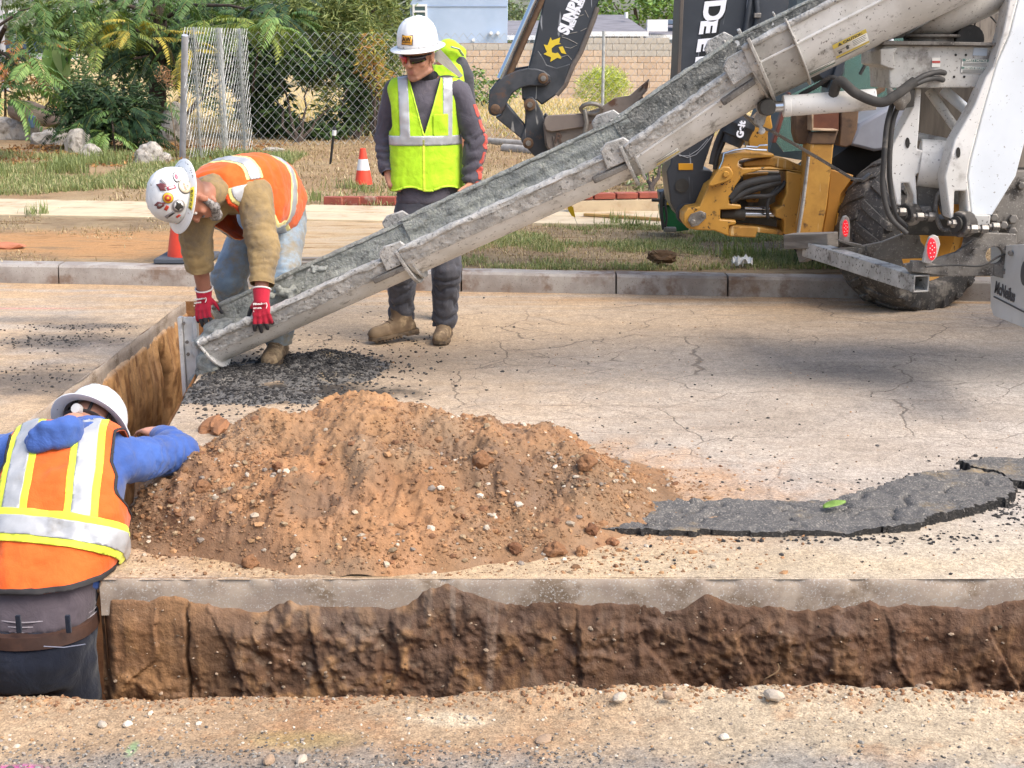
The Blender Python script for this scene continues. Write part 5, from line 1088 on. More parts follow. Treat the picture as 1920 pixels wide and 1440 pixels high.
# yellow swing frame
YS = 8.75
def yplate(nm, pts, Y, d, mat=YEL, bev=.008): return plate(nm, [q8(*p) for p in pts], Y, d, mat, hoe, bev)
yplate('swing_frame', ((560, 600), (610, 480), (680, 470), (760, 460), (1010, 472), (1012, 500), (760, 512), (718, 530), (712, 565), (760, 590), (980, 580), (1100, 602), (1275, 622), (1278, 642), (1240, 650), (1100, 612), (900, 607), (760, 645), (690, 740), (645, 850), (645, 882), (740, 892), (740, 925), (570, 930), (570, 1010), (700, 1020), (700, 1050), (640, 1060), (640, 1148), (520, 1102), (380, 1098), (300, 1082), (268, 1030), (270, 965), (310, 922), (400, 905), (470, 740), (525, 700)), YS, .22, YEL, .012)
yplate('swing_frame', ((760, 545), (1010, 500), (1120, 520), (1282, 592), (1280, 622), (1100, 600), (980, 574), (760, 578)), YS + .06, .2, YELW)
yplate('swing_post', ((1112, 612), (1252, 642), (1240, 900), (1216, 905), (1195, 1140), (1092, 1132), (1095, 1012), (1022, 990), (1022, 930), (1080, 902), (1082, 862), (1112, 800)), YS - .02, .26)
yplate('swing_frame', ((640, 1062), (860, 1072), (1080, 1100), (1090, 1140), (1000, 1130), (870, 1116), (860, 1160), (640, 1150)), YS + .03, .2, YELW)
yplate('swing_shade_plate', ((560, 620), (1120, 620), (1120, 1110), (560, 1040), (640, 860)), YS + .34, .05, DKGREY); yplate('swing_web', ((760, 640), (970, 625), (920, 700), (880, 870), (790, 870)), YS + .28, .05, YEL)  # dark plate behind the frame openings stands in for their shade
mb = MB(); mb.prism([P(*q8(*p), YS - .05) for p in ((470, 735), (480, 710), (560, 600), (600, 575), (650, 580), (678, 630), (665, 680), (620, 705), (500, 742))], (0, .05, 0)); mb.build('lock_lever', YEL, hoe, .008)
mb = MB(); mb.prism([P(*q8(*p), YS - .025) for p in ((305, 1020), (330, 970), (410, 940), (455, 960), (455, 1000), (390, 1060), (335, 1072))], (0, .025, 0)); mb.lathe([(.018, 0), (.016, .02)], P(*q8(345, 1030), YS - .02), (0, -1, 0), 16); hexbolt(mb, P(*q8(430, 975), YS - .02), (0, -1, 0), .014, .02); mb.build('pin_keeper', STEEL, hoe, .003)
mb = MB(); mb.lathe([(.022, 0), (.016, .012)], P(*q8(615, 640), YS - .05), (0, -1, 0), 16); mb.build('pin_head', YEL, hoe)
for a, b, c, d, r in ((760, 968, 1020, 972, .022), (770, 916, 970, 922, .011)): mb = MB(); mb.cyl(P(*q8(a, b), YS + .1), P(*q8(c, d), YS + .1), r, 16); mb.build('piston_rod', CHROME, hoe)
for a, b in ((570, 770), (1010, 1090)): mb = MB(); mb.cyl(P(*q8(a, 965), YS + .1), P(*q8(b, 967), YS + .1), .039, 18); mb.build('swing_cylinder', DKGREY, hoe, .004)
for pts, r in ((((650, 835), (740, 745), (860, 700), (1060, 670)), .03), (((655, 860), (780, 785), (900, 745), (1060, 700)), .026), (((690, 835), (850, 820), (980, 815), (1060, 760), (1105, 700)), .016), (((960, 1000), (955, 900), (980, 820), (1060, 720)), .012)):
    hose('hose', [q8(*p) + (YS + .02,) for p in pts], r, hoe)
for pts, r in ((((500, 560), (520, 470), (560, 350), (640, 190)), .022), (((530, 600), (540, 500), (590, 380), (660, 200)), .018)): hose('hose', [q8(*p) + (YS + .1,) for p in pts], r, hoe)
mb = MB(); mb.tube([P(*q8(*p), YS - .02) for p in ((560, 600), (590, 530), (600, 470), (680, 445), (780, 430), (840, 440), (950, 445))], .008, 8); mb.tube([P(*q8(*p), YS - .02) for p in ((780, 412), (870, 420), (890, 405), (955, 403))], .007, 8); mb.build('steel_pipe', CHROME, hoe)
bl = MB(); c0, c1 = P(*q8(770, 150), YS + .05), P(*q8(660, 400), YS + .05); ax = c1 - c0; L = ax.length; bl.lathe([(.085, 0), (.098, L * .3), (.1, L * .36), (.094, L * .4), (.092, L * .72), (.072, L * .75), (.062, L), (0, L)], c0, ax, 26); can = bl.build('dust_boot', surf('black_plastic', '#26292d', '#2f3236', .5), hoe, .003)
mb = MB(); text_into(mb, 'Gelt', P(*q8(752, 345), YS - .055), (.13, 0, 1), (-1, 0, .13), .06, .003, .003); mb.build('lettering', LETW, can, smooth=False)
# stabiliser, brown channel, cab, fender
yplate('stabiliser_leg', ((1305, 385), (1500, 385), (1482, 560), (1442, 900), (1402, 1122), (1212, 1128), (1250, 860), (1290, 560)), YS - .15, .22, YELW, .008)
yplate('stabiliser_edge', ((1292, 500), (1306, 500), (1262, 880), (1222, 1128), (1206, 1128), (1246, 860)), YS - .17, .05, WHITE3, .003)
yplate('channel', ((1185, 132), (1318, 108), (1318, 272), (1306, 392), (1212, 396), (1186, 300)), YS - .05, .16, BROWN); yplate('channel', ((1330, 300), (1535, 290), (1502, 398), (1300, 395)), YS - .16, .12, BROWN); yplate('channel_back', ((1325, 108), (1545, 98), (1540, 290), (1325, 280)), YS - .04, .1, surf('rust_red_steel', '#5b3526', '#6a412e', .8, 0, 8, bump=.3), .004)
yplate('channel', ((1552, 95), (1706, 95), (1692, 270), (1642, 402), (1600, 420), (1540, 410), (1558, 200)), YS - .05, .16, BROWN); yplate('channel_rim', ((1318, 100), (1332, 100), (1332, 270), (1536, 275), (1536, 290), (1318, 285)), YS - .18, .14, surf('scuffed_rim', '#b9a184', '#8a6f55', .7), .003)
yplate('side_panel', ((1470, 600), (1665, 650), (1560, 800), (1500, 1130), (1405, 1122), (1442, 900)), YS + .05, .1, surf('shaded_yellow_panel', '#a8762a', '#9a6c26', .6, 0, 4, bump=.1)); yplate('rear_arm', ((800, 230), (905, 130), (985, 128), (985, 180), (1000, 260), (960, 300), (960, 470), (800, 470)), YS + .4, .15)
GLASS, gt, gb = newmat('cab_glass', .05, 0, .6); gb.inputs['Base Color'].default_value = C4('#9fc4b8'); gb.inputs['Transmission Weight'].default_value = .75; gb.inputs['IOR'].default_value = 1.25
cab = MB(); cab.prism([P(a, b, 10.0) for a, b in ((1440, 290), (1480, 175), (1500, -60), (1900, -60), (1900, 300), (1500, 300))], (0, 1.2, 0)); cab.build('cab_interior', surf('cab_dark', '#3a4448', '#4d5a5e', .7, 0, 3), hoe)
plate('window', ((1452, 262), (1478, 180), (1540, 150), (1540, 280), (1470, 285)), 9.3, .015, GLASS, hoe, .002); plate('window', ((1556, 165), (1590, 60), (1790, -20), (1790, 180), (1600, 235)), 9.5, .015, GLASS, hoe, .002)
plate('cab_pillar', ((1448, 268), (1455, 268), (1484, 175), (1478, 172)), 9.27, .08, surf('red_brown_trim', '#6b3a30', '#54302a', .6), hoe, .003); plate('cab_pillar', ((1545, 200), (1562, 200), (1600, 60), (1590, 50)), 9.4, .1, BLACKP, hoe, .006); plate('cab_pillar', ((1586, 205), (1600, 203), (1660, 170), (1660, 160)), 9.4, .08, BROWN, hoe, .004)
hose('grab_rail', ((1612, 140, 9.35), (1640, 90, 9.35), (1662, 60, 9.35)), .012, hoe, DKGREY); hose('hand_rail', ((1668, 130, 9.1), (1671, 60, 9.1), (1678, 45, 9.1), (1710, 42, 9.1)), .02, hoe, WHITE2)
mb = MB(); mb.lathe([(.0, 0), (.1, .01), (.13, .05), (.09, .15), (0, .17)], P(1548, 130, 9.6), (0, -1, .1), 20); mb.build('work_lamp', BLACKP, hoe)
plate('fender', ((1592, 272), (1612, 232), (1690, 188), (1720, 190), (1720, 272), (1640, 284)), 9.0, .5, surf('grey_plastic', '#8f9097', '#85868c', .5, 0, 3, bump=.05), hoe, .02)
plate('dark_gap_block', ((1556, 300), (1590, 276), (1740, 276), (1740, 340), (1580, 340)), 9.15, .4, surf('pitch_dark_recess', '#161514', '#1f1d1b', .8), hoe)  # black block stands in for the shaded gap below the fender
# tyres with lugs
def lug_tyre(c, ax, Ro, wd, parent):
    c = Vector(c); ax = Vector(ax).normalized(); h = wd / 2
    mb = MB(); mb.lathe([(Ro * .56, -h * .7), (Ro * .62, -h * .92), (Ro * .8, -h), (Ro * .92, -h * .9), (Ro * .965, -h * .6), (Ro * .975, 0), (Ro * .965, h * .6), (Ro * .92, h * .9), (Ro * .8, h), (Ro * .62, h * .92), (Ro * .56, h * .7)], c, ax, 48, False)
    w = mb.build('tyre', TYRE, parent); u, v = perp(ax); mb = MB()
    for k in range(22):
        for s in (-1, 1):
            a0 = 2 * math.pi * (k + (.5 if s > 0 else 0)) / 22; pts = []
            for f, da in ((.02, 0), (.5, .1), (1.0, .24)):
                for e in (-.055, .055): pts.append((f, a0 + da + e))
            vs = []
            for f, a in pts:
                d = u * math.cos(a) + v * math.sin(a); rr = Ro if f < .9 else Ro * .9
                vs += [c + d * (rr - .06) + ax * s * h * f * 1.0, c + d * rr + ax * s * h * f * 1.02]
            mb.add(vs, [(1, 3, 7, 5), (5, 7, 11, 9), (0, 1, 5, 4), (4, 5, 9, 8), (2, 6, 7, 3), (6, 10, 11, 7), (8, 9, 11, 10), (0, 2, 3, 1)])
    mb.build('tread', TYRE, w, .006)
    mb = MB(); mb.lathe([(Ro * .57, -h * .72), (Ro * .58, -h * .6), (Ro * .5, -h * .5), (Ro * .46, -h * .1), (Ro * .2, 0), (0, 0)], c, ax, 40, False); mb.lathe([(Ro * .57, h * .72), (Ro * .58, h * .6), (Ro * .5, h * .5), (Ro * .46, h * .1), (Ro * .2, .02), (0, .02)], c, ax, 40, False); mb.build('rim', YEL, w)
    return w
ct = P(1712, 436, 8.85); lug_tyre((ct.x, ct.y, ct.z), (.5, -.86, .0), .54, .46, hoe)
ct = P(1572, 390, 9.9); lug_tyre(ct, (.35, -.93, 0), .44, .4, hoe)
plate('axle_housing', ((1640, 400), (1760, 400), (1760, 470), (1640, 460)), 9.3, .5, YELW, hoe, .02)
# ------------------------------------------------------------------ PEOPLE
def cloth(name, col, col2, rough=.85, weave=260, bump=.25, dirt=None, damt=(.55, .72), dsc=7, folds=.35, mesh=False, attr=None):
    m, t, b = newmat(name, rough, 0, .25); v = t.O(); base = t.mix(t.st(t.noise(v, 5, 5), .35, .65), col, col2)
    base = t.mix(1.0, base, t.mix(t.noise(v, 30, 4, .65), (.86,) * 3, (1.14,) * 3), 'MULTIPLY')
    if attr: base = t.mix(t.attr(attr, 'Fac'), base, attr_cols[attr])
    if dirt: base = t.mix(t.m('MULTIPLY', t.st(t.noise(v, dsc, 6, .7), *damt), .8), base, dirt)
    t.lk(base, b.inputs['Base Color'])
    b.inputs['Sheen Weight'].default_value = .15
    f = t.noise(t.scl(v, (1, 1, 1)), 11, 4, .55, .8); h = t.bump(f, folds, .03); h = t.bump(t.noise(v, weave, 2), bump, .002, h)
    t.lk(h, b.inputs['Normal']); return m
attr_cols = {}
SKIN, _t, _b = newmat('skin', .5, 0, .4); _c = _t.attr('Col'); _n = _t.noise(_t.O(), 45, 4)
_t.lk(_t.mix(1.0, _c, _t.mix(_n, (.88,) * 3, (1.12,) * 3), 'MULTIPLY'), _b.inputs['Base Color']); _t.lk(_t.bump(_t.noise(_t.O(), 160, 3), .2, .002), _b.inputs['Normal'])
_b.inputs['Subsurface Weight'].default_value = .08; _b.inputs['Subsurface Radius'].default_value = (.01, .004, .002)
HAT = surf('hard_hat_shell', '#dfe0df', '#d6d7d6', .3, 0, 5, var=.03, dirt='#a9a59d', damt=(.66, .8), dsc=12, speck='#9a968f', ssc=50, samt=.03)
LEATHER = surf('tan_boot_leather', '#7c684f', '#685541', .8, 0, 14, .35, .65, .15, .3, 60, .003, dirt='#b29a78', damt=(.5, .7), dsc=10)
SOLE = surf('boot_sole', '#6b5a46', '#4a3f34', .9, 0, 20, bump=.4)
def norm(v): return v / max(np.linalg.norm(v), 1e-9)
def nv(v): return np.array(v, float)
class Spine:
    """torso rings (centre, side, front, half width, half depth front, half depth back) from seat to neck"""
    def __init__(s, rings): s.r = rings; s.c = np.array([tuple(r[0]) for r in rings]); s.s = np.array([norm(nv(r[1])) for r in rings]); s.f = np.array([norm(nv(r[2])) for r in rings]); s.h = np.concatenate([[0], np.cumsum(np.linalg.norm(np.diff(s.c, axis=0), axis=1))])
    def grown(s, d, lo=0, hi=None, top=None):
        out = []
        for i, r in enumerate(s.r[lo:hi]): out.append((r[0], r[1], r[2], r[3] + d, r[4] + d, (r[5] if len(r) > 5 else r[4]) + d))
        return out
    def uv(s, Vs):
        """height along the spine, sideways and forward offset of each vertex"""
        best = np.full(len(Vs), 1e9); H = np.zeros(len(Vs)); A = np.zeros(len(Vs)); B = np.zeros(len(Vs)); n = len(s.c)
        for i in range(n - 1):
            d = s.c[i + 1] - s.c[i]; L = np.linalg.norm(d); t = ((Vs - s.c[i]) @ d) / (L * L)
            tc = np.clip(t, 0 if i else -9, 1 if i < n - 2 else 9); q = s.c[i] + tc[:, None] * d; dist = np.linalg.norm(Vs - q, axis=1); m = dist < best - 1e-9
            best[m] = dist[m]; tt = np.clip(tc, 0, 1)[:, None]; si = s.s[i] * (1 - tt) + s.s[i + 1] * tt; fi = s.f[i] * (1 - tt) + s.f[i + 1] * tt
            H[m] = (s.h[i] + tc * L)[m]; A[m] = ((Vs - q) * si).sum(1)[m]; B[m] = ((Vs - q) * fi).sum(1)[m]
        return H, A, B
def limb_uv(Vs, pts):
    best = np.full(len(Vs), 1e9); S = np.zeros(len(Vs)); acc = 0; Dv = np.zeros_like(Vs)
    for i in range(len(pts) - 1):
        a, b = nv(pts[i]), nv(pts[i + 1]); d = b - a; L = np.linalg.norm(d); t = ((Vs - a) @ d) / (L * L); tc = np.clip(t, 0, 1); q = a + tc[:, None] * d; w = Vs - q; dist = np.linalg.norm(w, axis=1); m = dist < best
        best[m] = dist[m]; S[m] = (acc + np.where(i == 0, t, np.clip(t, 0, 9)) * L)[m]; Dv[m] = w[m]; acc += L
    return S, best, Dv
def wrinkle(Vs, F, limbs=(), amp=.006, freq=38, gen=.006, seed=0):
    N = vnormals(Vs, F); d = gen * fbm(Vs[:, 0] * 9, Vs[:, 1] * 9, Vs[:, 2] * 9, seed, 4) * 1.6 + gen * .7 * np.clip(fbm(Vs[:, 0] * 14, Vs[:, 1] * 14, Vs[:, 2] * 9, seed + 3, 3, .5, True), -1, .6)
    for pts, lo, hi, k in limbs:
        S, dist, Dv = limb_uv(Vs, pts); w = sstep(lo, lo + .06, S) * sstep(hi + .03, hi - .03, S) * (dist < .16)
        ph = fbm(Vs[:, 0] * 7, Vs[:, 1] * 7, Vs[:, 2] * 7, seed + 9, 3) * 2.2
        d = d + w * amp * k * (np.abs(np.sin(S * freq + ph * 2.2)) ** .7 * 2 - 1.2) * (.45 + .55 * (fbm(Vs[:, 0] * 11, Vs[:, 1] * 11, Vs[:, 2] * 11, seed + 4, 2) + .4))
    return Vs + N * d[:, None]
def garment(name, mb, mat, parent, voxel=.011, smooth=5, limbs=(), amp=.006, freq=38, gen=.005, seed=0, cut=None, thick=0.0, post=None, colf=None):
    Vs, F = solid_np(mb, voxel, smooth); Vs = wrinkle(Vs, F, limbs, amp, freq, gen, seed)
    if post is not None: Vs = post(Vs)
    T = tris(F)
    for c in (cut or ()): Vs, T = clip(Vs, T, c(Vs))
    me = np_mesh(name, Vs, T, mat)
    if colf is not None: flt_attr(me, 'stain', colf(Vs))
    o = put(name, me, parent)
    if thick: sm = o.modifiers.new('thick', 'SOLIDIFY'); sm.thickness = thick; sm.offset = -1
    return o, Vs, T
def overlay(name, Vs, T, field, off, mat, parent, thick=.0025):
    """a sewn-on strip: the part of the garment where field < 0, lifted off it"""
    N = vnormals(Vs, T); f = field(Vs); V2, T2 = clip(Vs + N * off, T, f)
    if len(T2) < 4: return None
    o = put(name, np_mesh(name, V2, T2, mat), parent); sm = o.modifiers.new('thick', 'SOLIDIFY'); sm.thickness = thick; sm.offset = -1; return o
def hand(mb, w, d, n, th, curl=(.5, .55, .6, .65), thumb=.5, sc=1.0, spread=.12, r=.0088, tr=.35):
    """palm, four unequal fingers and a thumb. w wrist, d towards the fingers, n out of the palm, th towards the thumb"""
    w, d, n, th = (Vector(x) for x in (w, d, n, th)); d.normalize(); th = (th - d * th.dot(d)).normalized(); n = d.cross(th) if d.cross(th).dot(n) > 0 else th.cross(d)
    for k, (o, L, bl) in enumerate(((.032, .078, .092), (.011, .086, .096), (-.010, .079, .091), (-.030, .063, .083))):
        b = w + d * bl * sc + th * o * sc; mb.capsule(w + th * o * .55 * sc + d * .01, b, .017 * sc, .0125 * sc + (r - .0088), 10)
        dd = (d + th * spread * (1 - k * .67)).normalized(); p = b; c = curl[k]
        for j, (f, rr) in enumerate(((.46, r), (.3, r * .93), (.24, r * .86))):
            ang = c * (1.0, 1.25, .8)[j]; ax = dd.cross(n).normalized(); dd = (Matrix.Rotation(ang, 3, ax) @ dd).normalized(); n_ = Matrix.Rotation(ang, 3, ax) @ n
            q_ = p + dd * L * f * sc; mb.capsule(p, q_, rr * sc, rr * .93 * sc, 9); p = q_; n = n_
        n = d.cross(th) if d.cross(th).dot(n) > -.2 and False else (Vector(n) if False else n0_(d, th, w, mb))
    a = w + d * .028 * sc + th * .022 * sc; nn = n0_(d, th, w, mb); d1 = (d * .62 + th * .72 + nn * tr).normalized(); b = a + d1 * .045 * sc; mb.capsule(w + th * .012 * sc + d * .01, a, .017 * sc, .0155 * sc, 9); mb.capsule(a, b, .0155 * sc, .0115 * sc, 9)
    d2 = (d1 + d * .3 + nn * thumb).normalized(); c = b + d2 * .032 * sc; mb.capsule(b, c, .011 * sc, .0102 * sc, 9); d3 = (d2 + nn * thumb * .6 + d * .2).normalized(); mb.capsule(c, c + d3 * .025 * sc, .0102 * sc, .0085 * sc, 9)
_HN = {}
def n0_(d, th, w, mb): return _HN['n']
def do_hand(mb, w, d, n, th, **k):
    dv, tv = Vector(d).normalized(), Vector(th); tv = (tv - dv * tv.dot(dv)).normalized(); a = dv.cross(tv); _HN['n'] = a if a.dot(Vector(n)) > 0 else -a
    hand(mb, w, d, _HN['n'], th, **k)
def head(mb, c, hu, hf, hs, k=1.0, mouth=True):
    c = Vector(c); X = (hs, hf, hu); e = lambda s, f, u: c + (hs * s + hf * f + hu * u) * k
    mb.ball(e(0, -.012, .035), (.076 * k, .096 * k, .088 * k), 20, 14, X); mb.ball(e(0, .018, -.03), (.064 * k, .074 * k, .085 * k), 18, 12, X)
    mb.ball(e(0, .035, -.075), (.05 * k, .052 * k, .045 * k), 16, 10, X); mb.ball(e(0, .072, -.104), (.022 * k, .018 * k, .018 * k), 12, 8, X)
    mb.capsule(e(0, .088, .012), e(0, .112, -.03), .0085 * k, .0125 * k, 10); mb.ball(e(0, .104, -.034), (.017 * k, .011 * k, .01 * k), 12, 8, X)
    for s in (-1, 1):
        mb.capsule(e(.012 * s, .088, .022), e(.052 * s, .066, .02), .009 * k, .008 * k, 8); mb.ball(e(.046 * s, .058, -.028), (.02 * k, .018 * k, .02 * k), 10, 8, X)
        mb.ball(e(.079 * s, -.004, -.012), (.008 * k, .019 * k, .031 * k), 12, 8, X); mb.ball(e(.082 * s, -.012, .004), (.009 * k, .012 * k, .014 * k), 10, 8, X)
        mb.capsule(e(.06 * s, .0, -.075), e(.02 * s, .068, -.1), .016 * k, .016 * k, 8)
    mb.capsule(e(-.018, .085, -.062), e(.018, .085, -.062), .0075 * k, .0075 * k, 8); mb.capsule(e(-.016, .083, -.074), e(.016, .083, -.074), .009 * k, .009 * k, 8)
def eyes(c, hu, hf, hs, par, k=1.0):
    m = D.materials.get('eye_white') or flat('eye_white', '#d8d2ca', .2); mi = D.materials.get('iris_dark') or flat('iris_dark', '#2b1a10', .2)
    for s in (-1, 1):
        p = Vector(c) + (hs * .031 * s + hf * .070 - hu * .0) * k; mb = MB(); mb.ball(p, .012 * k, 12, 8); e = mb.build('eye', m, par); mb = MB(); mb.ball(p + hf * .008 * k, .0062 * k, 10, 6); mb.build('iris', mi, e)
def hat(c, hu, hf, hs, par, full=False, k=1.0, peak=.05, mat=HAT):
    """hard hat: ribbed dome, brim; c = middle of the brim plane"""
    c = Vector(c); mb = MB(); vs = []; fs = []; n = 64; prof = [(1.0, 0), (1.0, .02), (.985, .05), (.93, .085), (.82, .115), (.66, .138), (.46, .153), (.24, .161), (.02, .163)]
    for r, z in prof:
        for a in range(n):
            th = 2 * math.pi * a / n; x, y = .116 * r * math.cos(th), .138 * r * math.sin(th); rb = .004 * max(0, math.cos(th * 0)) * (1 if abs(x) < .012 else 0) * (z > .02) * (1 if r > .1 else 0) + .003 * (1 if .03 < abs(x) < .045 else 0) * (z > .05)
            vs.append(c + (hs * x + hf * y + hu * (z + rb)) * k)
    m = len(prof)
    for i in range(m - 1):
        for a in range(n): b = (a + 1) % n; fs.append((i * n + a, i * n + b, (i + 1) * n + b, (i + 1) * n + a))
    fs.append(tuple(range((m - 1) * n, m * n))); mb.add(vs, fs); dome = mb.build('hard_hat', mat, par, sharp=60); sm = dome.modifiers.new('t', 'SOLIDIFY'); sm.thickness = .003
    mb = MB(); vs = []; fs = []
    for j, (f, dz) in enumerate(((1.0, .004), (1.0, .004), (.5, -.004), (1.0, -.009))):
        for a in range(n):
            th = 2 * math.pi * a / n; x, y = .116 * math.cos(th), .138 * math.sin(th)
            if full: ext = .036 + .012 * max(0, math.sin(th)) + .008 * max(0, -math.sin(th))
            else: ext = .012 + peak * max(0, math.sin(th)) ** 1.6
            e = 0 if j == 0 else (ext * (.02, .02, .5, 1)[j]); L = math.hypot(x, y); drop = -.012 if j == 3 else (-.004 if j == 2 else .003)
            if not full and math.sin(th) > 0: drop -= .010 * (j == 3) * math.sin(th)
            vs.append(c + (hs * (x / L * (L + e)) + hf * (y / L * (L + e)) + hu * drop) * k)
    for i in range(1, 3):
        for a in range(n): b = (a + 1) % n; fs.append((i * n + a, i * n + b, (i + 1) * n + b, (i + 1) * n + a))
    mb.add(vs, fs); br = mb.build('brim', mat, dome, sharp=60); sm = br.modifiers.new('t', 'SOLIDIFY'); sm.thickness = .005; bv = br.modifiers.new('b', 'BEVEL'); bv.width = .0015; bv.segments = 2
    return dome
def hat_pt(c, hu, hf, hs, th, z, k=1.0, off=.002):
    zs = [0, .02, .05, .085, .115, .138, .153, .161, .163]; rs = [1, 1, .985, .93, .82, .66, .46, .24, .02]; r = float(np.interp(z, zs, rs))
    return Vector(c) + (hs * .116 * r * math.cos(th) + hf * .138 * r * math.sin(th) + hu * z) * (k * (1 + off * 8))
def hat_sticker(c, hu, hf, hs, th, z, rx, ry, mat, par, name='sticker', rot=0.0, k=1.0, lift=.0025, shape=None):
    """a printed label lying on the dome"""
    e = .01; p = hat_pt(c, hu, hf, hs, th, z, k); tu = (hat_pt(c, hu, hf, hs, th + e, z, k) - p).normalized(); tv = (hat_pt(c, hu, hf, hs, th, z + e, k) - p); tv = (tv - tu * tv.dot(tu)).normalized(); nn = tu.cross(tv); nn = nn if nn.dot(p - Vector(c)) > 0 else -nn
    a_, b_ = tu * math.cos(rot) + tv * math.sin(rot), -tu * math.sin(rot) + tv * math.cos(rot); mb = MB()
    pts = shape or [(math.cos(t), math.sin(t)) for t in np.linspace(0, 2 * math.pi, 20, endpoint=False)]
    def drop(x, y): return -(x * x + y * y) / (2 * .12)
    rings = []; vs = [p + nn * lift]
    for s in (.5, 1.0): vs += [p + a_ * x * rx * s + b_ * y * ry * s + nn * (lift + drop(x * rx * s, y * ry * s)) for x, y in pts]
    m = len(pts); fs = [(0, 1 + i, 1 + (i + 1) % m) for i in range(m)] + [(1 + i, 1 + m + i, 1 + m + (i + 1) % m, 1 + (i + 1) % m) for i in range(m)]
    mb.add(vs, fs); o = mb.build(name, mat, par); sm = o.modifiers.new('t', 'SOLIDIFY'); sm.thickness = .0008; return o, p, a_, b_, nn
def boot(par, ankle, toe, up=V(0, 0, 1), L=.28, top=.16, lift=0.0, name='boot', k=1.0):
    """work boot: shaft, vamp, toe box, separate sole with heel"""
    a, t = Vector(ankle), Vector(toe); f = (t - a); f = (f - up * f.dot(up)).normalized(); s = f.cross(up).normalized(); b0 = a - up * (a - t).dot(up); b0 = a - f * .075 * k
    g = (a - Vector(toe)).dot(up); base = a - up * g
    e = lambda x, y, z: base + (f * x + s * y + up * z) * k
    mb = MB(); mb.loft([(e(-.01, 0, .2), s, f, .052 * k, .058 * k), (e(-.01, 0, .14), s, f, .05 * k, .06 * k), (e(0, 0, .09), s, f, .045 * k, .075 * k), (e(.02, 0, .03), s, f, .045 * k, .1 * k)], 18, 2.2)
    mb.capsule(e(-.05, 0, .055), e(.02, 0, .075), .045 * k, .045 * k); mb.capsule(e(.02, 0, .075), e(.12, 0, .052), .046 * k, .044 * k); mb.capsule(e(.1, 0, .05), e(.165, 0, .045), .05 * k, .045 * k); mb.capsule(e(-.06, 0, .045), e(.15, 0, .035), .038 * k, .04 * k)
    Vs, F = solid_np(mb, .009, 4); Vs += .003 * fbm(Vs[:, 0] * 30, Vs[:, 1] * 30, Vs[:, 2] * 30, 3, 3)[:, None] * vnormals(Vs, F); Vs, T = clip(Vs, tris(F), (nv(e(0, 0, .018)) - Vs) @ nv(up)); o = put(name, np_mesh(name, Vs, T, LEATHER), par)
    out = [(-.1, -.034), (-.075, -.042), (.03, -.04), (.1, -.052), (.16, -.05), (.2, -.03), (.212, 0), (.2, .03), (.16, .05), (.1, .052), (.03, .04), (-.075, .042), (-.1, .034), (-.108, 0)]
    mb = MB(); mb.prism([e(x, y, .012) for x, y in out], up * .018 * k); mb.prism([e(x, y, .0) for x, y in [(-.1, -.034), (-.02, -.038), (-.02, .038), (-.1, .034), (-.106, 0)]], up * .0125 * k)
    for i in range(8): x = .02 + i * .022; w = .04 if x < .06 else .047 - max(0, x - .15) * .35; mb.box(e(x, 0, .006), (.013 * k, w * 2 * k, .0122 * k), Matrix((f, s, up)).transposed())
    mb.build('sole', SOLE, o, .002)
    mb = MB()
    for i in range(4): z = .1 - i * .012; x = .045 + i * .018; mb.tube([e(x - .005, -.03, z + .022), e(x, 0, z + .03), e(x - .005, .03, z + .022)], .003, 6)
    mb.build('laces', D.materials.get('boot_lace') or flat('boot_lace', '#5b4732', .9), o); return o
def skin_cols(Vs, base, spots=()):
    c = np.tile(np.array(lin(base)), (len(Vs), 1))
    for p, r, col, k in spots:
        d = np.linalg.norm(Vs - nv(p), axis=1); w = (np.clip(1 - d / r, 0, 1) ** .7 * k)[:, None]; c = c * (1 - w) + np.array(lin(col)) * w
    return c
ORANGE = cloth('orange_mesh_vest', '#e2672a', '#d95c22', .8, 320, .5, '#a8552c', (.6, .8), 6, .25); LIME = cloth('lime_vest', '#b4dd2c', '#a9d423', .75, 320, .45, '#8aa62e', (.6, .82), 5, .25)
TAPE = surf('reflective_tape', '#b3b4b5', '#a6a7a9', .35, .15, 9, var=.05, bump=.15, bsc=30, bdist=.006, dirt='#8f8b84', damt=(.6, .8), dsc=9); TRIM = cloth('yellow_trim', '#d8e04a', '#cbd63c', .7, 320, .2, '#a8a04a', (.62, .8), 8, .1); TRIM2 = cloth('pale_yellow_trim', '#ecdf9a', '#e3d488', .7, 320, .2, None, folds=.1)
BIND = flat('dark_binding', '#2d2a2a', .8); BELT = surf('leather_belt', '#3b2820', '#4a3226', .6, 0, 12, bump=.2)

# ============ person standing, watching the pour
YW = 7.72; pj = lambda a, b, dy=0.0: P(a, b, YW + dy)
w2 = thing('person', 'standing worker in lime vest, dark shirt and white hard hat, thumb in his pocket', 'person', G(785, 640))
S2v, F2v = V(1, .12, 0).normalized(), V(-.12, -1, 0).normalized()
sp2 = Spine([(pj(803, 418), S2v, F2v, .16, .12, .14), (pj(803, 380), S2v, F2v, .178, .125, .15), (pj(801, 340), S2v, F2v, .18, .125, .135), (pj(799, 295), S2v, F2v, .172, .125, .12), (pj(798, 240), S2v, F2v, .176, .13, .125), (pj(799, 195), S2v, F2v, .186, .125, .13), (pj(800, 165), S2v, F2v, .18, .095, .12), (pj(800, 148), S2v, F2v, .125, .075, .1), (pj(797, 136), S2v, F2v, .07, .065, .08)])
rs, ls = pj(744, 172), pj(860, 176); re, le = pj(722, 258, .05), pj(892, 262, .0); rw, lw = pj(729, 322, -.06), pj(884, 340, -.05)
rh, lh = pj(775, 392), pj(832, 392); rk, lk = pj(754, 505, -.12), pj(838, 505, -.08); ra, la = pj(752, 606, .0), pj(833, 606, .0)
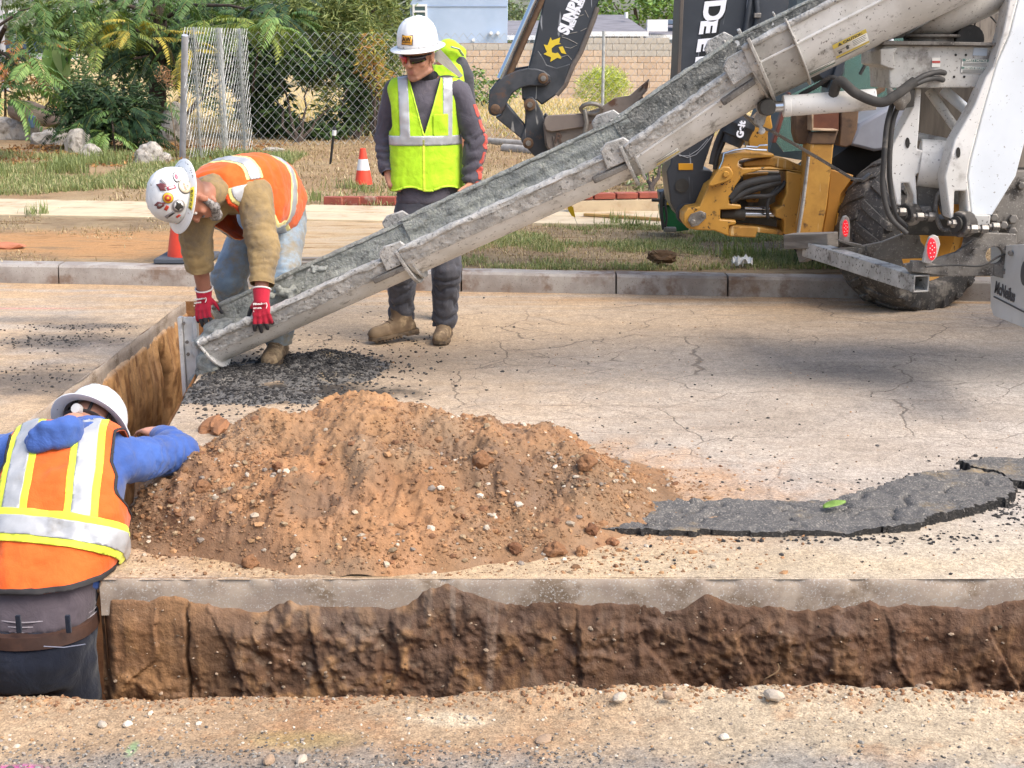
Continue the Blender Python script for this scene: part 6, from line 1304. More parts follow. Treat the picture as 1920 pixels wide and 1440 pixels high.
hu2, hf2 = V(-.06, -.2, .97).normalized(), V(-.4, -.88, -.24); hf2 = (hf2 - hu2 * hf2.dot(hu2)).normalized(); hs2 = hf2.cross(hu2).normalized(); hc2 = pj(784, 104, -.1); K2 = 1.08
mb = MB(); mb.loft(sp2.grown(-.02), 24); head(mb, hc2, hu2, hf2, hs2, K2); mb.chain([hc2 - hu2 * .06 - hf2 * .03, pj(797, 150)], [.06, .066])
for s, e, w in ((rs, re, rw), (ls, le, lw)): mb.chain([s, e, w], [.052, .04, .03])
for h, k_, a, tx in ((rh, rk, ra, (-.12, -.06)), (lh, lk, la, (-.01, -.14))): mb.chain([h, k_, a], [.08, .055, .04]); mb.capsule(a, a + V(tx[0], tx[1], -.06), .035, .03)
do_hand(mb, rw, pj(742, 348, -.12) - rw, (.8, .5, 0), (.75, -.3, -.3), curl=(.95, 1.0, 1.05, 1.05), thumb=.15, tr=.15, sc=1.05); do_hand(mb, lw, pj(880, 372, -.1) - lw, (-.9, .35, 0), (-.2, -1, 0), curl=(.25, .3, .35, .4), thumb=.3, sc=1.05)
Vs, F = solid_np(mb, .0072, 2)
sk = skin_cols(Vs, '#b98468', [(hc2 + (hf2 * .06 - hu2 * .095) * K2, .07, '#6b5548', .55), (hc2 + (hf2 * .03 - hu2 * .09 + hs2 * .05) * K2, .055, '#6b5548', .5), (hc2 + (hf2 * .03 - hu2 * .09 - hs2 * .05) * K2, .055, '#6b5548', .5), (hc2 + (hf2 * .1 - hu2 * .05) * K2, .02, '#5b463b', .6), (hc2 + (hf2 * .095 - hu2 * .07) * K2, .02, '#a5605a', .6), (hc2 - hf2 * .07 * K2, .09, '#3a2f29', .8), (rw, .16, '#a06f56', .8), (lw, .16, '#a06f56', .8)])
me = np_mesh('body', Vs, F, SKIN); col_attr(me, 'Col', sk); put('body', me, w2); eyes(hc2, hu2, hf2, hs2, w2, K2)
SH2 = cloth('charcoal_shirt', '#56525a', '#4a474e', .9, 240, .3, '#6d6468', (.6, .8), 6)
mb = MB(); mb.loft(sp2.grown(.0, 1, 8), 24); mb.chain([pj(765, 165), rs, re, rw], [.075, .078, .062, .045]); mb.chain([pj(835, 165), ls, le, lw], [.075, .078, .064, .047]); mb.capsule(re, rw, .064, .047); mb.capsule(le, lw, .066, .05)
d1, d2 = nv((rw - re).normalized()), nv((lw - le).normalized())
_, shV, shT = garment('shirt', mb, SH2, w2, .011, 4, [((rs, re, rw), .2, .62, 1.3), ((ls, le, lw), .2, .62, 1.3)], .009, 55, .006, 4, [lambda v: (v - nv(rw)) @ d1 - .012 + np.where(np.linalg.norm(v - nv(rw), axis=1) < .15, 0, -9), lambda v: (v - nv(lw)) @ d2 - .012 + np.where(np.linalg.norm(v - nv(lw), axis=1) < .15, 0, -9)])
def print_field(v):
    S, dist, Dv = limb_uv(v, (ls, le, lw)); out = Dv @ nv(V(.96, -.28, 0)); per = Dv @ nv(V(.28, .96, 0)); seg = np.abs(((S - .08) / .085) % 1 - .5) - .41 + .12 * fbm(S * 40, per * 60, 0, 3, 2)
    return np.maximum(np.maximum(np.abs(per + .01) - .02, seg * .085), np.maximum(.015 - out, np.maximum(.08 - S, S - .56)))
overlay('sleeve_print', shV, shT, print_field, .002, cloth('orange_print', '#c9584a', '#b54f45', .8, 240, .2), w2, .001)
mb = MB()                                                                      # black neck gaiter
for i, (z, r) in enumerate(((0, .074), (.018, .079), (.034, .072), (.052, .078), (.068, .07))): c = pj(798, 150) .lerp(hc2 - hu2 * .1 * K2 - hf2 * .03, z / .075); mb.loft([(c, S2v, F2v, r, r * 1.02), (c + V(0, 0, .02), S2v, F2v, r * .96, r)], 24, 2)
garment('neck_gaiter', mb, cloth('black_gaiter', '#232226', '#2c2b30', .8, 240, .2), w2, .009, 3, gen=.005, seed=8)
# vest
rg2 = [(c, s, f, a + .022, b + .018, d + .02) for (c, s, f, a, b, d) in (sp2.r[i] for i in range(1, 8))]
rg2[0] = (pj(801, 356), S2v, F2v, .212, .152, .16); rg2[1] = (pj(800, 338), S2v, F2v, .214, .152, .16); rg2[2] = (pj(799, 295), S2v, F2v, .202, .15, .15); rg2[5] = (pj(800, 165), S2v, F2v, .222, .12, .145); rg2[6] = (pj(800, 146), S2v, F2v, .19, .1, .125)
mb = MB(); mb.loft(rg2, 28, 2.5); H = lambda v: sp2.uv(v)
zh = lambda v: v[:, 2]
def vcut(v):
    a = (v - nv(pj(799, 200))) @ nv(S2v); b = (v - nv(pj(799, 200))) @ nv(F2v); z = v[:, 2]; z0, z1 = pj(790, 258).z, pj(790, 150).z; hw = np.interp(z, [z0, z1, z1 + .1], [-.006, .085, .11]); off = np.interp(z, [z0, z1], [-.022, -.01])
    return np.where(b > .02, hw - np.abs(a - off), np.where(z > pj(800, 152).z, .085 - np.abs(a), -1))
hem = lambda v: pj(800, 351).z + .012 * np.sin(v[:, 0] * 30) - v[:, 2]
ah = lambda v: np.where(v[:, 2] > pj(800, 270).z, np.abs((v - nv(pj(800, 200))) @ nv(S2v)) - np.interp(v[:, 2], [pj(0, 270).z, pj(0, 235).z, pj(0, 195).z, pj(0, 150).z], [.25, .2, .205, .235]), -1)
vest2, vV, vT = garment('vest', mb, LIME, w2, .011, 5, gen=.0075, seed=12, cut=[vcut, hem, ah], thick=.004)
def t2(w):
    def f(v):
        a = (v - nv(pj(799, 200))) @ nv(S2v); b = (v - nv(pj(799, 200))) @ nv(F2v); z = v[:, 2]; zb = pj(800, 261).z
        ver = np.maximum(np.abs(np.abs(a + .008) - np.interp(z, [zb, pj(0, 160).z], [.118, .125])) - w, zb - z); hor = np.abs(z - zb) - w
        return np.minimum(ver, hor)
    return f
overlay('reflective_tape', vV, vT, t2(.027), .003, TAPE, vest2)
def zipf(v): a = (v - nv(pj(792, 300))) @ nv(S2v); return np.maximum(np.maximum(np.abs(a) - .006, -((v - nv(pj(799, 200))) @ nv(F2v))), v[:, 2] - pj(792, 258).z)
overlay('zip', vV, vT, zipf, .003, TRIM, vest2)
def pockf(v):
    a = (v - nv(pj(823, 232))) @ nv(S2v); z = v[:, 2] - pj(823, 232).z; d = np.maximum(np.abs(a) - .043, np.abs(z) - .06); return np.maximum(d, -((v - nv(pj(799, 200))) @ nv(F2v)))
overlay('pocket', vV, vT, pockf, .004, LIME, vest2)
def bind(v): return np.maximum(-.008 - vcut(v), vcut(v)) if False else (-.009 - vcut(v))
overlay('neck_binding', vV, vT, bind, .002, cloth('lime_binding', '#c5ec45', '#bfe63c', .8), vest2); overlay('hem_binding', vV, vT, lambda v: -.011 - hem(v), .002, D.materials['lime_binding'], vest2)
TR2 = cloth('charcoal_jeans', '#45464d', '#56565c', .9, 240, .35, '#6a6563', (.55, .75), 5)
mb = MB(); mb.loft([(pj(802, 352), S2v, F2v, .168, .115, .125), (pj(803, 380), S2v, F2v, .178, .12, .145), (pj(803, 412), S2v, F2v, .17, .115, .14)], 24); mb.chain([rh, rk, ra + V(0, 0, .01)], [.105, .082, .07]); mb.chain([lh, lk, la + V(0, 0, .01)], [.105, .082, .072]); mb.capsule(pj(803, 395), pj(803, 415), .1, .09)
garment('trousers', mb, TR2, w2, .011, 4, [((rh, rk, ra), .3, .86, 1.2), ((lh, lk, la), .3, .86, 1.2)], .009, 40, .006, 21, [lambda v: pj(0, 611).z + .008 * np.sin(v[:, 0] * 40) - v[:, 2]])
mb = MB(); mb.loft([(pj(802, 358), S2v, F2v, .176, .124, .135), (pj(802, 349), S2v, F2v, .176, .124, .135)], 28); mb.build('shirt_hem', SH2, w2)
gz = G(752, 642).y
boot(w2, (pj(752, 606).x, 7.66, .12), (pj(752, 606).x - .25, 7.52, .0), V(-.1, -.03, 1).normalized(), k=1.0); boot(w2, (pj(833, 606).x, 7.72, .12), (pj(830, 606).x - .02, 7.4, .0), k=1.0)
# sunglasses and hat
GLS = flat('dark_lens', '#241417', .12, 0, .7); GLR = flat('red_mirror_lens', '#a5232c', .12, .3, .7); e2 = lambda s, f, u: hc2 + (hs2 * s + hf2 * f + hu2 * u) * K2
sg = MB(); sg.tube([e2(-.078, .0, .012), e2(-.07, .06, .014), e2(-.035, .098, .016), e2(0, .106, .016), e2(.035, .098, .016), e2(.07, .06, .014), e2(.078, .0, .012)], .005, 8); sgl = sg.build('sunglasses', flat('black_frame', '#141414', .3), w2)
for s in (-1, 1):
    mb = MB(); vs = []
    for i in range(9):
        a = .008 + .068 * i / 8; f = .108 - .048 * (i / 8) ** 1.8; hgt = .024 * (1 - .35 * (i / 8) ** 3); vs += [e2(a * s, f, .016), e2(a * s, f + .002, .016 - hgt * .6), e2(a * s, f - .004, .016 - hgt * 1.5)]
    mb.add(vs, [(i * 3 + j, i * 3 + 3 + j, i * 3 + 4 + j, i * 3 + 1 + j) for i in range(8) for j in (0, 1)]); l_ = mb.build('lens', GLS if hs2.x * s > 0 else GLR, sgl); l_.modifiers.new('t', 'SOLIDIFY').thickness = .002
hb2 = e2(0, -.008, .052); ht2 = hat(hb2, hu2, hf2, hs2, w2, True, .95)
st_, p_, a_, b_, n_ = hat_sticker(hb2, hu2, hf2, hs2, math.pi / 2 + .05, .055, .035, .03, flat('sticker_black', '#33261c', .4), ht2, k=.95, shape=[(-1, -.85), (.9, -.95), (1, .85), (-.9, .95)])
hat_sticker(hb2, hu2, hf2, hs2, math.pi / 2 + .05, .055, .031, .026, flat('sticker_amber', '#d79a2e', .4), st_, 'print', k=.95, lift=.0035, shape=[(-1, -.85), (.9, -.95), (1, .85), (-.9, .95)])
if a_.dot(hs2) * hs2.x < 0: a_ = -a_
if a_.x < 0: a_ = -a_
mb = MB(); text_into(mb, 'AW', p_ - a_ * .026 - b_ * .008 + n_ * .006, a_, b_, .034, .001, .001, .9); mb.build('lettering', D.materials['sticker_black'], st_, smooth=False)
mb = MB(); mb.prism([p_ - a_ * .024 - b_ * .016 + n_ * .0055, p_ + a_ * .024 - b_ * .016 + n_ * .0055, p_ + a_ * .024 - b_ * .012 + n_ * .0055, p_ - a_ * .024 - b_ * .012 + n_ * .0055], n_ * .001); mb.build('print', D.materials['sticker_black'], st_, smooth=False)
mb = MB(); q_ = [pj(816, 98, -.02), pj(825, 92, .06), pj(846, 114, .1), pj(868, 142, .08), pj(862, 146, .0), pj(838, 128, -.05), pj(822, 116, -.08), pj(813, 108, -.08)]
mb.prism(q_, V(-.0, .02, .0)); mb.build('neck_shade', cloth('grey_sun_shade', '#6f6a60', '#7d786d', .85), w2)
# hi-vis and grey garment of a colleague standing right behind him
w4 = thing('person', 'worker hidden behind the standing man, only a lime hood and grey sleeve showing', 'person', (pj(848, 100).x, 8.35, .0))
pb = lambda a, b, dy=0.0: P(a, b, 8.35 + dy)
mb = MB(); c4 = [pb(838, 330), pb(835, 260), pb(833, 190), pb(835, 140), pb(838, 115)]
mb.loft([(c4[0], V(1, 0, 0), V(0, -1, 0), .12, .11), (c4[1], V(1, 0, 0), V(0, -1, 0), .12, .12), (c4[2], V(1, 0, 0), V(0, -1, 0), .125, .13), (c4[3], V(1, 0, 0), V(0, -1, 0), .12, .12), (c4[4], V(1, 0, 0), V(0, -1, 0), .07, .08)], 20); mb.ball(pb(842, 104, .12), (.07, .09, .1), 14, 10)
for x in (822, 838): mb.chain([pb(x, 330), pb(x + 3, 480), P(x + 4, 600, 8.3)], [.08, .05, .035])
mb.capsule(P(826, 600, 8.3), P(828, 612, 8.2), .03, .03); mb.capsule(P(842, 600, 8.3), P(842, 612, 8.2), .03, .03)
mb.chain([pb(866, 150), pb(872, 200), pb(868, 260)], [.05, .045, .035])
Vs, F = solid_np(mb, .012, 3); Vs[:, 2] -= np.clip(.35 - Vs[:, 2], 0, 1) * 0; me = np_mesh('body', Vs, F, SKIN); col_attr(me, 'Col', skin_cols(Vs, '#8b5f49')); put('body', me, w4)
mb = MB(); mb.ball(pb(842, 102, .02), (.085, .1, .09), 16, 10); mb.capsule(pb(840, 98), pb(860, 98, .02), .062, .045); mb.capsule(pb(858, 110), pb(862, 135), .05, .05); mb.loft([(c4[2], V(1, 0, 0), V(0, -1, 0), .135, .14), (c4[3], V(1, 0, 0), V(0, -1, 0), .13, .13), (pb(840, 120), V(1, 0, 0), V(0, -1, 0), .1, .1)], 20); garment('vest', mb, LIME, w4, .011, 3, gen=.008, seed=31)
mb = MB(); mb.chain([pb(862, 118, -.02), pb(872, 145, -.02), pb(876, 205, -.02)], [.045, .05, .05]); garment('sleeve', mb, cloth('dark_grey_sleeve', '#46464a', '#5a5a60', .85), w4, .011, 3, gen=.006, seed=33)
mb = MB(); mb.tube([pb(846, 88, -.11), pb(860, 92, -.09), pb(868, 104, -.06)], .014, 8, True, .4); mb.build('reflective_tape', TAPE, w4)
mb = MB(); mb.loft([(pb(836, 320), V(1, 0, 0), V(0, -1, 0), .13, .12), (pb(836, 380), V(1, 0, 0), V(0, -1, 0), .14, .13)], 20)
for x in (822, 838): mb.chain([pb(x, 370), pb(x + 3, 480), P(x + 4, 598, 8.3)], [.09, .06, .045])
garment('trousers', mb, TR2, w4, .013, 3, gen=.005, seed=35)

# ============ person bending over the chute
w1 = thing('person', 'bent over bearded worker in an orange vest, jeans and red gloves gripping the chute end', 'person', (-1.3, 7.3, 0))
pel, mid, ch, nk = P(517, 395, 7.55), P(495, 352, 7.38), P(455, 345, 7.13), P(408, 354, 6.93)
Ls, Rs = P(476, 368, 6.98), P(366, 402, 6.97); s1 = (Ls - Rs).normalized()
sp_ = (nk - pel).normalized(); fr = sp_.cross(s1); fr = fr if fr.z < 0 else -fr
hipS = V(.85, -.35, 0).normalized()
def ringv(c, k, a, b, d): sv = (hipS.lerp(s1, k)).normalized(); t = [(mid - pel), (ch - pel), (ch - mid), (nk - mid), (nk - ch)][min(int(k * 4.99), 4)].normalized(); f = t.cross(sv); f = (f if f.z < 0 or k < .2 else -f); f = f if f.dot(V(-.6, -.5, -.6)) > 0 else -f; return (c, sv, f, a, b, d)
sp1 = Spine([ringv(P(522, 425, 7.58), 0, .165, .12, .15), ringv(pel, .1, .17, .13, .145), ringv(mid, .35, .168, .13, .13), ringv(ch, .65, .185, .14, .13), ringv(ch.lerp(nk, .5), .85, .19, .12, .12), ringv(nk, 1, .15, .085, .09), ringv(nk + (nk - ch).normalized() * .05, 1, .07, .065, .065)])
Le, Re = P(494, 468, 6.85), P(372, 482, 7.03); Lw, Rw = P(490, 553, 6.74), P(384, 550, 7.1)
Lh, Rh = P(535, 425, 7.48), P(478, 425, 7.62); Lk, Rk = P(530, 525, 7.2), P(428, 520, 7.5); La, Ra = P(521, 645, 7.15), P(452, 615, 7.9)
hu1, hf1 = V(-.75, -.62, .17).normalized(), V(-.15, -.1, -1); hf1 = (hf1 - hu1 * hf1.dot(hu1)).normalized(); hs1 = hf1.cross(hu1).normalized(); hb1 = P(337, 367, 6.72); hc1 = hb1 - hu1 * .078
mb = MB(); mb.loft(sp1.grown(-.02), 24); head(mb, hc1, hu1, hf1, hs1, 1.04); mb.chain([hc1 - hu1 * .05 - hf1 * .02, nk], [.064, .075])
mb.chain([Ls, Le, Lw], [.052, .046, .034]); mb.chain([Rs, Re, Rw], [.052, .048, .037])
for h, k_, a, tx in ((Lh, Lk, La, (-.03, -.12)), (Rh, Rk, Ra, (-.08, -.1))): mb.chain([h, k_, a], [.08, .055, .042]); mb.capsule(a, a + V(tx[0], tx[1], -.05), .035, .03)
hdL = dict(w=Lw, d=P(492, 612, 6.69) - Lw, n=(0, .9, -.2), th=(-1, .1, .1), curl=(.25, .3, .32, .35), thumb=.3, tr=.5, sc=1.08, spread=.2); hdR = dict(w=Rw, d=P(376, 612, 6.98) - Rw, n=(.6, .7, 0), th=(1, -.35, .1), curl=(.22, .26, .3, .34), thumb=.35, tr=.3, sc=1.08, spread=.22)
for h_ in (hdL, hdR): do_hand(mb, **h_)
Vs, F = solid_np(mb, .0075, 2); bc = hc1 + (hf1 * .04 - hu1 * .1); me = np_mesh('body', Vs, F, SKIN)
col_attr(me, 'Col', skin_cols(Vs, '#a8725a', [(hc1 - hf1 * .07 + hu1 * .02, .1, '#4d4238', .8), (hc1 - hf1 * .06 - hu1 * .03, .08, '#6d5346', .8), (Lw, .2, '#a8705c', .8), (Rw, .2, '#9c6a58', .8)])); put('body', me, w1); eyes(hc1, hu1, hf1, hs1, w1, 1.04)
# beard
mb = MB(); e1 = lambda s, f, u: hc1 + (hs1 * s + hf1 * f + hu1 * u) * 1.04
for s in (-1, 1): mb.capsule(e1(.066 * s, .005, -.03), e1(.058 * s, .03, -.085), .018, .026); mb.capsule(e1(.058 * s, .03, -.085), e1(0, .075, -.125), .026, .03)
mb.capsule(e1(-.025, .085, -.05), e1(.025, .085, -.05), .01, .01); mb.ball(e1(0, .07, -.125), .036)
Vs, F = solid_np(mb, .0065, 1); Vs += .005 * fbm(Vs[:, 0] * 60, Vs[:, 1] * 60, Vs[:, 2] * 60, 3, 3)[:, None] * vnormals(Vs, F)
put('beard', np_mesh('beard', Vs, F, surf('grey_beard', '#9c9792', '#625d5a', .95, 0, 60, .4, .6, .4, 1, 200, .004)), w1)
SH1 = cloth('tan_shirt', '#9a8258', '#857252', .9, 240, .3, '#6f6352', (.5, .7), 5)
mb = MB(); mb.loft(sp1.grown(.012, 1, 6), 24); mb.capsule(ch.lerp(nk, .8), nk.lerp(hc1, .35), .105, .088); mb.chain([ch.lerp(nk, .5).lerp(Ls, .6), Ls, Le, Lw], [.11, .1, .078, .06]); mb.chain([ch.lerp(nk, .5).lerp(Rs, .6), Rs, Re, Rw], [.11, .1, .078, .062])
dl, dr = nv((Lw - Le).normalized()), nv((Rw - Re).normalized()); cl = Lw - (Lw - Le).normalized() * .055; cr = Rw - (Rw - Re).normalized() * .15
near = lambda v, p, r: np.linalg.norm(v - nv(p), axis=1) < r
garment('shirt', mb, SH1, w1, .011, 4, [((Ls, Le, Lw), .12, .6, 1.0), ((Rs, Re, Rw), .05, .5, 1.0)], .004, 70, .010, 41, [lambda v: np.where(near(v, Lw, .2), (v - nv(cl)) @ dl, -1), lambda v: np.where(near(v, Rw, .25), (v - nv(cr)) @ dr, -1)])
# gloves
GLV = cloth('red_glove_knit', '#b32438', '#9f1d31', .85, 300, .5, '#7d2531', (.62, .8), 14, .15); PALM = flat('black_glove_palm', '#2b2a2c', .8)
for h_, e_ in ((hdL, Le), (hdR, Re)):
    mb = MB(); h2 = dict(h_); h2['r'] = .0112; h2['sc'] = 1.1; do_hand(mb, **h2); w_ = Vector(h_['w']); d_ = Vector(h_['d']).normalized(); mb.capsule(w_ - (w_ - Vector(e_)).normalized() * .035, w_ + d_ * .03, .046, .04, 14)
    Vs, F = solid_np(mb, .0058, 2); gl, gV, gT = None, Vs, tris(F); up_ = nv((w_ - Vector(e_)).normalized()); Vs, T = clip(Vs, gT, -.03 - (Vs - nv(w_)) @ up_ ); gl = put('glove', np_mesh('glove', Vs, T, GLV), w1)
    nn_ = nv(h_['n']); nn_ = nn_ / np.linalg.norm(nn_); tip = (Vs - nv(w_)) @ nv(d_); overlay('glove_palm', Vs, T, lambda v: np.minimum(.148 - ((v - nv(w_)) @ nv(d_)), .012 - ((v - nv(w_)) @ nn_) + np.where((v - nv(w_)) @ nv(d_) > .05, 0, 9)), .0012, PALM, gl, .001)
    c = w_ - (w_ - Vector(e_)).normalized() * .03; ax = (w_ - Vector(e_)).normalized(); u, v_ = perp(ax); mb = MB(); mb.tube([c + u * .046 * math.cos(t) + v_ * .046 * math.sin(t) for t in np.linspace(0, 6.283, 24)], .0045, 8, False); mb.build('cuff', flat('white_cuff', '#d8d2cc', .8) if 'white_cuff' not in D.materials else D.materials['white_cuff'], gl)
    tv = Vector(h_['th']); tv = (tv - d_ * tv.dot(d_)).normalized(); n2 = d_.cross(tv); n2 = n2 if n2.dot(Vector(h_['n'])) < 0 else -n2; mb = MB(); u3 = tv if tv.cross(-d_).dot(n2) > 0 else -tv
    for i, (tx, sz, dx) in enumerate((('Milwaukee', .0155, .055), ('CUT LEVEL', .0095, .075), ('1', .01, .09))): text_into(mb, tx, w_ + d_ * dx + n2 * .034 - u3 * .036, u3, -d_, sz, .004, .0004, .95)
    mb.tube([w_ + d_ * (.045 + .03 * t) + u3 * (.03 + .006 * math.sin(t * 3)) + n2 * .032 for t in (0, .3, .6, 1)], .0022, 6); mb.build('print', D.materials['white_cuff'], gl, smooth=False)
# jeans
JE1 = cloth('faded_jeans', '#6f8294', '#8fa3b3', .9, 240, .4, '#8a7a5a', (.42, .62), 4)
mb = MB(); hp = (P(548, 395, 7.6)); mb.loft([ringv(mid.lerp(pel, .55), .2, .165, .125, .125), ringv(pel, .1, .178, .135, .15), ringv(P(522, 425, 7.58), 0, .175, .13, .155)], 24); mb.chain([Lh, Lk, La + V(0, 0, .02)], [.115, .09, .078]); mb.chain([Rh, Rk, Ra + V(0, 0, .02)], [.118, .098, .08]); mb.capsule(Lh, Rh, .12, .12)
garment('trousers', mb, JE1, w1, .011, 4, [((Lh, Lk, La), .3, .8, 1.1), ((Rh, Rk, Ra), .3, .8, 1.1)], .008, 38, .006, 45, [lambda v: La.z - .005 - v[:, 2] + .006 * np.sin(v[:, 0] * 50)])
boot(w1, (La.x, La.y, .12), (La.x - .03, La.y - .3, 0), k=1.08); boot(w1, (Ra.x, Ra.y, .12), (Ra.x - .12, Ra.y - .25, 0), k=1.08)
mb = MB(); mb.beam(P(530, 405, 7.4), P(506, 455, 7.38), .05, .1); mb.capsule(P(542, 372, 7.42), P(520, 430, 7.38), .05, .045); garment('tool_pouch', mb, cloth('brown_pouch', '#5d5142', '#4b4136', .9), w1, .01, 3, gen=.006, seed=47)
# vest
rv = [(c, s, f, a + .03, (.2, .27, .3, .22, .13)[i], d + .03) for i, (c, s, f, a, b, d) in enumerate(sp1.r[1:6])]; rv[-1] = (rv[-1][0], rv[-1][1], rv[-1][2], .18, .13, .115); c_, s_, f_ = rv[-1][:3]; rv.append((nk.lerp(hc1, .35), s_, f_, .115, .1, .1))
mb = MB(); mb.loft(rv, 28, 2.5); H0 = sp1.h
def v1cut(v):
    h, a, b = sp1.uv(v); top = H0[5]
    return np.where(b > .0, np.interp(h, [H0[1], H0[3], top], [.03, .05, .085]) - np.abs(a + .03), -1)
def v1hem(v): h, a, b = sp1.uv(v); return H0[1] + .06 + .02 * b / .15 - h
def v1ah(v): h, a, b = sp1.uv(v); return np.where(h > H0[3] - .06, np.abs(a) - np.interp(h, [H0[3] - .06, H0[3], H0[4], H0[5]], [.3, .232, .215, .21]), -1)
vest1, vV, vT = garment('vest', mb, ORANGE, w1, .011, 5, gen=.008, seed=51, cut=[v1cut, v1hem, v1ah], thick=.004)
def t1(w):
    def f(v):
        h, a, b = sp1.uv(v); ver = np.maximum(np.abs(np.abs(a) - .115) - w, .02 - b); hor = np.abs(h - (H0[2] + .06)) - w; back = np.maximum(np.abs(h - (H0[4] + .01)) - w, b)
        return np.minimum(np.minimum(ver, hor), back)
    return f
overlay('trim', vV, vT, t1(.043), .002, TRIM2, vest1); overlay('reflective_tape', vV, vT, t1(.027), .0045, TAPE, vest1); overlay('neck_binding', vV, vT, lambda v: -.012 - v1cut(v), .003, cloth('deep_orange_binding', '#cf4a1c', '#c24418', .8), vest1)
for sg in (-1, 1): overlay('arm_binding', vV, vT, lambda v: np.maximum(-.008 - v1ah(v), -sg * sp1.uv(v)[1]), .003, D.materials.get('grey_binding') or flat('grey_binding', '#8d8580', .8), vest1)
# hat with stickers
ht1 = hat(hb1, hu1, hf1, hs1, w1, True, 1.02); cam_s = 1 if hs1.dot(V(.2, -1, .1)) > 0 else -1
SM = {k: flat('hat_print_' + k, c, .4) for k, c in (('white', '#e3dfd8'), ('ring', '#5c5552'), ('pink', '#cf5a6e'), ('yellow', '#d6a52c'), ('red', '#b9402c'), ('black', '#34322f'), ('maroon', '#6d3a3a'), ('grey', '#8f8b8a'), ('cream', '#e9dcc0'), ('lemon', '#d9c92f'))}
base_th = 0.0 if cam_s > 0 else math.pi; A1 = (hb1, hu1, hf1, hs1)
def hs_(px, py):
    """the spot on the dome that faces the viewer at this place"""
    best = None
    for th in np.linspace(0, 2 * math.pi, 90):
        for z in np.linspace(.012, .16, 40):
            p = hat_pt(*A1, th, z, 1.02); rel = p - camo.location; xx = 960 + FPX * rel.x / (rel.y * CP - rel.z * SP); yy = 720 - FPX * (rel.y * SP + rel.z * CP) / (rel.y * CP - rel.z * SP); n_ = p - (hb1 + hu1 * .03)
            if n_.dot(rel) < 0:
                d = (xx - px) ** 2 + (yy - py) ** 2
                if best is None or d < best[0]: best = (d, th, z)
    return best[1], best[2]
def stick(px, py, rx, ry, rot, layers, shape=None):
    th, z = hs_(px, py); par = ht1; o = None
    for i, (col, f) in enumerate(layers): o_, p, a, b, n = hat_sticker(*A1, th, z, rx * f, ry * f, SM[col], par if o is None else o, 'sticker' if o is None else 'print', rot, 1.02, .0025 + i * .0012, shape); o = o or o_
    return o, p, a, b, n
sq = [(-1, -1), (1, -1), (1, 1), (-1, 1)]; wav = [(math.cos(t) * (1 + .3 * math.sin(5 * t)), math.sin(t) * (1 + .25 * math.cos(3 * t))) for t in np.linspace(0, 6.28, 24, endpoint=False)]
stick(330, 332, .03, .016, 0, (('ring', 1), ('white', .86), ('pink', .5)))
o_, p, a, b, n = stick(347, 351, .037, .035, .3, (('ring', 1), ('cream', .92)))
mb = MB(); text_into(mb, 'LOCAL', p - a * .02 + n * .006, a, b, .013, .001, .0003); text_into(mb, '12', p - a * .01 - b * .016 + n * .006, a, b, .014, .001, .0003); mb.build('lettering', SM['red'], o_, smooth=False)
stick(315, 371, .027, .027, 0, (('black', 1), ('yellow', .94), ('red', .62), ('yellow', .25)))
o_, p, a, b, n = stick(335, 385, .04, .036, 0, (('white', 1), ('grey', .88), ('white', .62))); hat_sticker(*A1, *hs_(335, 385), .02, .018, SM['black'], o_, 'print', .4, 1.02, .0068, wav)
stick(303, 350, .026, .018, .9, (('maroon', 1),), wav); stick(306, 341, .02, .006, .7, (('grey', 1),), sq); stick(322, 353, .022, .009, 1.9, (('pink', 1), ('white', .6)), sq); stick(300, 385, .028, .016, -.9, (('maroon', 1), ('grey', .4)), wav); stick(322, 401, .035, .01, -.5, (('grey', 1), ('black', .5)), sq); stick(312, 389, .014, .008, -.2, (('red', 1),), sq); stick(334, 404, .012, .007, -.5, (('red', 1),), sq)
mb = MB()
def on_brim(th, r, lift=.004): x, y = .116 * math.cos(th), .138 * math.sin(th); L = math.hypot(x, y); return hb1 + (hs1 * (x / L * (L + r)) + hf1 * (y / L * (L + r)) + hu1 * (lift - .006 * r / .03)) * 1.02
tx = 'UNION MONKEY'; n_c = len(tx); t0_, t1_ = (-math.pi / 2 + cam_s * .95), (-math.pi / 2 - cam_s * 1.0)
for i, chx in enumerate(tx):
    th = t0_ + (t1_ - t0_) * i / (n_c - 1); p = on_brim(th, .004); q_ = on_brim(th, .03); u_ = on_brim(th + (t1_ - t0_) * .02, .004) - p
    if chx != ' ': text_into(mb, chx, q_ if True else p, u_, (p - q_), .033, .001, .0008, .8)
mb.build('lettering', SM['black'], ht1, smooth=False)
thA = base_th + cam_s * .0; v0 = [on_brim(base_th - .02 * 0 + d, r, .006) for d, r in ((-.34, .004), (.34, .004), (.34, .03), (-.34, .03))]
mb = MB(); vs = []; 
for i in range(9): d = -.34 + .68 * i / 8; vs += [on_brim(base_th + d, .003, .0065), on_brim(base_th + d, .033, .0065)]
mb.add(vs, [(2 * i, 2 * i + 1, 2 * i + 3, 2 * i + 2) for i in range(8)]); lb_ = mb.build('name_label', SM['lemon'], ht1); lb_.modifiers.new('t', 'SOLIDIFY').thickness = .001
mb = MB()
for i, chx in enumerate('MUNOZ'):
    th = base_th + cam_s * (.26 - .13 * i) * -1; p = on_brim(th, .008, .0085); q_ = on_brim(th, .027, .0085); u_ = on_brim(th + cam_s * .04, .008, .0085) - p; text_into(mb, chx, q_, u_, p - q_, .02, .001, .0005, .9)
mb.build('lettering', SM['black'], lb_, smooth=False)

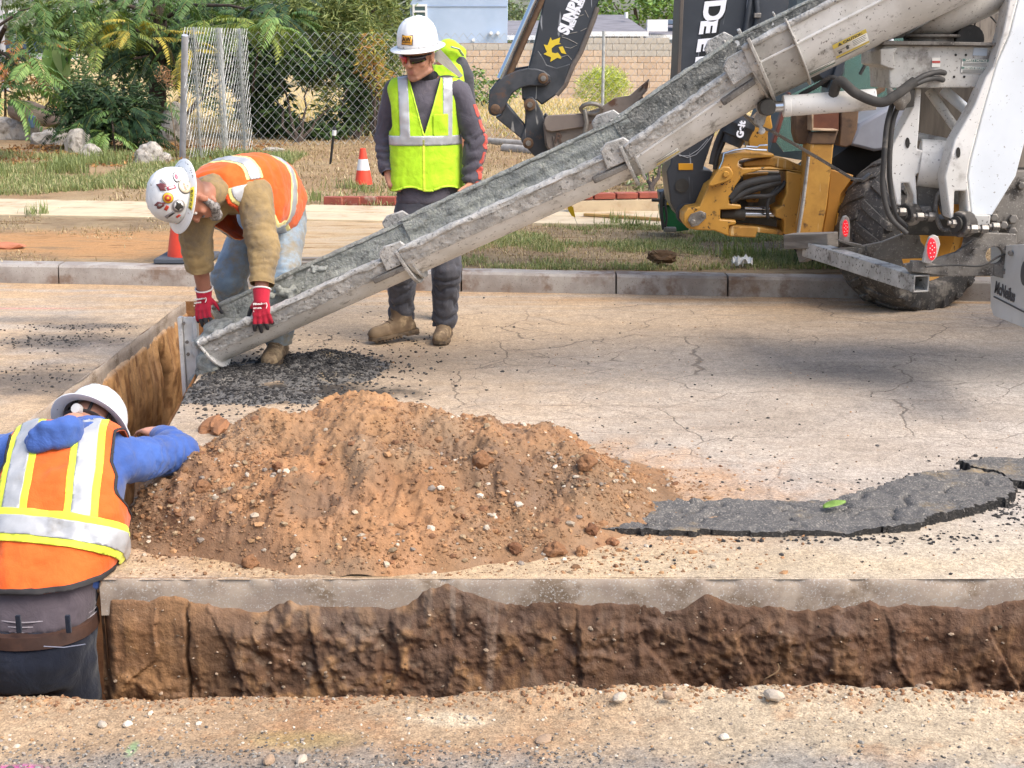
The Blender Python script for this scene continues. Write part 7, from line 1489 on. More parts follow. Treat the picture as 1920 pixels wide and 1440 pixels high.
# ============ person in the trench
w3 = thing('person', 'worker seen from behind in the trench with blue hoodie, orange vest and white hard hat', 'person', (-1.62, 4.0, -1.22))
q3_ = lambda a, b, Y: P(a, b, Y)
S3v = V(1, .12, 0).normalized()
c3 = [q3_(75, 1215, 3.98), q3_(82, 1160, 4.0), q3_(92, 1100, 4.05), q3_(105, 1020, 4.12), q3_(118, 930, 4.22), q3_(128, 865, 4.34), q3_(134, 828, 4.42), q3_(140, 808, 4.48)]
def rg3(i, a, b, d):
    t = (c3[min(i + 1, 7)] - c3[max(i - 1, 0)]).normalized(); s = (S3v - t * S3v.dot(t)).normalized(); f = s.cross(t); f = f if f.y > 0 else -f; return (c3[i], s, f, a, b, d)
sp3 = Spine([rg3(0, .15, .12, .13), rg3(1, .155, .13, .13), rg3(2, .165, .14, .115), rg3(3, .19, .15, .12), rg3(4, .19, .14, .125), rg3(5, .2, .12, .115), rg3(6, .165, .09, .09), rg3(7, .08, .07, .07)])
rs3, ls3 = q3_(217, 868, 4.36), q3_(24, 862, 4.42); re3, le3 = q3_(338, 850, 4.72), q3_(-90, 870, 4.6); rw3, lw3 = q3_(304, 818, 4.98), q3_(-120, 850, 4.85)
hu3, hf3 = V(.14, .88, .46).normalized(), V(.14, .45, -.88); hf3 = (hf3 - hu3 * hf3.dot(hu3)).normalized(); hs3 = hf3.cross(hu3).normalized(); hc3 = q3_(164, 815, 4.56); hb3 = hc3 + hu3 * .045
hip3 = [(c3[0] + S3v * s * .075) for s in (-1, 1)]
mb = MB(); mb.loft(sp3.grown(-.02), 24); head(mb, hc3, hu3, hf3, hs3, 1.0); mb.chain([hc3 - hu3 * .05, c3[7]], [.06, .066]); mb.chain([rs3, re3, rw3], [.052, .044, .034]); mb.chain([ls3, le3, lw3], [.052, .044, .034])
for s, h in zip((-1, 1), hip3): k_ = V(h.x + .02 * s, h.y + .06, -.72); a = V(h.x + .02 * s, h.y + .02, -1.12); mb.chain([h, k_, a], [.085, .058, .042]); mb.capsule(a, a + V(0, .14, -.05), .035, .03)
do_hand(mb, rw3, q3_(280, 806, 5.04) - rw3, (0, 0, -1), (0, 1, 0), curl=(.2, .25, .3, .3)); do_hand(mb, lw3, V(-.1, .2, 0), (0, 0, -1), (.5, .5, 0))
Vs, F = solid_np(mb, .0085, 2); me = np_mesh('body', Vs, F, SKIN); col_attr(me, 'Col', skin_cols(Vs, '#c08a72', [(hc3 - hf3 * .07 + hu3 * .03, .07, '#5a4a40', .8)])); put('body', me, w3)
BLUE = cloth('blue_hoodie', '#4463a6', '#3a5594', .85, 240, .3, '#5a6484', (.52, .72), 5)
mb = MB(); mb.loft(sp3.grown(.004, 2, 7), 24); mb.chain([c3[6], rs3, re3], [.08, .082, .066]); mb.chain([re3, rw3], [.065, .05]); mb.chain([c3[6], ls3, le3, lw3], [.09, .098, .08, .06])
garment('hoodie', mb, BLUE, w3, .011, 4, [((rs3, re3, rw3), .08, .6, 1.3), ((ls3, le3, lw3), .1, .6, 1)], .006, 55, .008, 61)
mb = MB()
for a, b, Y, r in ((72, 824, 4.23, .036), (96, 822, 4.24, .036), (82, 808, 4.27, .04), (104, 800, 4.3, .044), (128, 797, 4.33, .046), (152, 800, 4.36, .042), (172, 804, 4.42, .036), (84, 832, 4.23, .028)): mb.ball(q3_(a, b, Y), (r, r * .9, r * .75), 14, 9)
mb.capsule(q3_(85, 808, 4.3), q3_(180, 802, 4.44), .042, .036)
for k, dy in enumerate((-8, 4, 16)): mb.tube([q3_(a, b + dy, Y - .03) for a, b, Y in ((58, 826, 4.22), (85, 812, 4.22), (115, 806, 4.24), (145, 806, 4.3), (175, 806, 4.38))], [.018, .024, .026, .022, .016], 10)
garment('hood', mb, BLUE, w3, .009, 3, gen=.014, seed=63)
rv = [(c, s, f, a + .032, b + .03, d + .03) for (c, s, f, a, b, d) in sp3.r[1:7]]; rv[0] = (q3_(84, 1118, 4.03), rv[0][1], rv[0][2], .185, .155, .15); rv[1] = (q3_(88, 1095, 4.05), rv[1][1], rv[1][2], .195, .16, .15); rv[-1] = (rv[-1][0], rv[-1][1], rv[-1][2], .185, .1, .11)
mb = MB(); mb.loft(rv, 30, 2.6); h3 = sp3.h
def v3ah(v): h, a, b = sp3.uv(v); return np.where(h > h3[4] - .1, np.abs(a) - np.interp(h, [h3[4] - .1, h3[4] - .02, h3[4] + .05, h3[5] + .02, h3[6]], [.3, .2, .172, .175, .2]), -1)
def v3neck(v): h, a, b = sp3.uv(v); return np.where(b > .03, np.interp(h, [h3[2], h3[6]], [.02, .09]) - np.abs(a), np.where(h > h3[6] - .015, .09 - np.abs(a), -1))
hemz = q3_(84, 1114, 3.9).z
vest3, vV, vT = garment('vest', mb, ORANGE, w3, .010, 5, gen=.009, seed=65, cut=[v3ah, v3neck, lambda v: hemz + .02 * (v[:, 0] + 1.6) - v[:, 2]], thick=.004)
hb_ = h3[3] + .02
def t3v(v, w, sg): h, a, b = sp3.uv(v); return np.maximum(np.abs((a + .012) * sg - np.interp(h, [hb_, h3[6]], [.112, .1])) - w, hb_ - h)
tb3 = norm(nv(c3[4] - c3[2])); ob3 = nv(c3[3] + (c3[4] - c3[3]) * .12)
def t3h(v, w): return np.abs((v - ob3) @ tb3 + .05 * ((v - ob3) @ nv(S3v))) - w
for nm, w_, o_, m_ in (('trim', .052, .002, TRIM), ('reflective_tape', .029, .0045, TAPE)):
    for sg in (-1, 1): overlay(nm, vV, vT, lambda v: t3v(v, w_, sg), o_, m_, vest3)
for nm, w_, o_, m_ in (('trim', .055, .007, TRIM), ('reflective_tape', .031, .0095, TAPE)): overlay(nm, vV, vT, lambda v: t3h(v, w_), o_, m_, vest3)
for sg in (-1, 1): overlay('arm_binding', vV, vT, lambda v: np.maximum(-.009 - v3ah(v), -sg * sp3.uv(v)[1]), .003, BIND, vest3)
overlay('hem_binding', vV, vT, lambda v: v[:, 2] - hemz - .017 - .02 * (v[:, 0] + 1.6), .003, BIND, vest3)
mb = MB(); mb.loft([(q3_(82, 1160, 4.0), S3v, V(0, 1, 0), .158, .135, .135), (q3_(84, 1135, 4.02), S3v, V(0, 1, 0), .166, .14, .14), (q3_(90, 1095, 4.05), S3v, V(0, 1, 0), .172, .15, .142), (q3_(96, 1060, 4.08), S3v, V(0, 1, 0), .2, .15, .14)], 28); US = cloth('grey_striped_undershirt', '#5d5459', '#4f474c', .9)
garment('undershirt', mb, US, w3, .010, 3, gen=.006, seed=67)
for k in range(3):
    c = q3_(83, 1133 + k * 9, 4.02); mb = MB(); mb.tube([c + S3v * (.164 * math.cos(t)) + V(0, -.142 * math.sin(t), 0) for t in np.linspace(0, math.pi, 20)], .0022, 6); mb.build('stripe', flat('pale_stripe', '#8d868a', .9) if 'pale_stripe' not in D.materials else D.materials['pale_stripe'], w3)
JE3 = cloth('dark_blue_jeans', '#12151f', '#191e2b', .9, 240, .35, '#4a4a50', (.6, .8), 5)
mb = MB(); mb.loft([(q3_(82, 1158, 4.0), S3v, V(0, 1, 0), .158, .14, .14), (q3_(80, 1190, 3.99), S3v, V(0, 1, 0), .163, .15, .155), (c3[0], S3v, V(0, 1, 0), .163, .14, .16), (c3[0] - V(0, 0, .1), S3v, V(0, 1, 0), .16, .13, .14)], 26)
for s, h in zip((-1, 1), hip3): mb.chain([h - V(0, 0, .05), V(h.x + .02 * s, h.y + .06, -.72), V(h.x + .02 * s, h.y + .02, -1.12)], [.1, .085, .075])
garment('trousers', mb, JE3, w3, .012, 4, gen=.007, seed=69)
mb = MB(); c = q3_(81, 1170, 3.99); mb.loft([(c - V(0, 0, .02), S3v, V(0, 1, 0), .168, .156, .158), (c + V(0, 0, .02), S3v, V(0, 1, 0), .166, .152, .152)], 36); mb.build('belt', BELT, w3)
for x in (35, 128): mb = MB(); p_ = q3_(x, 1170, 3.835 if x < 100 else 3.85); mb.box(p_, (.016, .012, .06)); mb.build('belt_loop', JE3, w3, .003)
mb = MB(); mb.tube([q3_(a, b, 3.828) for a, b in ((82, 1212), (120, 1214), (160, 1208))], .0018, 6); mb.build('pocket_seam', flat('seam_thread', '#7d7f8c', .9), w3)
for s, h in zip((-1, 1), hip3): boot(w3, (h.x + .02 * s, h.y + .02, -1.1), (h.x + .03 * s, h.y + .3, -1.215), k=1.05)
ht3 = hat(hb3, hu3, hf3, hs3, w3, True, .93)
mb = MB(); n = 20; e3 = lambda a, r, z: hb3 + (hs3 * .093 * r * math.cos(a) + hf3 * .11 * r * math.sin(a)) + hu3 * z
mb.tube([e3(a, .92, -.03) for a in np.linspace(math.pi * 1.02, math.pi * 1.98, n)], .014, 8, True, .4); mb.build('head_band', flat('dark_head_band', '#2f2d2e', .6), ht3)
for a in (1.15, 1.4, 1.62, 1.85): mb = MB(); mb.tube([e3(math.pi * a, .95, -.03), e3(math.pi * a, 1.0, .01), e3(math.pi * a, 1.02, .04)], .006, 6); mb.build('band_strap', D.materials['dark_head_band'], ht3)
mb = MB(); c = e3(math.pi * 1.5, 1.02, -.035); mb.lathe([(.018, -.01), (.02, 0), (.018, .014), (0, .015)], c, (c - hb3).normalized() * 1.0 - hu3 * .2, 20); mb.build('ratchet_knob', surf('knob_grey', '#b9b7b4', rough=.4), ht3)
# ------------------------------------------------------------------ VEGETATION, FENCE, HOUSES, SMALL THINGS
def leaf_mat(name, rough=.55, trans=.22):
    m, t, b = newmat(name, rough, 0, .35); c = t.attr('Col'); tr = t.n('ShaderNodeBsdfTranslucent'); mx = t.n('ShaderNodeMixShader'); mx.inputs[0].default_value = trans
    t.lk(c, b.inputs['Base Color']); t.lk(t.mix(1.0, c, (1.15, 1.2, .5), 'MULTIPLY'), tr.inputs[0]); t.t.links.new(b.outputs[0], mx.inputs[1]); t.t.links.new(tr.outputs[0], mx.inputs[2])
    t.t.links.new(mx.outputs[0], t.t.nodes['Material Output'].inputs[0]); return m
LEAFM = leaf_mat('foliage'); GRASSM = leaf_mat('grass_blade', .6, .25)
BARK = surf('dark_bark', '#3a302a', '#4c4037', .95, 0, 12, bump=.8, bsc=40, bdist=.02, stretch=(1, 1, .25)); TWIG = surf('dry_twig', '#8a7860', '#6f5f4c', .9)
def P0(px, py, z=.15): return G(px, py, z)
def pal(*c): return np.array([lin(x) for x in c])
def leaves_np(cent, size, wid, cols, seed, droop=.3):
    """folded pointed leaves at given points"""
    g = np.random.default_rng(seed); n = len(cent); d = g.normal(size=(n, 3)); d[:, 2] = d[:, 2] * .5 - droop; d /= np.linalg.norm(d, axis=1, keepdims=True); r = g.normal(size=(n, 3)); s = np.cross(d, r); s /= np.linalg.norm(s, axis=1, keepdims=True); u = np.cross(s, d)
    L = (np.asarray(size) * np.ones(n))[:, None] * g.uniform(.6, 1.3, (n, 1)); w = L * wid; m = cent + d * L * .45
    vs = np.stack([cent, m + s * w + u * w * .4, cent + d * L - u * L * .1, m - s * w + u * w * .4], 1).reshape(-1, 3); k = (np.arange(n) * 4)[:, None]
    return vs, np.concatenate([k + np.array([[0, 1, 2]]), k + np.array([[0, 2, 3]])]), np.repeat(cols[g.integers(0, len(cols), n)] * g.uniform(.65, 1.25, (n, 1)), 4, axis=0)
def crown(name, blobs, n, size, wid, cols, seed, parent, droop=.3, hollow=.5):
    """leaves spread through clumps; blobs: (centre, radii)"""
    g = np.random.default_rng(seed); pts = []; vol = np.array([b[1][0] * b[1][2] for b in blobs]); cnt = (n * vol / vol.sum()).astype(int)
    for (c, r), k in zip(blobs, cnt):
        d = g.normal(size=(k, 3)); d /= np.linalg.norm(d, axis=1, keepdims=True); rad = (g.uniform(hollow ** 3, 1.1, (k, 1))) ** (1 / 3); p = d * rad * nv(r) + nv(c); ok = fbm(p[:, 0] * 2.2 / size * .1, p[:, 1] * 2.2 / size * .1, p[:, 2] * 2.2 / size * .1, seed, 3) > -.22; pts.append(p[ok])
    vs, F, c = leaves_np(np.concatenate(pts), size, wid, cols, seed, droop); me = np_mesh(name, vs, F, LEAFM, False); col_attr(me, 'Col', c); return put(name, me, parent)
def stems(parent, base, tops, r=.02, mat=BARK, name='stem'):
    for i, tp in enumerate(tops):
        g = random.Random(i); a, b = Vector(base), Vector(tp); mb = MB(); pts = [a.lerp(b, k / 5) + V(g.uniform(-1, 1), g.uniform(-1, 1), 0) * (b - a).length * .04 * (k % 5 > 0) for k in range(6)]; mb.tube(pts, [r * (1 - .13 * k) for k in range(6)], 7); mb.build(name, mat, parent)
# compound leaves: a midrib with paired leaflets
def frond_mesh(name, cols, seed, L=.68, pairs=13, lw=.03, ll=.17, droop=.55):
    g = np.random.default_rng(seed); vs = []; fs = []; cc = []; axis = []
    for k in range(pairs + 3):
        s = k / (pairs + 2); a = droop * s * s * 1.5; axis.append(np.array([L * (s - .12 * droop * s * s), 0, L * (.25 * s - droop * .75 * s * s)]))
    for k in range(len(axis) - 1):
        n = len(vs); w = .006 * (1 - k / len(axis)); vs += [axis[k] + [0, w, 0], axis[k] - [0, w, 0], axis[k + 1] - [0, w, 0], axis[k + 1] + [0, w, 0]]; fs.append((n, n + 1, n + 2, n + 3)); cc += [np.array(lin('#8a8a4a'))] * 4
    for k in range(2, len(axis)):
        t = axis[k] - axis[k - 1]; t = t / np.linalg.norm(t); s_ = k / len(axis); ln = ll * math.sin(math.pi * min(.18 + s_ * .78, 1)) ** .6
        for sg in (-1, 1):
            d = norm(np.array([.45 * t[0] + .1, sg * .85, t[2] * .4 - .25 + g.uniform(-.12, .12)])); sd = norm(np.cross(d, [0, 0, 1])); b = axis[k] + t * g.uniform(-.01, .01); l = ln * g.uniform(.85, 1.1); n = len(vs)
            m1, m2, e = b + d * l * .3, b + d * l * .7 - [0, 0, l * .06], b + d * l - [0, 0, l * .22]; vs += [b, m1 + sd * lw * .5, m1 - sd * lw * .5, m2 + sd * lw * .45, m2 - sd * lw * .45, e]; fs += [(n, n + 1, n + 2), (n + 1, n + 3, n + 4, n + 2), (n + 3, n + 5, n + 4)]; cc += [cols[g.integers(0, len(cols))] * g.uniform(.75, 1.2)] * 6
    me = D.meshes.new(name); me.from_pydata([tuple(v) for v in vs], [], fs); me.materials.append(LEAFM); col_attr(me, 'Col', np.array(cc)); me.update(); return me
FR = {k: [frond_mesh('frond_' + k, pal(*c), 5 + i * 3 + j, droop=dr) for j, dr in enumerate((.35, .6, .9))] for i, (k, c) in enumerate((('green', ('#4f6a36', '#5c7740', '#445f31')), ('dark', ('#2c4429', '#36502f', '#253a24')), ('lime', ('#77863c', '#879145', '#677a3a')), ('yellow', ('#a8963a', '#97903f', '#b5a344')), ('bright', ('#728f4c', '#829c56', '#648345')), ('orange', ('#b5683a', '#8f7a3a', '#a2703c'))))}
def fronds(parent, kind, px, py, Y, n, rx, ry, rz, scale=1.0, out=.8, seed=0):
    """leaves springing from scattered twig ends, pointing outward and hanging"""
    g = random.Random(seed * 31 + int(px) * 7 + int(py)); c = P(px, py, Y); off = world_loc(parent)
    for i in range(n):
        d = V(g.gauss(0, .45), g.gauss(0, .45), g.gauss(0, .45)); p = c + V(d.x * rx, d.y * ry, d.z * rz); o = link('frond', g.choice(FR[kind]), parent, p - off); yaw = math.atan2(d.y * .7 + g.gauss(0, .5) - .25, d.x + g.gauss(0, .5)); o.rotation_euler = (g.uniform(-.4, .4), g.uniform(-.1, .6), yaw); s = scale * g.uniform(.75, 1.2); o.scale = (s, s, s)
def limb(parent, pts, r0, r1, name='branch', mat=BARK):
    p = [Vector(q) for q in pts]; mb = MB(); mb.tube(p, [r0 + (r1 - r0) * i / (len(p) - 1) for i in range(len(p))], 9); return mb.build(name, mat, parent)
tb = P0(297, 255, .17); tree = thing('tree', 'dark trunked tree with feathery compound leaves standing left of the chain link fence', 'tree', tb); Yt = tb.y
limb(tree, [tb - V(0, 0, .1), P(296, 200, Yt), P(294, 140, Yt), P(297, 90, Yt), P(300, 40, Yt), P(298, -40, Yt)], .17, .11, 'trunk')
for pts in (((297, 140), (280, 105), (250, 110)), ((297, 110), (265, 60), (215, 40)), ((299, 70), (330, 60), (365, 70), (380, 110)), ((300, 40), (350, 10), (430, 10), (520, 30)), ((297, 30), (240, 10), (190, -10), (110, -20)), ((299, 60), (320, 100), (335, 140))): limb(tree, [P(a, b, Yt - .5 * i) for i, (a, b) in enumerate(pts)], .045, .015)
for i, (k, a, b, Y, n, rx, ry, rz) in enumerate((('lime', 205, 55, 23, 44, .75, .7, .45), ('green', 225, 15, 23.5, 22, .9, .7, .35), ('yellow', 268, 58, 22.5, 10, .4, .4, .3), ('dark', 325, 95, 24.5, 46, .6, .6, .65), ('dark', 285, 70, 25, 12, .4, .4, .4), ('dark', 235, 95, 24, 18, .5, .5, .35), ('green', 345, 40, 24, 20, .7, .6, .4), ('dark', 400, 10, 25, 24, .9, .7, .35), ('lime', 440, 45, 22.5, 16, .7, .5, .25), ('green', 395, 35, 23, 14, .5, .5, .3), ('green', 120, 5, 23, 16, .6, .5, .3), ('yellow', 350, 95, 21.5, 7, .3, .3, .35), ('dark', 265, 115, 23.5, 14, .5, .5, .3), ('green', 315, -10, 24, 18, 1.3, .7, .3))): fronds(tree, k, a, b, Y, n, rx, ry, rz, .82, seed=i)
crown('crown', [(P(a, b, Y), (rx, .7, rz)) for a, b, Y, rx, rz in ((210, 60, 25, 1.1, .7), (320, 70, 25.5, .9, .9), (400, 20, 26, 1.1, .5), (260, 110, 25.5, .7, .5), (150, 20, 25, .9, .5), (340, 120, 25.5, .5, .5))], 6500, .15, .14, pal('#4f6334', '#5f7540', '#3c4f2b', '#6f7f42', '#2f4126'), 21, tree, .5, .2)
t2_ = thing('tree', 'tree leaning in from the left rim with hanging feathery fronds', 'tree', P0(-60, 262, .17)); limb(t2_, [P0(-60, 262, .1), P(-40, 150, 21), P(-10, 90, 20.5), P(10, 50, 20)], .09, .03, 'trunk')
for pts in (((-10, 90), (20, 110), (52, 150)), ((-20, 60), (40, 20), (75, 10))): limb(t2_, [P(a, b, 20) for a, b in pts], .025, .008)
for i, (k, a, b, Y, n, rx, ry, rz) in enumerate((('green', 28, 60, 20, 14, .35, .4, .3), ('green', 50, 118, 19.5, 12, .2, .3, .3), ('bright', 52, 122, 19.2, 5, .15, .2, .2), ('green', 8, 178, 19, 12, .2, .3, .3), ('bright', 5, 185, 18.8, 4, .15, .2, .2), ('green', 60, 10, 20, 12, .4, .4, .25), ('dark', 10, 95, 20.5, 8, .3, .3, .3))): fronds(t2_, k, a, b, Y, n, rx, ry, rz, .85, seed=40 + i)
t3_ = thing('sapling', 'bright green fern like sapling over the fence beside the tree', 'sapling', P0(470, 240, .17)); limb(t3_, [P0(470, 240, .1), P(475, 150, 22.5), P(490, 60, 22)], .03, .012, 'trunk')
for i, (k, a, b, Y, n, rx, ry, rz) in enumerate((('bright', 515, 45, 21.6, 9, .35, .3, .15), ('lime', 470, 42, 21.8, 12, .5, .3, .15), ('dark', 545, 15, 23, 16, .7, .4, .3), ('green', 505, 25, 22.5, 10, .6, .4, .2))): fronds(t3_, k, a, b, Y, n, rx, ry, rz, .9, seed=60 + i)
fern = thing('fern_bush', 'dark ferny bush with one pale green spray above the rocks', 'bush', P0(215, 285, .17)); Yf = fern.location.y
for i, (k, a, b, dy, n, rx, ry, rz) in enumerate((('dark', 185, 190, .6, 44, .65, .4, .35), ('dark', 215, 225, .3, 54, .7, .4, .35), ('dark', 150, 170, 1.2, 24, .4, .4, .3), ('green', 235, 205, .6, 16, .5, .4, .3), ('bright', 200, 252, -.3, 9, .14, .12, .06), ('green', 165, 240, .2, 12, .4, .3, .2), ('dark', 255, 250, .4, 14, .3, .3, .25), ('green', 215, 285, 0, 10, .3, .2, .1))): fronds(fern, k, a, b, Yf + dy, n, rx, ry, rz, .7, seed=80 + i)
crown('crown', [(P(a, b, Yf + .5), (rx, .4, rz)) for a, b, rx, rz in ((185, 205, .7, .4), (230, 235, .6, .4), (150, 190, .4, .35), (255, 205, .4, .4))], 3600, .13, .14, pal('#33482c', '#41583a', '#2a3b25', '#4d6440'), 22, fern, .5, .2)
limb(fern, [fern.location, P(212, 240, Yf), P(205, 200, Yf + .3)], .02, .01, 'stem')
ob = thing('orange_bush', 'bush with rusty orange dried leaves at the left rim', 'bush', P0(10, 230, .17)); fronds(ob, 'orange', 12, 88, 24, 26, .6, .5, .55, .8, seed=99); limb(ob, [ob.location, P(10, 150, 24), P(14, 90, 24)], .03, .012, 'stem')
def shrub(name, label, blobs, n, size, wid, cols, seed, base, droop=.3, hollow=.5, cat='shrub', grp=None):
    r = thing(name, label, cat, base, grp); bl = [(P(a, b, Y), (rx, ry, rz)) for a, b, Y, rx, ry, rz in blobs]; crown('crown', bl, n, size, wid, cols, seed, r, droop, hollow); stems(r, base, [Vector(c) for c, _ in bl[:5]], .03); return r
shrub('shrub', 'big dark green shrub behind the left part of the chain link fence', ((520, 130, 24, .75, .7, .6), (580, 160, 23.6, .75, .6, .6), (470, 120, 24.5, .5, .5, .55), (620, 200, 23.4, .6, .5, .5), (560, 215, 23.8, .8, .5, .4), (500, 195, 24.4, .5, .5, .5), (650, 165, 23.8, .5, .5, .5)), 15000, .2, .16, pal('#33482b', '#3f5730', '#4e6638', '#293b24', '#5f7540'), 3, P0(560, 268, .17))
shrub('shrub', 'tall olive green shrub with thin leaves left of the standing man', ((640, 60, 26, .8, .7, .8), (700, 110, 25.5, .6, .5, .7), (600, 30, 26.5, .8, .7, .5), (690, 20, 27, .6, .6, .6), (660, 200, 25, .7, .5, .5), (720, 190, 25, .35, .4, .7), (600, 110, 26, .7, .5, .6), (560, 60, 27, .8, .5, .6)), 16000, .17, .1, pal('#66753f', '#78844a', '#56673a', '#8c9155', '#848a50'), 5, P0(670, 262, .17), .4)
shrub('shrub', 'yellowing shrub with orange leaves at the right hand of the standing man', ((700, 95, 23.5, .28, .3, .35), (712, 150, 23.4, .25, .3, .3), (690, 130, 23.6, .25, .3, .3)), 900, .11, .16, pal('#b0924a', '#b89e4c', '#9c9a4a', '#8c8c48', '#ab7c48'), 7, P0(705, 265, .17))
shrub('shrub', 'grey green thicket in the upper left corner behind the tree', ((560, 5, 29, 1.2, .8, .5), (480, 0, 30, 1.4, .8, .5), (150, 110, 30, 1.3, .9, .8), (230, 140, 29, 1.2, .8, .6), (400, 60, 29, 1.4, .8, .9), (450, 150, 29, 1, .8, .9)), 11000, .17, .13, pal('#5d7547', '#6f8253', '#7d8a5c', '#4f6a3e'), 9, P0(330, 240, .17), .3)
shrub('shrub', 'low straggly shrub with reddish leaves before the log', ((60, 190, 24, .7, .4, .5), (30, 150, 24.5, .6, .4, .4), (95, 180, 25, .5, .4, .5)), 700, .09, .2, pal('#8a6a42', '#7a7a48', '#9a5f40', '#6c6f42'), 11, P0(60, 225, .17), .2)
shrub('dandelion_bush', 'round pale yellow green bush in front of the block wall', ((1130, 168, 36, .75, .6, .5), (1135, 150, 36, .55, .5, .35)), 3000, .16, .06, pal('#c3cc66', '#b5c25a', '#d2d880', '#a3b24e'), 13, P0(1130, 205, .17), -.3, .3, 'bush')
shrub('shrub', 'green creeper at the foot of the block wall beside the standing man', ((915, 170, 37, 1.0, .5, .3), (880, 160, 38, .7, .5, .5), (960, 150, 40, .5, .3, .4)), 1200, .16, .2, pal('#6f8a4a', '#8a9e58', '#56743c'), 15, P0(905, 195, .17))
shrub('shrub', 'weedy pale green plant between the chute and the black boom', ((1225, 330, 15.2, .35, .25, .22), (1205, 300, 15.8, .35, .25, .2), (1240, 290, 15.6, .25, .2, .25)), 700, .09, .2, pal('#8aa065', '#6f8a50', '#a3b37e', '#b5bb9a'), 17, P0(1222, 365, .14), -.1)
for i, (blobs, n, cols, lb, base) in enumerate(((((1190, 15, 80, 3, 2, 1.6), (1150, 5, 82, 2.4, 2, 1.5), (1240, 20, 78, 2.4, 2, 1.5), (1270, 5, 80, 2, 2, 2)), 4200, pal('#5f7f3e', '#73924a', '#87a25a', '#4d6d38'), 'leafy green tree behind the low grey roofed houses', (7.5, 80, .1)), (((975, 20, 85, 1.6, 1.5, 2.2), (1000, 45, 84, 1.2, 1.2, 1.2), (960, 50, 86, 1, 1, 1.5)), 1600, pal('#8a9a78', '#9aa886', '#76876a'), 'pale thin tree beside the blue house', (1.2, 85, .1)), (((700, 0, 60, 2, 1.5, 1.8), (655, 10, 62, 1.6, 1.5, 1.6), (740, 20, 64, 1.4, 1, 1.4)), 2200, pal('#7a8a5a', '#8a9766', '#69794e'), 'grey green tree left of the blue house', (-6.5, 62, .1)), (((120, 20, 60, 2, 1.5, 1.6), (60, 0, 62, 2.4, 1.5, 1.4), (180, 30, 58, 1.5, 1.2, 1.4), (20, 25, 64, 1.6, 1.2, 1.4)), 2200, pal('#85907a', '#96a088', '#737f66'), 'hazy grey tree at the upper left rim', (-20, 60, .1)))):
    r = thing('tree', lb, 'tree', base); bl = [(P(a, b, Y), (rx, ry, rz)) for a, b, Y, rx, ry, rz in blobs]; crown('crown', bl, n, .38, .22, cols, 70 + i, r, .2); B = Vector(base); limb(r, [B, B + V(.1, 0, 1.5), bl[0][0]], .22, .1, 'trunk')
    for c, _ in bl[1:]: limb(r, [B + V(.1, 0, 1.6), c], .09, .03)
cn = thing('canna_plant', 'clump of big upright paddle leaves behind the ferny bush', 'plant', P0(115, 205, .17))
for i, (a, b, h, tw) in enumerate(((98, 130, .62, .3), (112, 125, .8, -.2), (122, 130, .7, .6), (106, 145, .45, 1.2), (128, 105, .75, -.5), (118, 175, .5, .9))):
    p = P(a, b, 25.5); mb = MB(); vs = []; ax = V(math.sin(i * 2.1) * .22, -.1, 1).normalized(); sd_ = V(math.cos(tw), math.sin(tw), 0)
    for k in range(8): s = k / 7; w = .15 * math.sin(math.pi * (.1 + .88 * s)) ** .8; c = p + ax * h * (s - .2) + V(0, 0, -.06 * s * s); vs += [c - sd_ * w + V(0, -.05, 0), c, c + sd_ * w + V(0, -.05, 0)]
    mb.add(vs, [(k * 3 + j, k * 3 + 3 + j, k * 3 + 4 + j, k * 3 + 1 + j) for k in range(7) for j in (0, 1)]); me = mb.mesh('leaf', LEAFM); col_attr(me, 'Col', np.tile(pal('#8fae6a', '#7d9f58', '#a3b97e')[i % 3], (len(me.vertices), 1))); put('leaf', me, cn); mb = MB(); mb.tube([P0(115, 205, .17), p - ax * h * .2], .015, 6); mb.build('stalk', flat('canna_stalk', '#8a9a5c') if 'canna_stalk' not in D.materials else D.materials['canna_stalk'], cn)
wd = thing('dry_weed', 'dry brown weed stalk between the trunk and the fence post', 'weed', P0(332, 300, .15)); limb(wd, [P0(332, 300, .15), P(326, 240, 18.8), P(318, 185, 18.8), P(308, 140, 18.8)], .008, .004, 'stem', TWIG)
for i, (a, b, c, d) in enumerate(((316, 175, 296, 150), (314, 165, 330, 148), (310, 150, 300, 130), (311, 150, 322, 128), (320, 195, 335, 175))): limb(wd, [P(a, b, 18.8), P(c, d, 18.8)], .004, .002, 'twig', TWIG)
crown('seed_heads', [(P(304, 140, 18.8), (.12, .1, .12)), (P(318, 148, 18.8), (.1, .1, .1))], 260, .03, .4, pal('#a9815f', '#8d6a4e', '#b58f6c'), 4, wd)['kind'] = 'stuff'

# grass and dry litter
def scatter(n, x0, x1, y0, y1, dens, seed, zf):
    g = np.random.default_rng(seed); x = g.uniform(x0, x1, n * 3); y = g.uniform(y0, y1, n * 3); k = g.uniform(0, 1, n * 3) < dens(x, y); x, y = x[k][:n], y[k][:n]; return np.stack([x, y, zf(x, y)], 1), g
gcol = pal('#818d58', '#939a66', '#727f4f', '#a6a473', '#b2a77f'); scol = pal('#b59f7c', '#a08a68', '#c7b492', '#8a745a', '#94805f')
def lawn(n, x0, x1, y0, y1, dens, zf, h0, h1, seed, cols, lean=.5, w=.0035):
    p, g = scatter(n, x0, x1, y0, y1, dens, seed, zf); m = len(p); t = cols[g.integers(0, len(cols), m)] * g.uniform(.7, 1.2, (m, 1)); blades('grass', p, g.uniform(h0, h1, m), w, g.uniform(.1, lean * 2, m), GRASSM, t, seed, kind='stuff')
nz2 = lambda x, y, s, f=1.0: fbm(x * f, y * f, 0, s, 4)
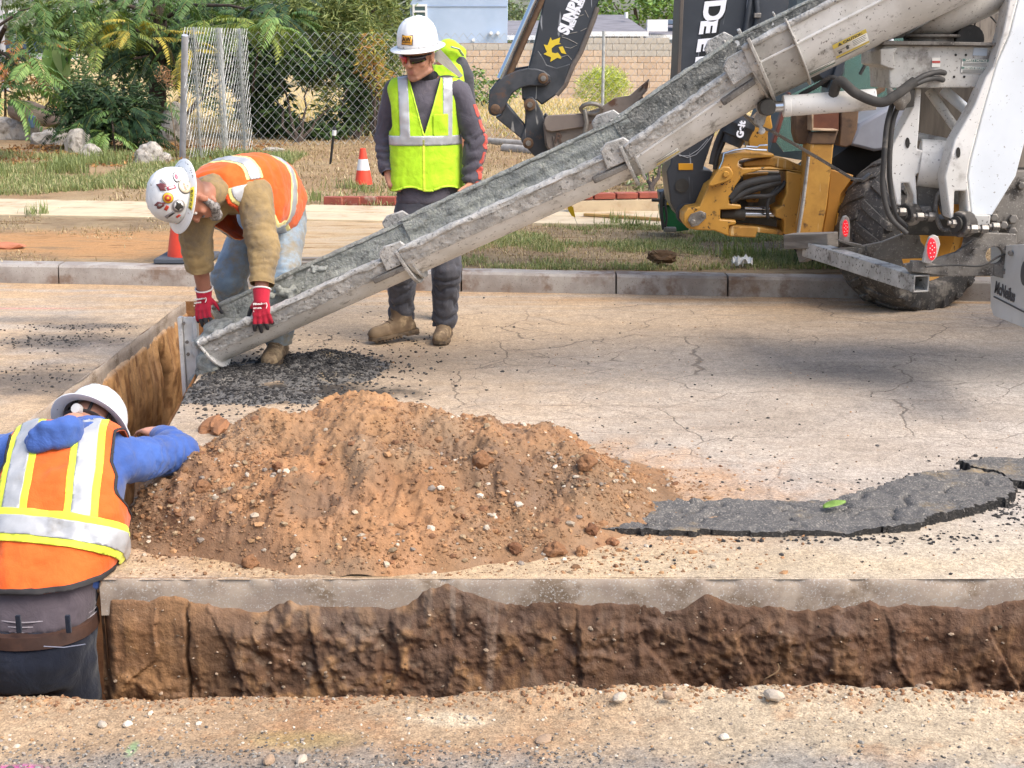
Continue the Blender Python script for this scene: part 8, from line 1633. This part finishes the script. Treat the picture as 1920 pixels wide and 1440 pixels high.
lawn(34000, -8, -3.0, 13.6, 20, lambda x, y: sstep(-.25, .25, nz2(x, y * .7, 301, .9)) * (y > walk_far(np.clip(x, -14, 9)) + .05), yard_z, .04, .11, 1, gcol, .6, .005)
lawn(6000, -8, -3.0, 16.5, 19.5, lambda x, y: sstep(0, .4, nz2(x, y, 302, 1.2)), yard_z, .1, .22, 2, gcol[:3], .5, .005)
lawn(30000, -.45, 4.2, 9.5, 12.2, lambda x, y: sstep(-.15, .3, nz2(x, y, 303, 1.6)) * (y > kerb_y(x) + .2) * (y < walk_near(x) + .04), park_z, .02, .06, 3, gcol, .7, .003)
lawn(14000, -.5, 4.2, 9.5, 12.1, lambda x, y: .9 * (y > kerb_y(x) + .18) * (y < walk_near(x)), park_z, .01, .04, 4, scol, 1.3, .003)
lawn(2500, -5, -2.3, 11.6, 12.8, lambda x, y: sstep(.0, .3, nz2(x, 0 * y, 304, 1.5)) * np.exp(-((y - walk_near(x)) / .12) ** 2), park_z, .03, .08, 5, gcol[:3])
lawn(3000, -5, -2.3, 9.8, 12.6, lambda x, y: sstep(.15, .4, nz2(x, y, 305, 1.3)) * .6, park_z, .01, .04, 6, scol, 1.2)
lawn(16000, -4.5, 2.2, 13.0, 24, lambda x, y: .8 * (y > walk_far(x) + .05), yard_z, .02, .09, 7, scol, 1.4, .006)
lawn(5000, -3.2, 1.8, 13.2, 15, lambda x, y: sstep(.1, .35, nz2(x, y, 306, 1.2)) * (y > walk_far(x) + .15), yard_z, .04, .13, 8, gcol, .7, .005)
lawn(14000, -16, 6, 24, 42, lambda x, y: .7, lambda x, y: yard_z(x, y), .06, .22, 9, pal('#c9b27e', '#b9a56e', '#d3c08e', '#b5ad70'), .8, .012)
for i, (a, b, n, r) in enumerate(((70, 402, 70, .06), (660, 352, 120, .12), (690, 360, 110, .1), (1385, 478, 120, .1), (1270, 425, 60, .08), (590, 375, 120, .15), (1190, 425, 60, .06), (1150, 420, 50, .06))):
    c = P0(a, b, .14); g = np.random.default_rng(400 + i); m = n; p = np.stack([c.x + g.normal(0, r, m), c.y + g.normal(0, r * .7, m), np.full(m, .14)], 1); blades('grass', p, g.uniform(.06, .16, m), .004, g.uniform(.1, .9, m), GRASSM, gcol[g.integers(0, 3, m)] * g.uniform(.8, 1.2, (m, 1)), 500 + i, kind='stuff')
g = np.random.default_rng(77); n = 2600; x = g.uniform(-8, -3.6, n); y = g.uniform(18, 22, n); vs, F, c = leaves_np(np.stack([x, y, yard_z(x, y) + .015], 1), .06, .3, pal('#a8794a', '#8f6238', '#b98d5c', '#7a5636'), 78, 0); me = np_mesh('leaf_litter', vs, F, LEAFM, False); col_attr(me, 'Col', c); put('leaf_litter', me, kind='stuff')
rt = P0(1240, 492, .15); rc = thing('root_clump', 'dark clump of soil with roots torn out of the grass verge', 'clod', rt); me = rock_mesh('soil', STONE, '#5b4632', 44, 3, .35, .7); o = link('soil', me, rc, (0, 0, .03)); o.scale = (.09, .07, .06)
for i in range(7): limb(rc, [rt + V(0, 0, .04), rt + V(math.cos(i) * .1, -.03, .06 + .01 * i), rt + V(math.cos(i) * .18 + .02, -.05, .05 + .02 * (i % 3))], .004, .002, 'root', TWIG)
# rocks
RK = surf('pale_boulder', '#b3aca2', '#98928a', .9, 0, 3, bump=.5, bsc=14, bdist=.03, dirt='#7d7468', damt=(.52, .68), dsc=3)
for i, (a, b, w, h, lab) in enumerate(((12, 262, .34, .32, 'large pale boulder cut by the left rim under the hanging fronds'), (50, 262, .27, .3, 'rounded whitish rock second from the left'), (98, 270, .33, .2, 'broad flat topped grey rock third from the left'), (150, 288, .22, .26, 'narrow standing grey rock left of the ferny bush'), (170, 296, .16, .16, 'small dark grey rock under the pale green spray'), (276, 306, .2, .2, 'whitish pointed rock in front of the tree trunk'), (302, 302, .14, .1, 'small rock leaning on the whitish pointed rock'), (332, 262, .3, .4, 'tan boulder between the tree trunk and the fence post'), (140, 238, .18, .14, 'little pale rock behind the ferny bush'), (512, 285, .16, .05, 'flat pale stone sunk in the dry yard behind the fence'))):
    c = P0(a, b, .16); me = rock_mesh('rock', RK, '#ffffff', 60 + i, 3, .2, 1); o = link('rock', me, None, c + V(0, 0, h * .35)); o.scale = (w, w * .8, h); tag(o, lab, 'rock', 'rocks along the yard edge')
lg = thing('log', 'grey brown log lying on the dry yard behind the rocks', 'log', P0(70, 232, .17)); mb = MB(); mb.tube([P(28, 205, 23.5), P(60, 212, 23.3), P(95, 222, 23.1), P(116, 232, 23)], [.17, .2, .15, .06], 14); mb.build('wood', surf('grey_log', '#8d7c6c', '#75665a', .95, 0, 8, bump=.6, stretch=(.3, 1, 1)), lg)
sl_ = thing('garden_light', 'small blue capped solar light leaning between two rocks', 'garden light', P0(58, 246, .17)); mb = MB(); mb.lathe([(.03, 0), (.05, .02), (.055, .1), (.05, .14), (.06, .15), (.055, .18), (0, .19)], P(57, 240, 20), (.25, 0, 1), 16); mb.build('cap', flat('blue_plastic', '#4a6480', .4), sl_)
stk = thing('marker_stake', 'thin black stake with a white top standing in the dry yard', 'stake', P0(619, 312, .15)); ys_ = stk.location.y; mb = MB(); mb.cyl(P0(619, 312, .13), P(626, 246, ys_), .018, 8); mb.build('pole', flat('stake_black', '#2e3136', .6), stk); mb = MB(); mb.cyl(P(626, 254, ys_), P(627, 244, ys_), .03, 10); mb.build('top', flat('stake_white', '#c9c9c9', .5), stk); mb = MB(); mb.cyl(P(627, 244, ys_), P(628, 238, ys_), .022, 10); mb.build('tip', D.materials['stake_black'], stk)
# chain link fence
GALV = surf('galvanised_wire', '#b7bab8', '#a3a6a4', .45, .4, 10)
def link_mesh(path, z0, z1, dw, dh, r, fold=0.0, seed=0):
    """woven diamonds along a path given as f(s) -> (x, y), s in metres"""
    f, L = path; mb = MB(); n = int(2 * L / dw) - 1; m = int((z1 - z0) / dh); g = random.Random(seed)
    for i in range(n + 1):
        pts = []
        for k in range(2 * m + 1):
            s = (i + (k + i) % 2) * .5 * dw; x, y = f(s); pts.append(V(x, y + .02 * math.sin(s * 3 + k * .4), z0 + (z1 - z0) * k / (2 * m)))
        mb.tube(pts, r, 4, False)
    return mb
fe = thing('chain_link_fence', 'sagging galvanised chain link fence crossing the yard behind the workers', 'fence', (-1, 23, .15)); A_, B_ = V(-4.47, 21.1, 0), V(4.2, 25.2, 0); L_ = (B_ - A_).length
link_mesh((lambda s: tuple((A_ + (B_ - A_) * (s / L_))[:2]), L_), .2, 1.95, .15, .15, .0034).build('wire_mesh', GALV, fe)['kind'] = 'stuff'
for s in (0, .36, .7, 1.0): p = A_ + (B_ - A_) * s; mb = MB(); mb.cyl(V(p.x, p.y + .05, .1), V(p.x, p.y + .05, 2.0), .028, 10); mb.build('post', GALV, fe)
gt_ = thing('folded_fence', 'bunched up roll of chain link hanging from the pale fence post', 'fence', P0(345, 306, .15)); mb = MB(); mb.cyl(P0(342, 306, .1), P(347, 66, gt_.location.y), .045, 14); mb.build('post', surf('pale_post', '#b9bcc4', '#a5a8b0', .5, .3, 6), gt_); pf = gt_.location
def fold(s): return (pf.x + .05 + s * .14, pf.y + .1 + .25 * math.sin(s * 4.2) + s * .35)
link_mesh((fold, 4.4), .2, 1.98, .1, .15, .0032, seed=3).build('wire_mesh', GALV, gt_)['kind'] = 'stuff'
# cones
CO = surf('cone_orange', '#e0452a', '#d43d24', .5, 0, 5, dirt='#a8523c', damt=(.6, .8), dsc=6); CWH = surf('cone_band', '#d9d7d6', None, .4)
def cone(label, base, h, r, band, foot=True):
    c = thing('traffic_cone', label, 'cone', base, 'orange traffic cones'); b = Vector(base); rr = lambda t: r * (1 - t) + r * .3 * t
    mb = MB(); mb.lathe([(rr(0), .03), (rr(.02), .03), (rr(1), h), (rr(1) * .8, h + .005), (rr(1) * .7, h - .02)], b, (0, 0, 1), 28); mb.build('body', CO, c)
    if band: mb = MB(); mb.lathe([(rr(.42) + .002, h * .44), (rr(.72) + .002, h * .73)], b, (0, 0, 1), 28, False); mb.build('band', CWH, c)
    if foot: mb = MB(); mb.box(b + V(0, 0, .018), (r * 2.7, r * 2.7, .036)); mb.build('base', flat('cone_base_rubber', '#4b5058', .8) if 'cone_base_rubber' not in D.materials else D.materials['cone_base_rubber'], c, .008)
    return c
c1 = cone('orange traffic cone on the bare earth behind the bending man', P0(352, 487, .14), .62, .15, False); mb = MB(); text_into(mb, 'S', Vector(c1.location) + V(-.07, -.135, .3), (0, .15, 1), (-1, -.3, .1), .1, .002, .003); mb.build('lettering', flat('cone_print', '#51352f', .7), c1, smooth=False)
cone('orange traffic cone with a white band standing in the dry yard', P0(682, 350, .15), .43, .105, True, False)
# bricks, boards, flag, litter
BRICK = surf('red_brick', '#9c5444', '#8a4a3c', .9, 0, 9, bump=.4, bsc=50, dirt='#b59a86', damt=(.55, .72), dsc=7)
be = thing('brick_edging', 'row of red bricks along the yard behind the standing man', 'edging', P0(690, 387, .14))
for i in range(5): c = P0(626 + i * 33, 386, .13); mb = MB(); mb.box(c + V(0, .03, .05), (.195, .1, .085), Matrix.Rotation(random.uniform(-.06, .06) - .14, 3, 'Z')); mb.build('brick', BRICK, be, .006)
bp = thing('planter_wall', 'low concrete planter wall capped with red bricks beside the pavement', 'planter', P0(1150, 402, .14)); a_, b_ = P0(1068, 401, .14), P0(1236, 397, .14); mb = MB(); mb.beam(a_ + V(0, .06, .05), b_ + V(0, .06, .05), .12, .15); mb.build('concrete', PAVE, bp, .01)
for i in range(4): p, q_ = a_.lerp(b_, i / 4 + .01), a_.lerp(b_, (i + 1) / 4 - .01); mb = MB(); mb.beam(p + V(0, .06, .16), q_ + V(0, .06, .16), .13, .055); mb.build('brick', BRICK, bp, .005)
WOOD = surf('pine_lath', '#b9965c', '#a8854f', .8, 0, 6, stretch=(.2, 1, 1))
lt = thing('wood_lath', 'long narrow wooden lath lying on the pavement', 'lath', P0(1160, 408, .15)); mb = MB(); mb.beam(P0(1096, 402, .17), P0(1240, 411, .17), .05, .025); mb.build('board', WOOD, lt, .004)
for i, (a, b, c, d, lab) in enumerate(((470, 488, 612, 486, 'dark upper plank laid on the kerb behind the bending man'), (470, 497, 606, 493, 'paler lower plank laid along the kerb behind the bending man'))):
    k = thing('plank', lab, 'plank', P0(540, (b + d) / 2, .15), 'planks on the kerb'); mb = MB(); mb.beam(P0(a, b, .165 - i * .005), P0(c, d, .165 - i * .005), .07, .03); mb.build('board', WOODG, k, .004)
fg = thing('marker_flag', 'small yellow marker flag on a wire at the pavement edge', 'flag', P0(1082, 428, .14)); yf_ = fg.location.y; mb = MB(); mb.tube([P0(1086, 430, .13), P(1075, 402, yf_), P(1062, 383, yf_)], .002, 5); mb.build('wire', STEEL, fg); mb = MB(); mb.prism([P(1064, 381, yf_ - .01), P(1075, 389, yf_ - .03), P(1079, 408, yf_ - .01), P(1072, 405, yf_ + .01), P(1065, 393, yf_)], (.0, .004, 0)); mb.build('cloth', flat('flag_yellow', '#d8b013', .6), fg)
pp = P0(1391, 496, .15); pa = thing('litter', 'crumpled white paper scrap on the grass verge', 'litter', pp); g = np.random.default_rng(4); U, W = np.meshgrid(np.linspace(-.07, .07, 9), np.linspace(-.05, .05, 7), indexing='ij'); Vs, F = grid_np(pp.x + U, pp.y + W, pp.z + .03 + .02 * g.normal(size=U.shape)); put('paper', np_mesh('paper', Vs, F, flat('paper_white', '#d9d9d8', .7), False), pa).modifiers.new('t', 'SOLIDIFY').thickness = .002
cf = P0(12, 462, .15); o = link('clay_fragment', rock_mesh('clay_fragment', STONE, '#b5765a', 91, 2, .2, .6), None, cf); o.scale = (.13, .08, .05); tag(o, 'flat reddish clay fragment at the left end of the bare earth', 'fragment')
for i, (a, b, c, d, r, lab) in enumerate(((905, 258, 985, 266, .06, 'upper grey pipe lying in the dry yard beside the standing man'), (945, 272, 1012, 280, .07, 'lower grey pipe lying under the bucket linkage'))): k = thing('pipe', lab, 'pipe', P0((a + c) / 2, b + 8, .15), 'grey pipes in the yard'); mb = MB(); mb.cyl(P0(a, b + 6, .2), P0(c, d + 4, .2), r, 14); mb.build('tube', surf('grey_pipe_%d' % i, '#a9a49c', '#8f8a83', .8, 0, 8), k)
gm = thing('green_machine', 'green plate machine with black hoses beside the digger boom', 'machine', P0(1265, 440, .14)); plate('tank', ((1240, 390), (1262, 382), (1290, 395), (1292, 432), (1262, 435), (1244, 418)), 11.2, .3, surf('machine_green', '#1f6b3c', '#1a5c34', .4), gm, .01); plate('control_box', ((1236, 360), (1258, 356), (1262, 382), (1240, 388)), 11.15, .2, surf('black_box', '#26282a', rough=.5), gm, .008)
hose('hose', ((1262, 345, 11.1), (1242, 365, 11), (1240, 395, 11), (1244, 430, 11.0)), .014, gm); hose('hose', ((1255, 350, 11.1), (1248, 380, 11.0), (1250, 410, 11.0), (1246, 430, 11.0)), .01, gm); mb = MB(); mb.box(P(1256, 430, 11), (.1, .08, .035)); mb.build('foot', GREY, gm, .006); mb = MB(); mb.cyl(P(1222, 375, 11.1), P(1242, 376, 11.1), .014, 10); mb.build('grip', RUBBER, gm)
plate('decal', ((1246, 372), (1256, 376), (1258, 384), (1250, 384)), 11.13, .005, LOGOY, gm, 0)

# block wall
BLK = [surf('wall_block_%d' % i, a, b, .9, 0, 2, bump=.2) for i, (a, b) in enumerate((('#c8b29c', '#bba58f'), ('#cdb8a2', '#beaa94'), ('#c1ab95', '#b49e88')))]; BLG = surf('wall_block_grey', '#b9b3a9', '#aaa49a', .9, 0, 2, bump=.2)
bw = thing('block_wall', 'long boundary wall of tan blocks with grey upper courses behind the yard', 'wall', (1, 45, .1)); x0, x1, Yw = P(735, 150, 45).x, P(1300, 150, 45).x, 45.0; ms = {}
for row in range(10):
    n = 24; dx = (x1 - x0) / n
    for k in range(n + 1):
        xc = x0 + dx * (k + (.5 if row % 2 else 0)); pxx = 960 + xc * 55
        if row == 9 and not (1090 < pxx < 1245): continue
        if xc > x1: continue
        mt = BLG if row >= (8 if pxx < 1130 else 7) else BLK[(k * 7 + row * 3) % 3]
        if mt.name not in ms: mb = MB(); mb.box((0, 0, 0), (dx - .014, .2, .186)); me = mb.mesh('block', mt); ms[mt.name] = me
        link('block', ms[mt.name], bw, (xc - 1, random.uniform(-.006, .006), .1 + .2 * row))
mb = MB(); mb.box(((x0 + x1) / 2, Yw + .03, .95), (x1 - x0, .17, 1.95)); mb.build('mortar', flat('mortar', '#9a8a7c', .9), bw)
mb = MB(); mb.box((-16, 45, .8), (20, .2, 1.6)); 
# houses
STU = surf('blue_stucco', '#a3b6cf', '#9aaec8', .85, 0, .6, var=.04, bump=.2, bsc=20); ROOF = surf('grey_shingles', '#7d7b80', '#6d6b70', .9, 0, 4, bump=.5, bsc=12, stretch=(.4, 1, 4)); TRIMW = flat('white_trim', '#d9dcdf', .5); PANE, _t, _b = newmat('window_pane', .08, 0, .8); _b.inputs['Base Color'].default_value = C4('#4d666a')
h1 = thing('house', 'two storey pale blue stucco house with a small white framed window', 'house', (-2, 60, 0)); p0, p1 = P(770, 90, 60), P(951, 90, 60); mb = MB(); mb.box(((p0.x + p1.x) / 2, 64, 3.4), (p1.x - p0.x, 8, 6.8)); mb.build('wall', STU, h1)
def window(par, x0_, y0_, x1_, y1_, Y, split=True):
    a, b = P(x0_, y1_, Y), P(x1_, y0_, Y); mb = MB(); cx, cz, w, h = (a.x + b.x) / 2, (a.z + b.z) / 2, b.x - a.x, b.z - a.z
    for dx, dz, sw, sh in ((-w / 2, 0, .09, h + .09), (w / 2, 0, .09, h + .09), (0, -h / 2, w - .09, .09), (0, h / 2, w - .09, .09)) + (((0, 0, w - .09, .07),) if split else ()): mb.box((cx + dx, Y - .04, cz + dz), (sw, .1, sh))
    f = mb.build('window', TRIMW, par)
    for dz in ((-h / 4, h / 4) if split else (0,)): mb = MB(); mb.box((cx, Y - .01, cz + dz), (w - .1, .03, (h / 2 if split else h) - .1)); mb.build('pane', PANE, f)
window(h1, 776, 10, 799, 33, 60)
for a, b in ((921, 62), (934, 62), (888, 75)): p = P(a, b, 60); mb = MB(); mb.cyl(p, p - V(0, .3, 0), .07, 10); mb.build('vent', TRIMW, h1)
mb = MB(); p = P(840, 12, 59.97); mb.box((p1.x / 2 + p0.x / 2, 59.985, p.z), (p1.x - p0.x, .03, .03)); mb.build('control_joint', flat('joint_blue', '#8596ae'), h1)
mb = MB(); mb.prism([(p0.x - .5, 59.2, 6.7), (p1.x + .5, 59.2, 6.7), (p1.x + .5, 64, 8.4), (p0.x - .5, 64, 8.4)], (0, 0, .15)); mb.prism([(p0.x - .5, 64, 8.4), (p1.x + .5, 64, 8.4), (p1.x + .5, 68.8, 6.7), (p0.x - .5, 68.8, 6.7)], (0, 0, .15)); mb.build('roof', ROOF, h1)
def lowhouse(label, xa, xb, ye, yr, Y, cols, yfb=None):
    h = thing('house', label, 'house', (0, Y, 0)); a, b = P(xa, ye, Y), P(xb, ye, Y); zr = P(xa, yr, Y + 3).z; w = b.x - a.x; mb = MB(); mb.box(((a.x + b.x) / 2, Y + 3.5, a.z / 2 - .02), (w - .5, 6, a.z - .04)); mb.build('wall', STU, h)
    mb = MB(); ins = min(2.2, w * .3); mb.add([(a.x, Y, a.z), (b.x, Y, a.z), (b.x, Y + 7, a.z), (a.x, Y + 7, a.z), (a.x + ins * cols[0], Y + 3.5, zr), (b.x - ins * cols[1], Y + 3.5, zr)], [(0, 1, 5, 4), (1, 2, 5), (2, 3, 4, 5), (3, 0, 4), (3, 2, 1, 0)]); mb.build('roof', ROOF, h); mb = MB(); mb.box(((a.x + b.x) / 2, Y - .03, a.z - .08), (w, .05, .2)); mb.build('fascia', TRIMW, h); return h
h2 = lowhouse('low blue house with a grey shingle roof between the two house gables', 951, 1120, 67, 38, 62, (0, 0)); window(h2, 963, 77, 992, 92, 62.45, False)
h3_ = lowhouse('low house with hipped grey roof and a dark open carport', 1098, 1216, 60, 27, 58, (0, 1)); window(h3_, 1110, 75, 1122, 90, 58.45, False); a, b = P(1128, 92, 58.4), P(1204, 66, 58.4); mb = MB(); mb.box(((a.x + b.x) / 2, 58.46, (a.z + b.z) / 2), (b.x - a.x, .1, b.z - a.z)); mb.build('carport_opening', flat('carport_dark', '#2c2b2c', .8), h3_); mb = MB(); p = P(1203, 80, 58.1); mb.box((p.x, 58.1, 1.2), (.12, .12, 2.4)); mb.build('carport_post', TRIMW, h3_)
mb = MB(); p = P(1174, 34, 60); mb.cyl(p, p + V(0, 0, .25), .08, 8); mb.build('chimney_pipe', TRIMW, h3_)
h4 = lowhouse('far right blue house with white fascia and solar panels on its roof', 1212, 1330, 66, 36, 61, (1, 0)); mb = MB(); q4_ = [P(1250, 52, 61.7), P(1300, 52, 61.7), P(1300, 45, 62.6), P(1250, 45, 62.6)]; mb.prism([v + V(0, 0, .12) for v in q4_], (0, 0, .05)); mb.build('solar_panel', flat('solar_dark', '#34383f', .3), h4); mb = MB(); mb.box(P(1232, 48, 60.9), (.9, .5, .5)); mb.build('tarpaulin', TRIMW, h4)
# far left: utility pole, shed, parked car
up = thing('utility_pole', 'grey utility pole at the upper left corner', 'pole', P0(11, 175, .1)); mb = MB(); mb.cyl(V(up.location.x, up.location.y, 0), V(up.location.x, up.location.y, 8), .14, 12); mb.build('pole', surf('grey_pole', '#8f9096', rough=.9), up)
sh = thing('shed', 'far white shed seen between the fronds at the left', 'shed', P(70, 60, 70)); p = P(70, 50, 70); mb = MB(); mb.box((p.x, 71, p.z - .5), (2.6, 2, 2.2)); mb.build('wall', flat('shed_wall', '#b7bcc4', .8), sh); mb = MB(); mb.box((p.x, 70.8, p.z + .75), (3, 2.8, .25)); mb.build('roof', TRIMW, sh); mb = MB(); mb.box((p.x + .25, 69.98, p.z - .3), (.8, .06, 1.0)); mb.build('door', flat('shed_door', '#5b6878', .6), sh)
car = thing('parked_car', 'distant dark blue parked car half hidden by fronds at the left', 'car', P(80, 88, 60)); p = P(78, 84, 60); mb = MB(); mb.prism([p + V(a, 0, b) for a, b in ((-1.6, -.35), (1.6, -.35), (1.65, .1), (1.1, .2), (.7, .6), (-.7, .62), (-1.2, .2), (-1.6, .12))], (0, 1.6, 0)); mb.build('body', flat('car_blue', '#3d5470', .3), car, .05); mb = MB(); mb.prism([p + V(a, -.02, b) for a, b in ((-1.0, .2), (.95, .2), (.62, .54), (-.62, .56))], (0, .03, 0)); mb.build('window', PANE, car)
for dx in (-.95, .95): mb = MB(); mb.lathe([(0, 0), (.3, 0), (.32, .05), (.32, .2), (0, .2)], p + V(dx, -.02, -.4), (0, 1, 0), 20); mb.build('wheel', RUBBER, car)
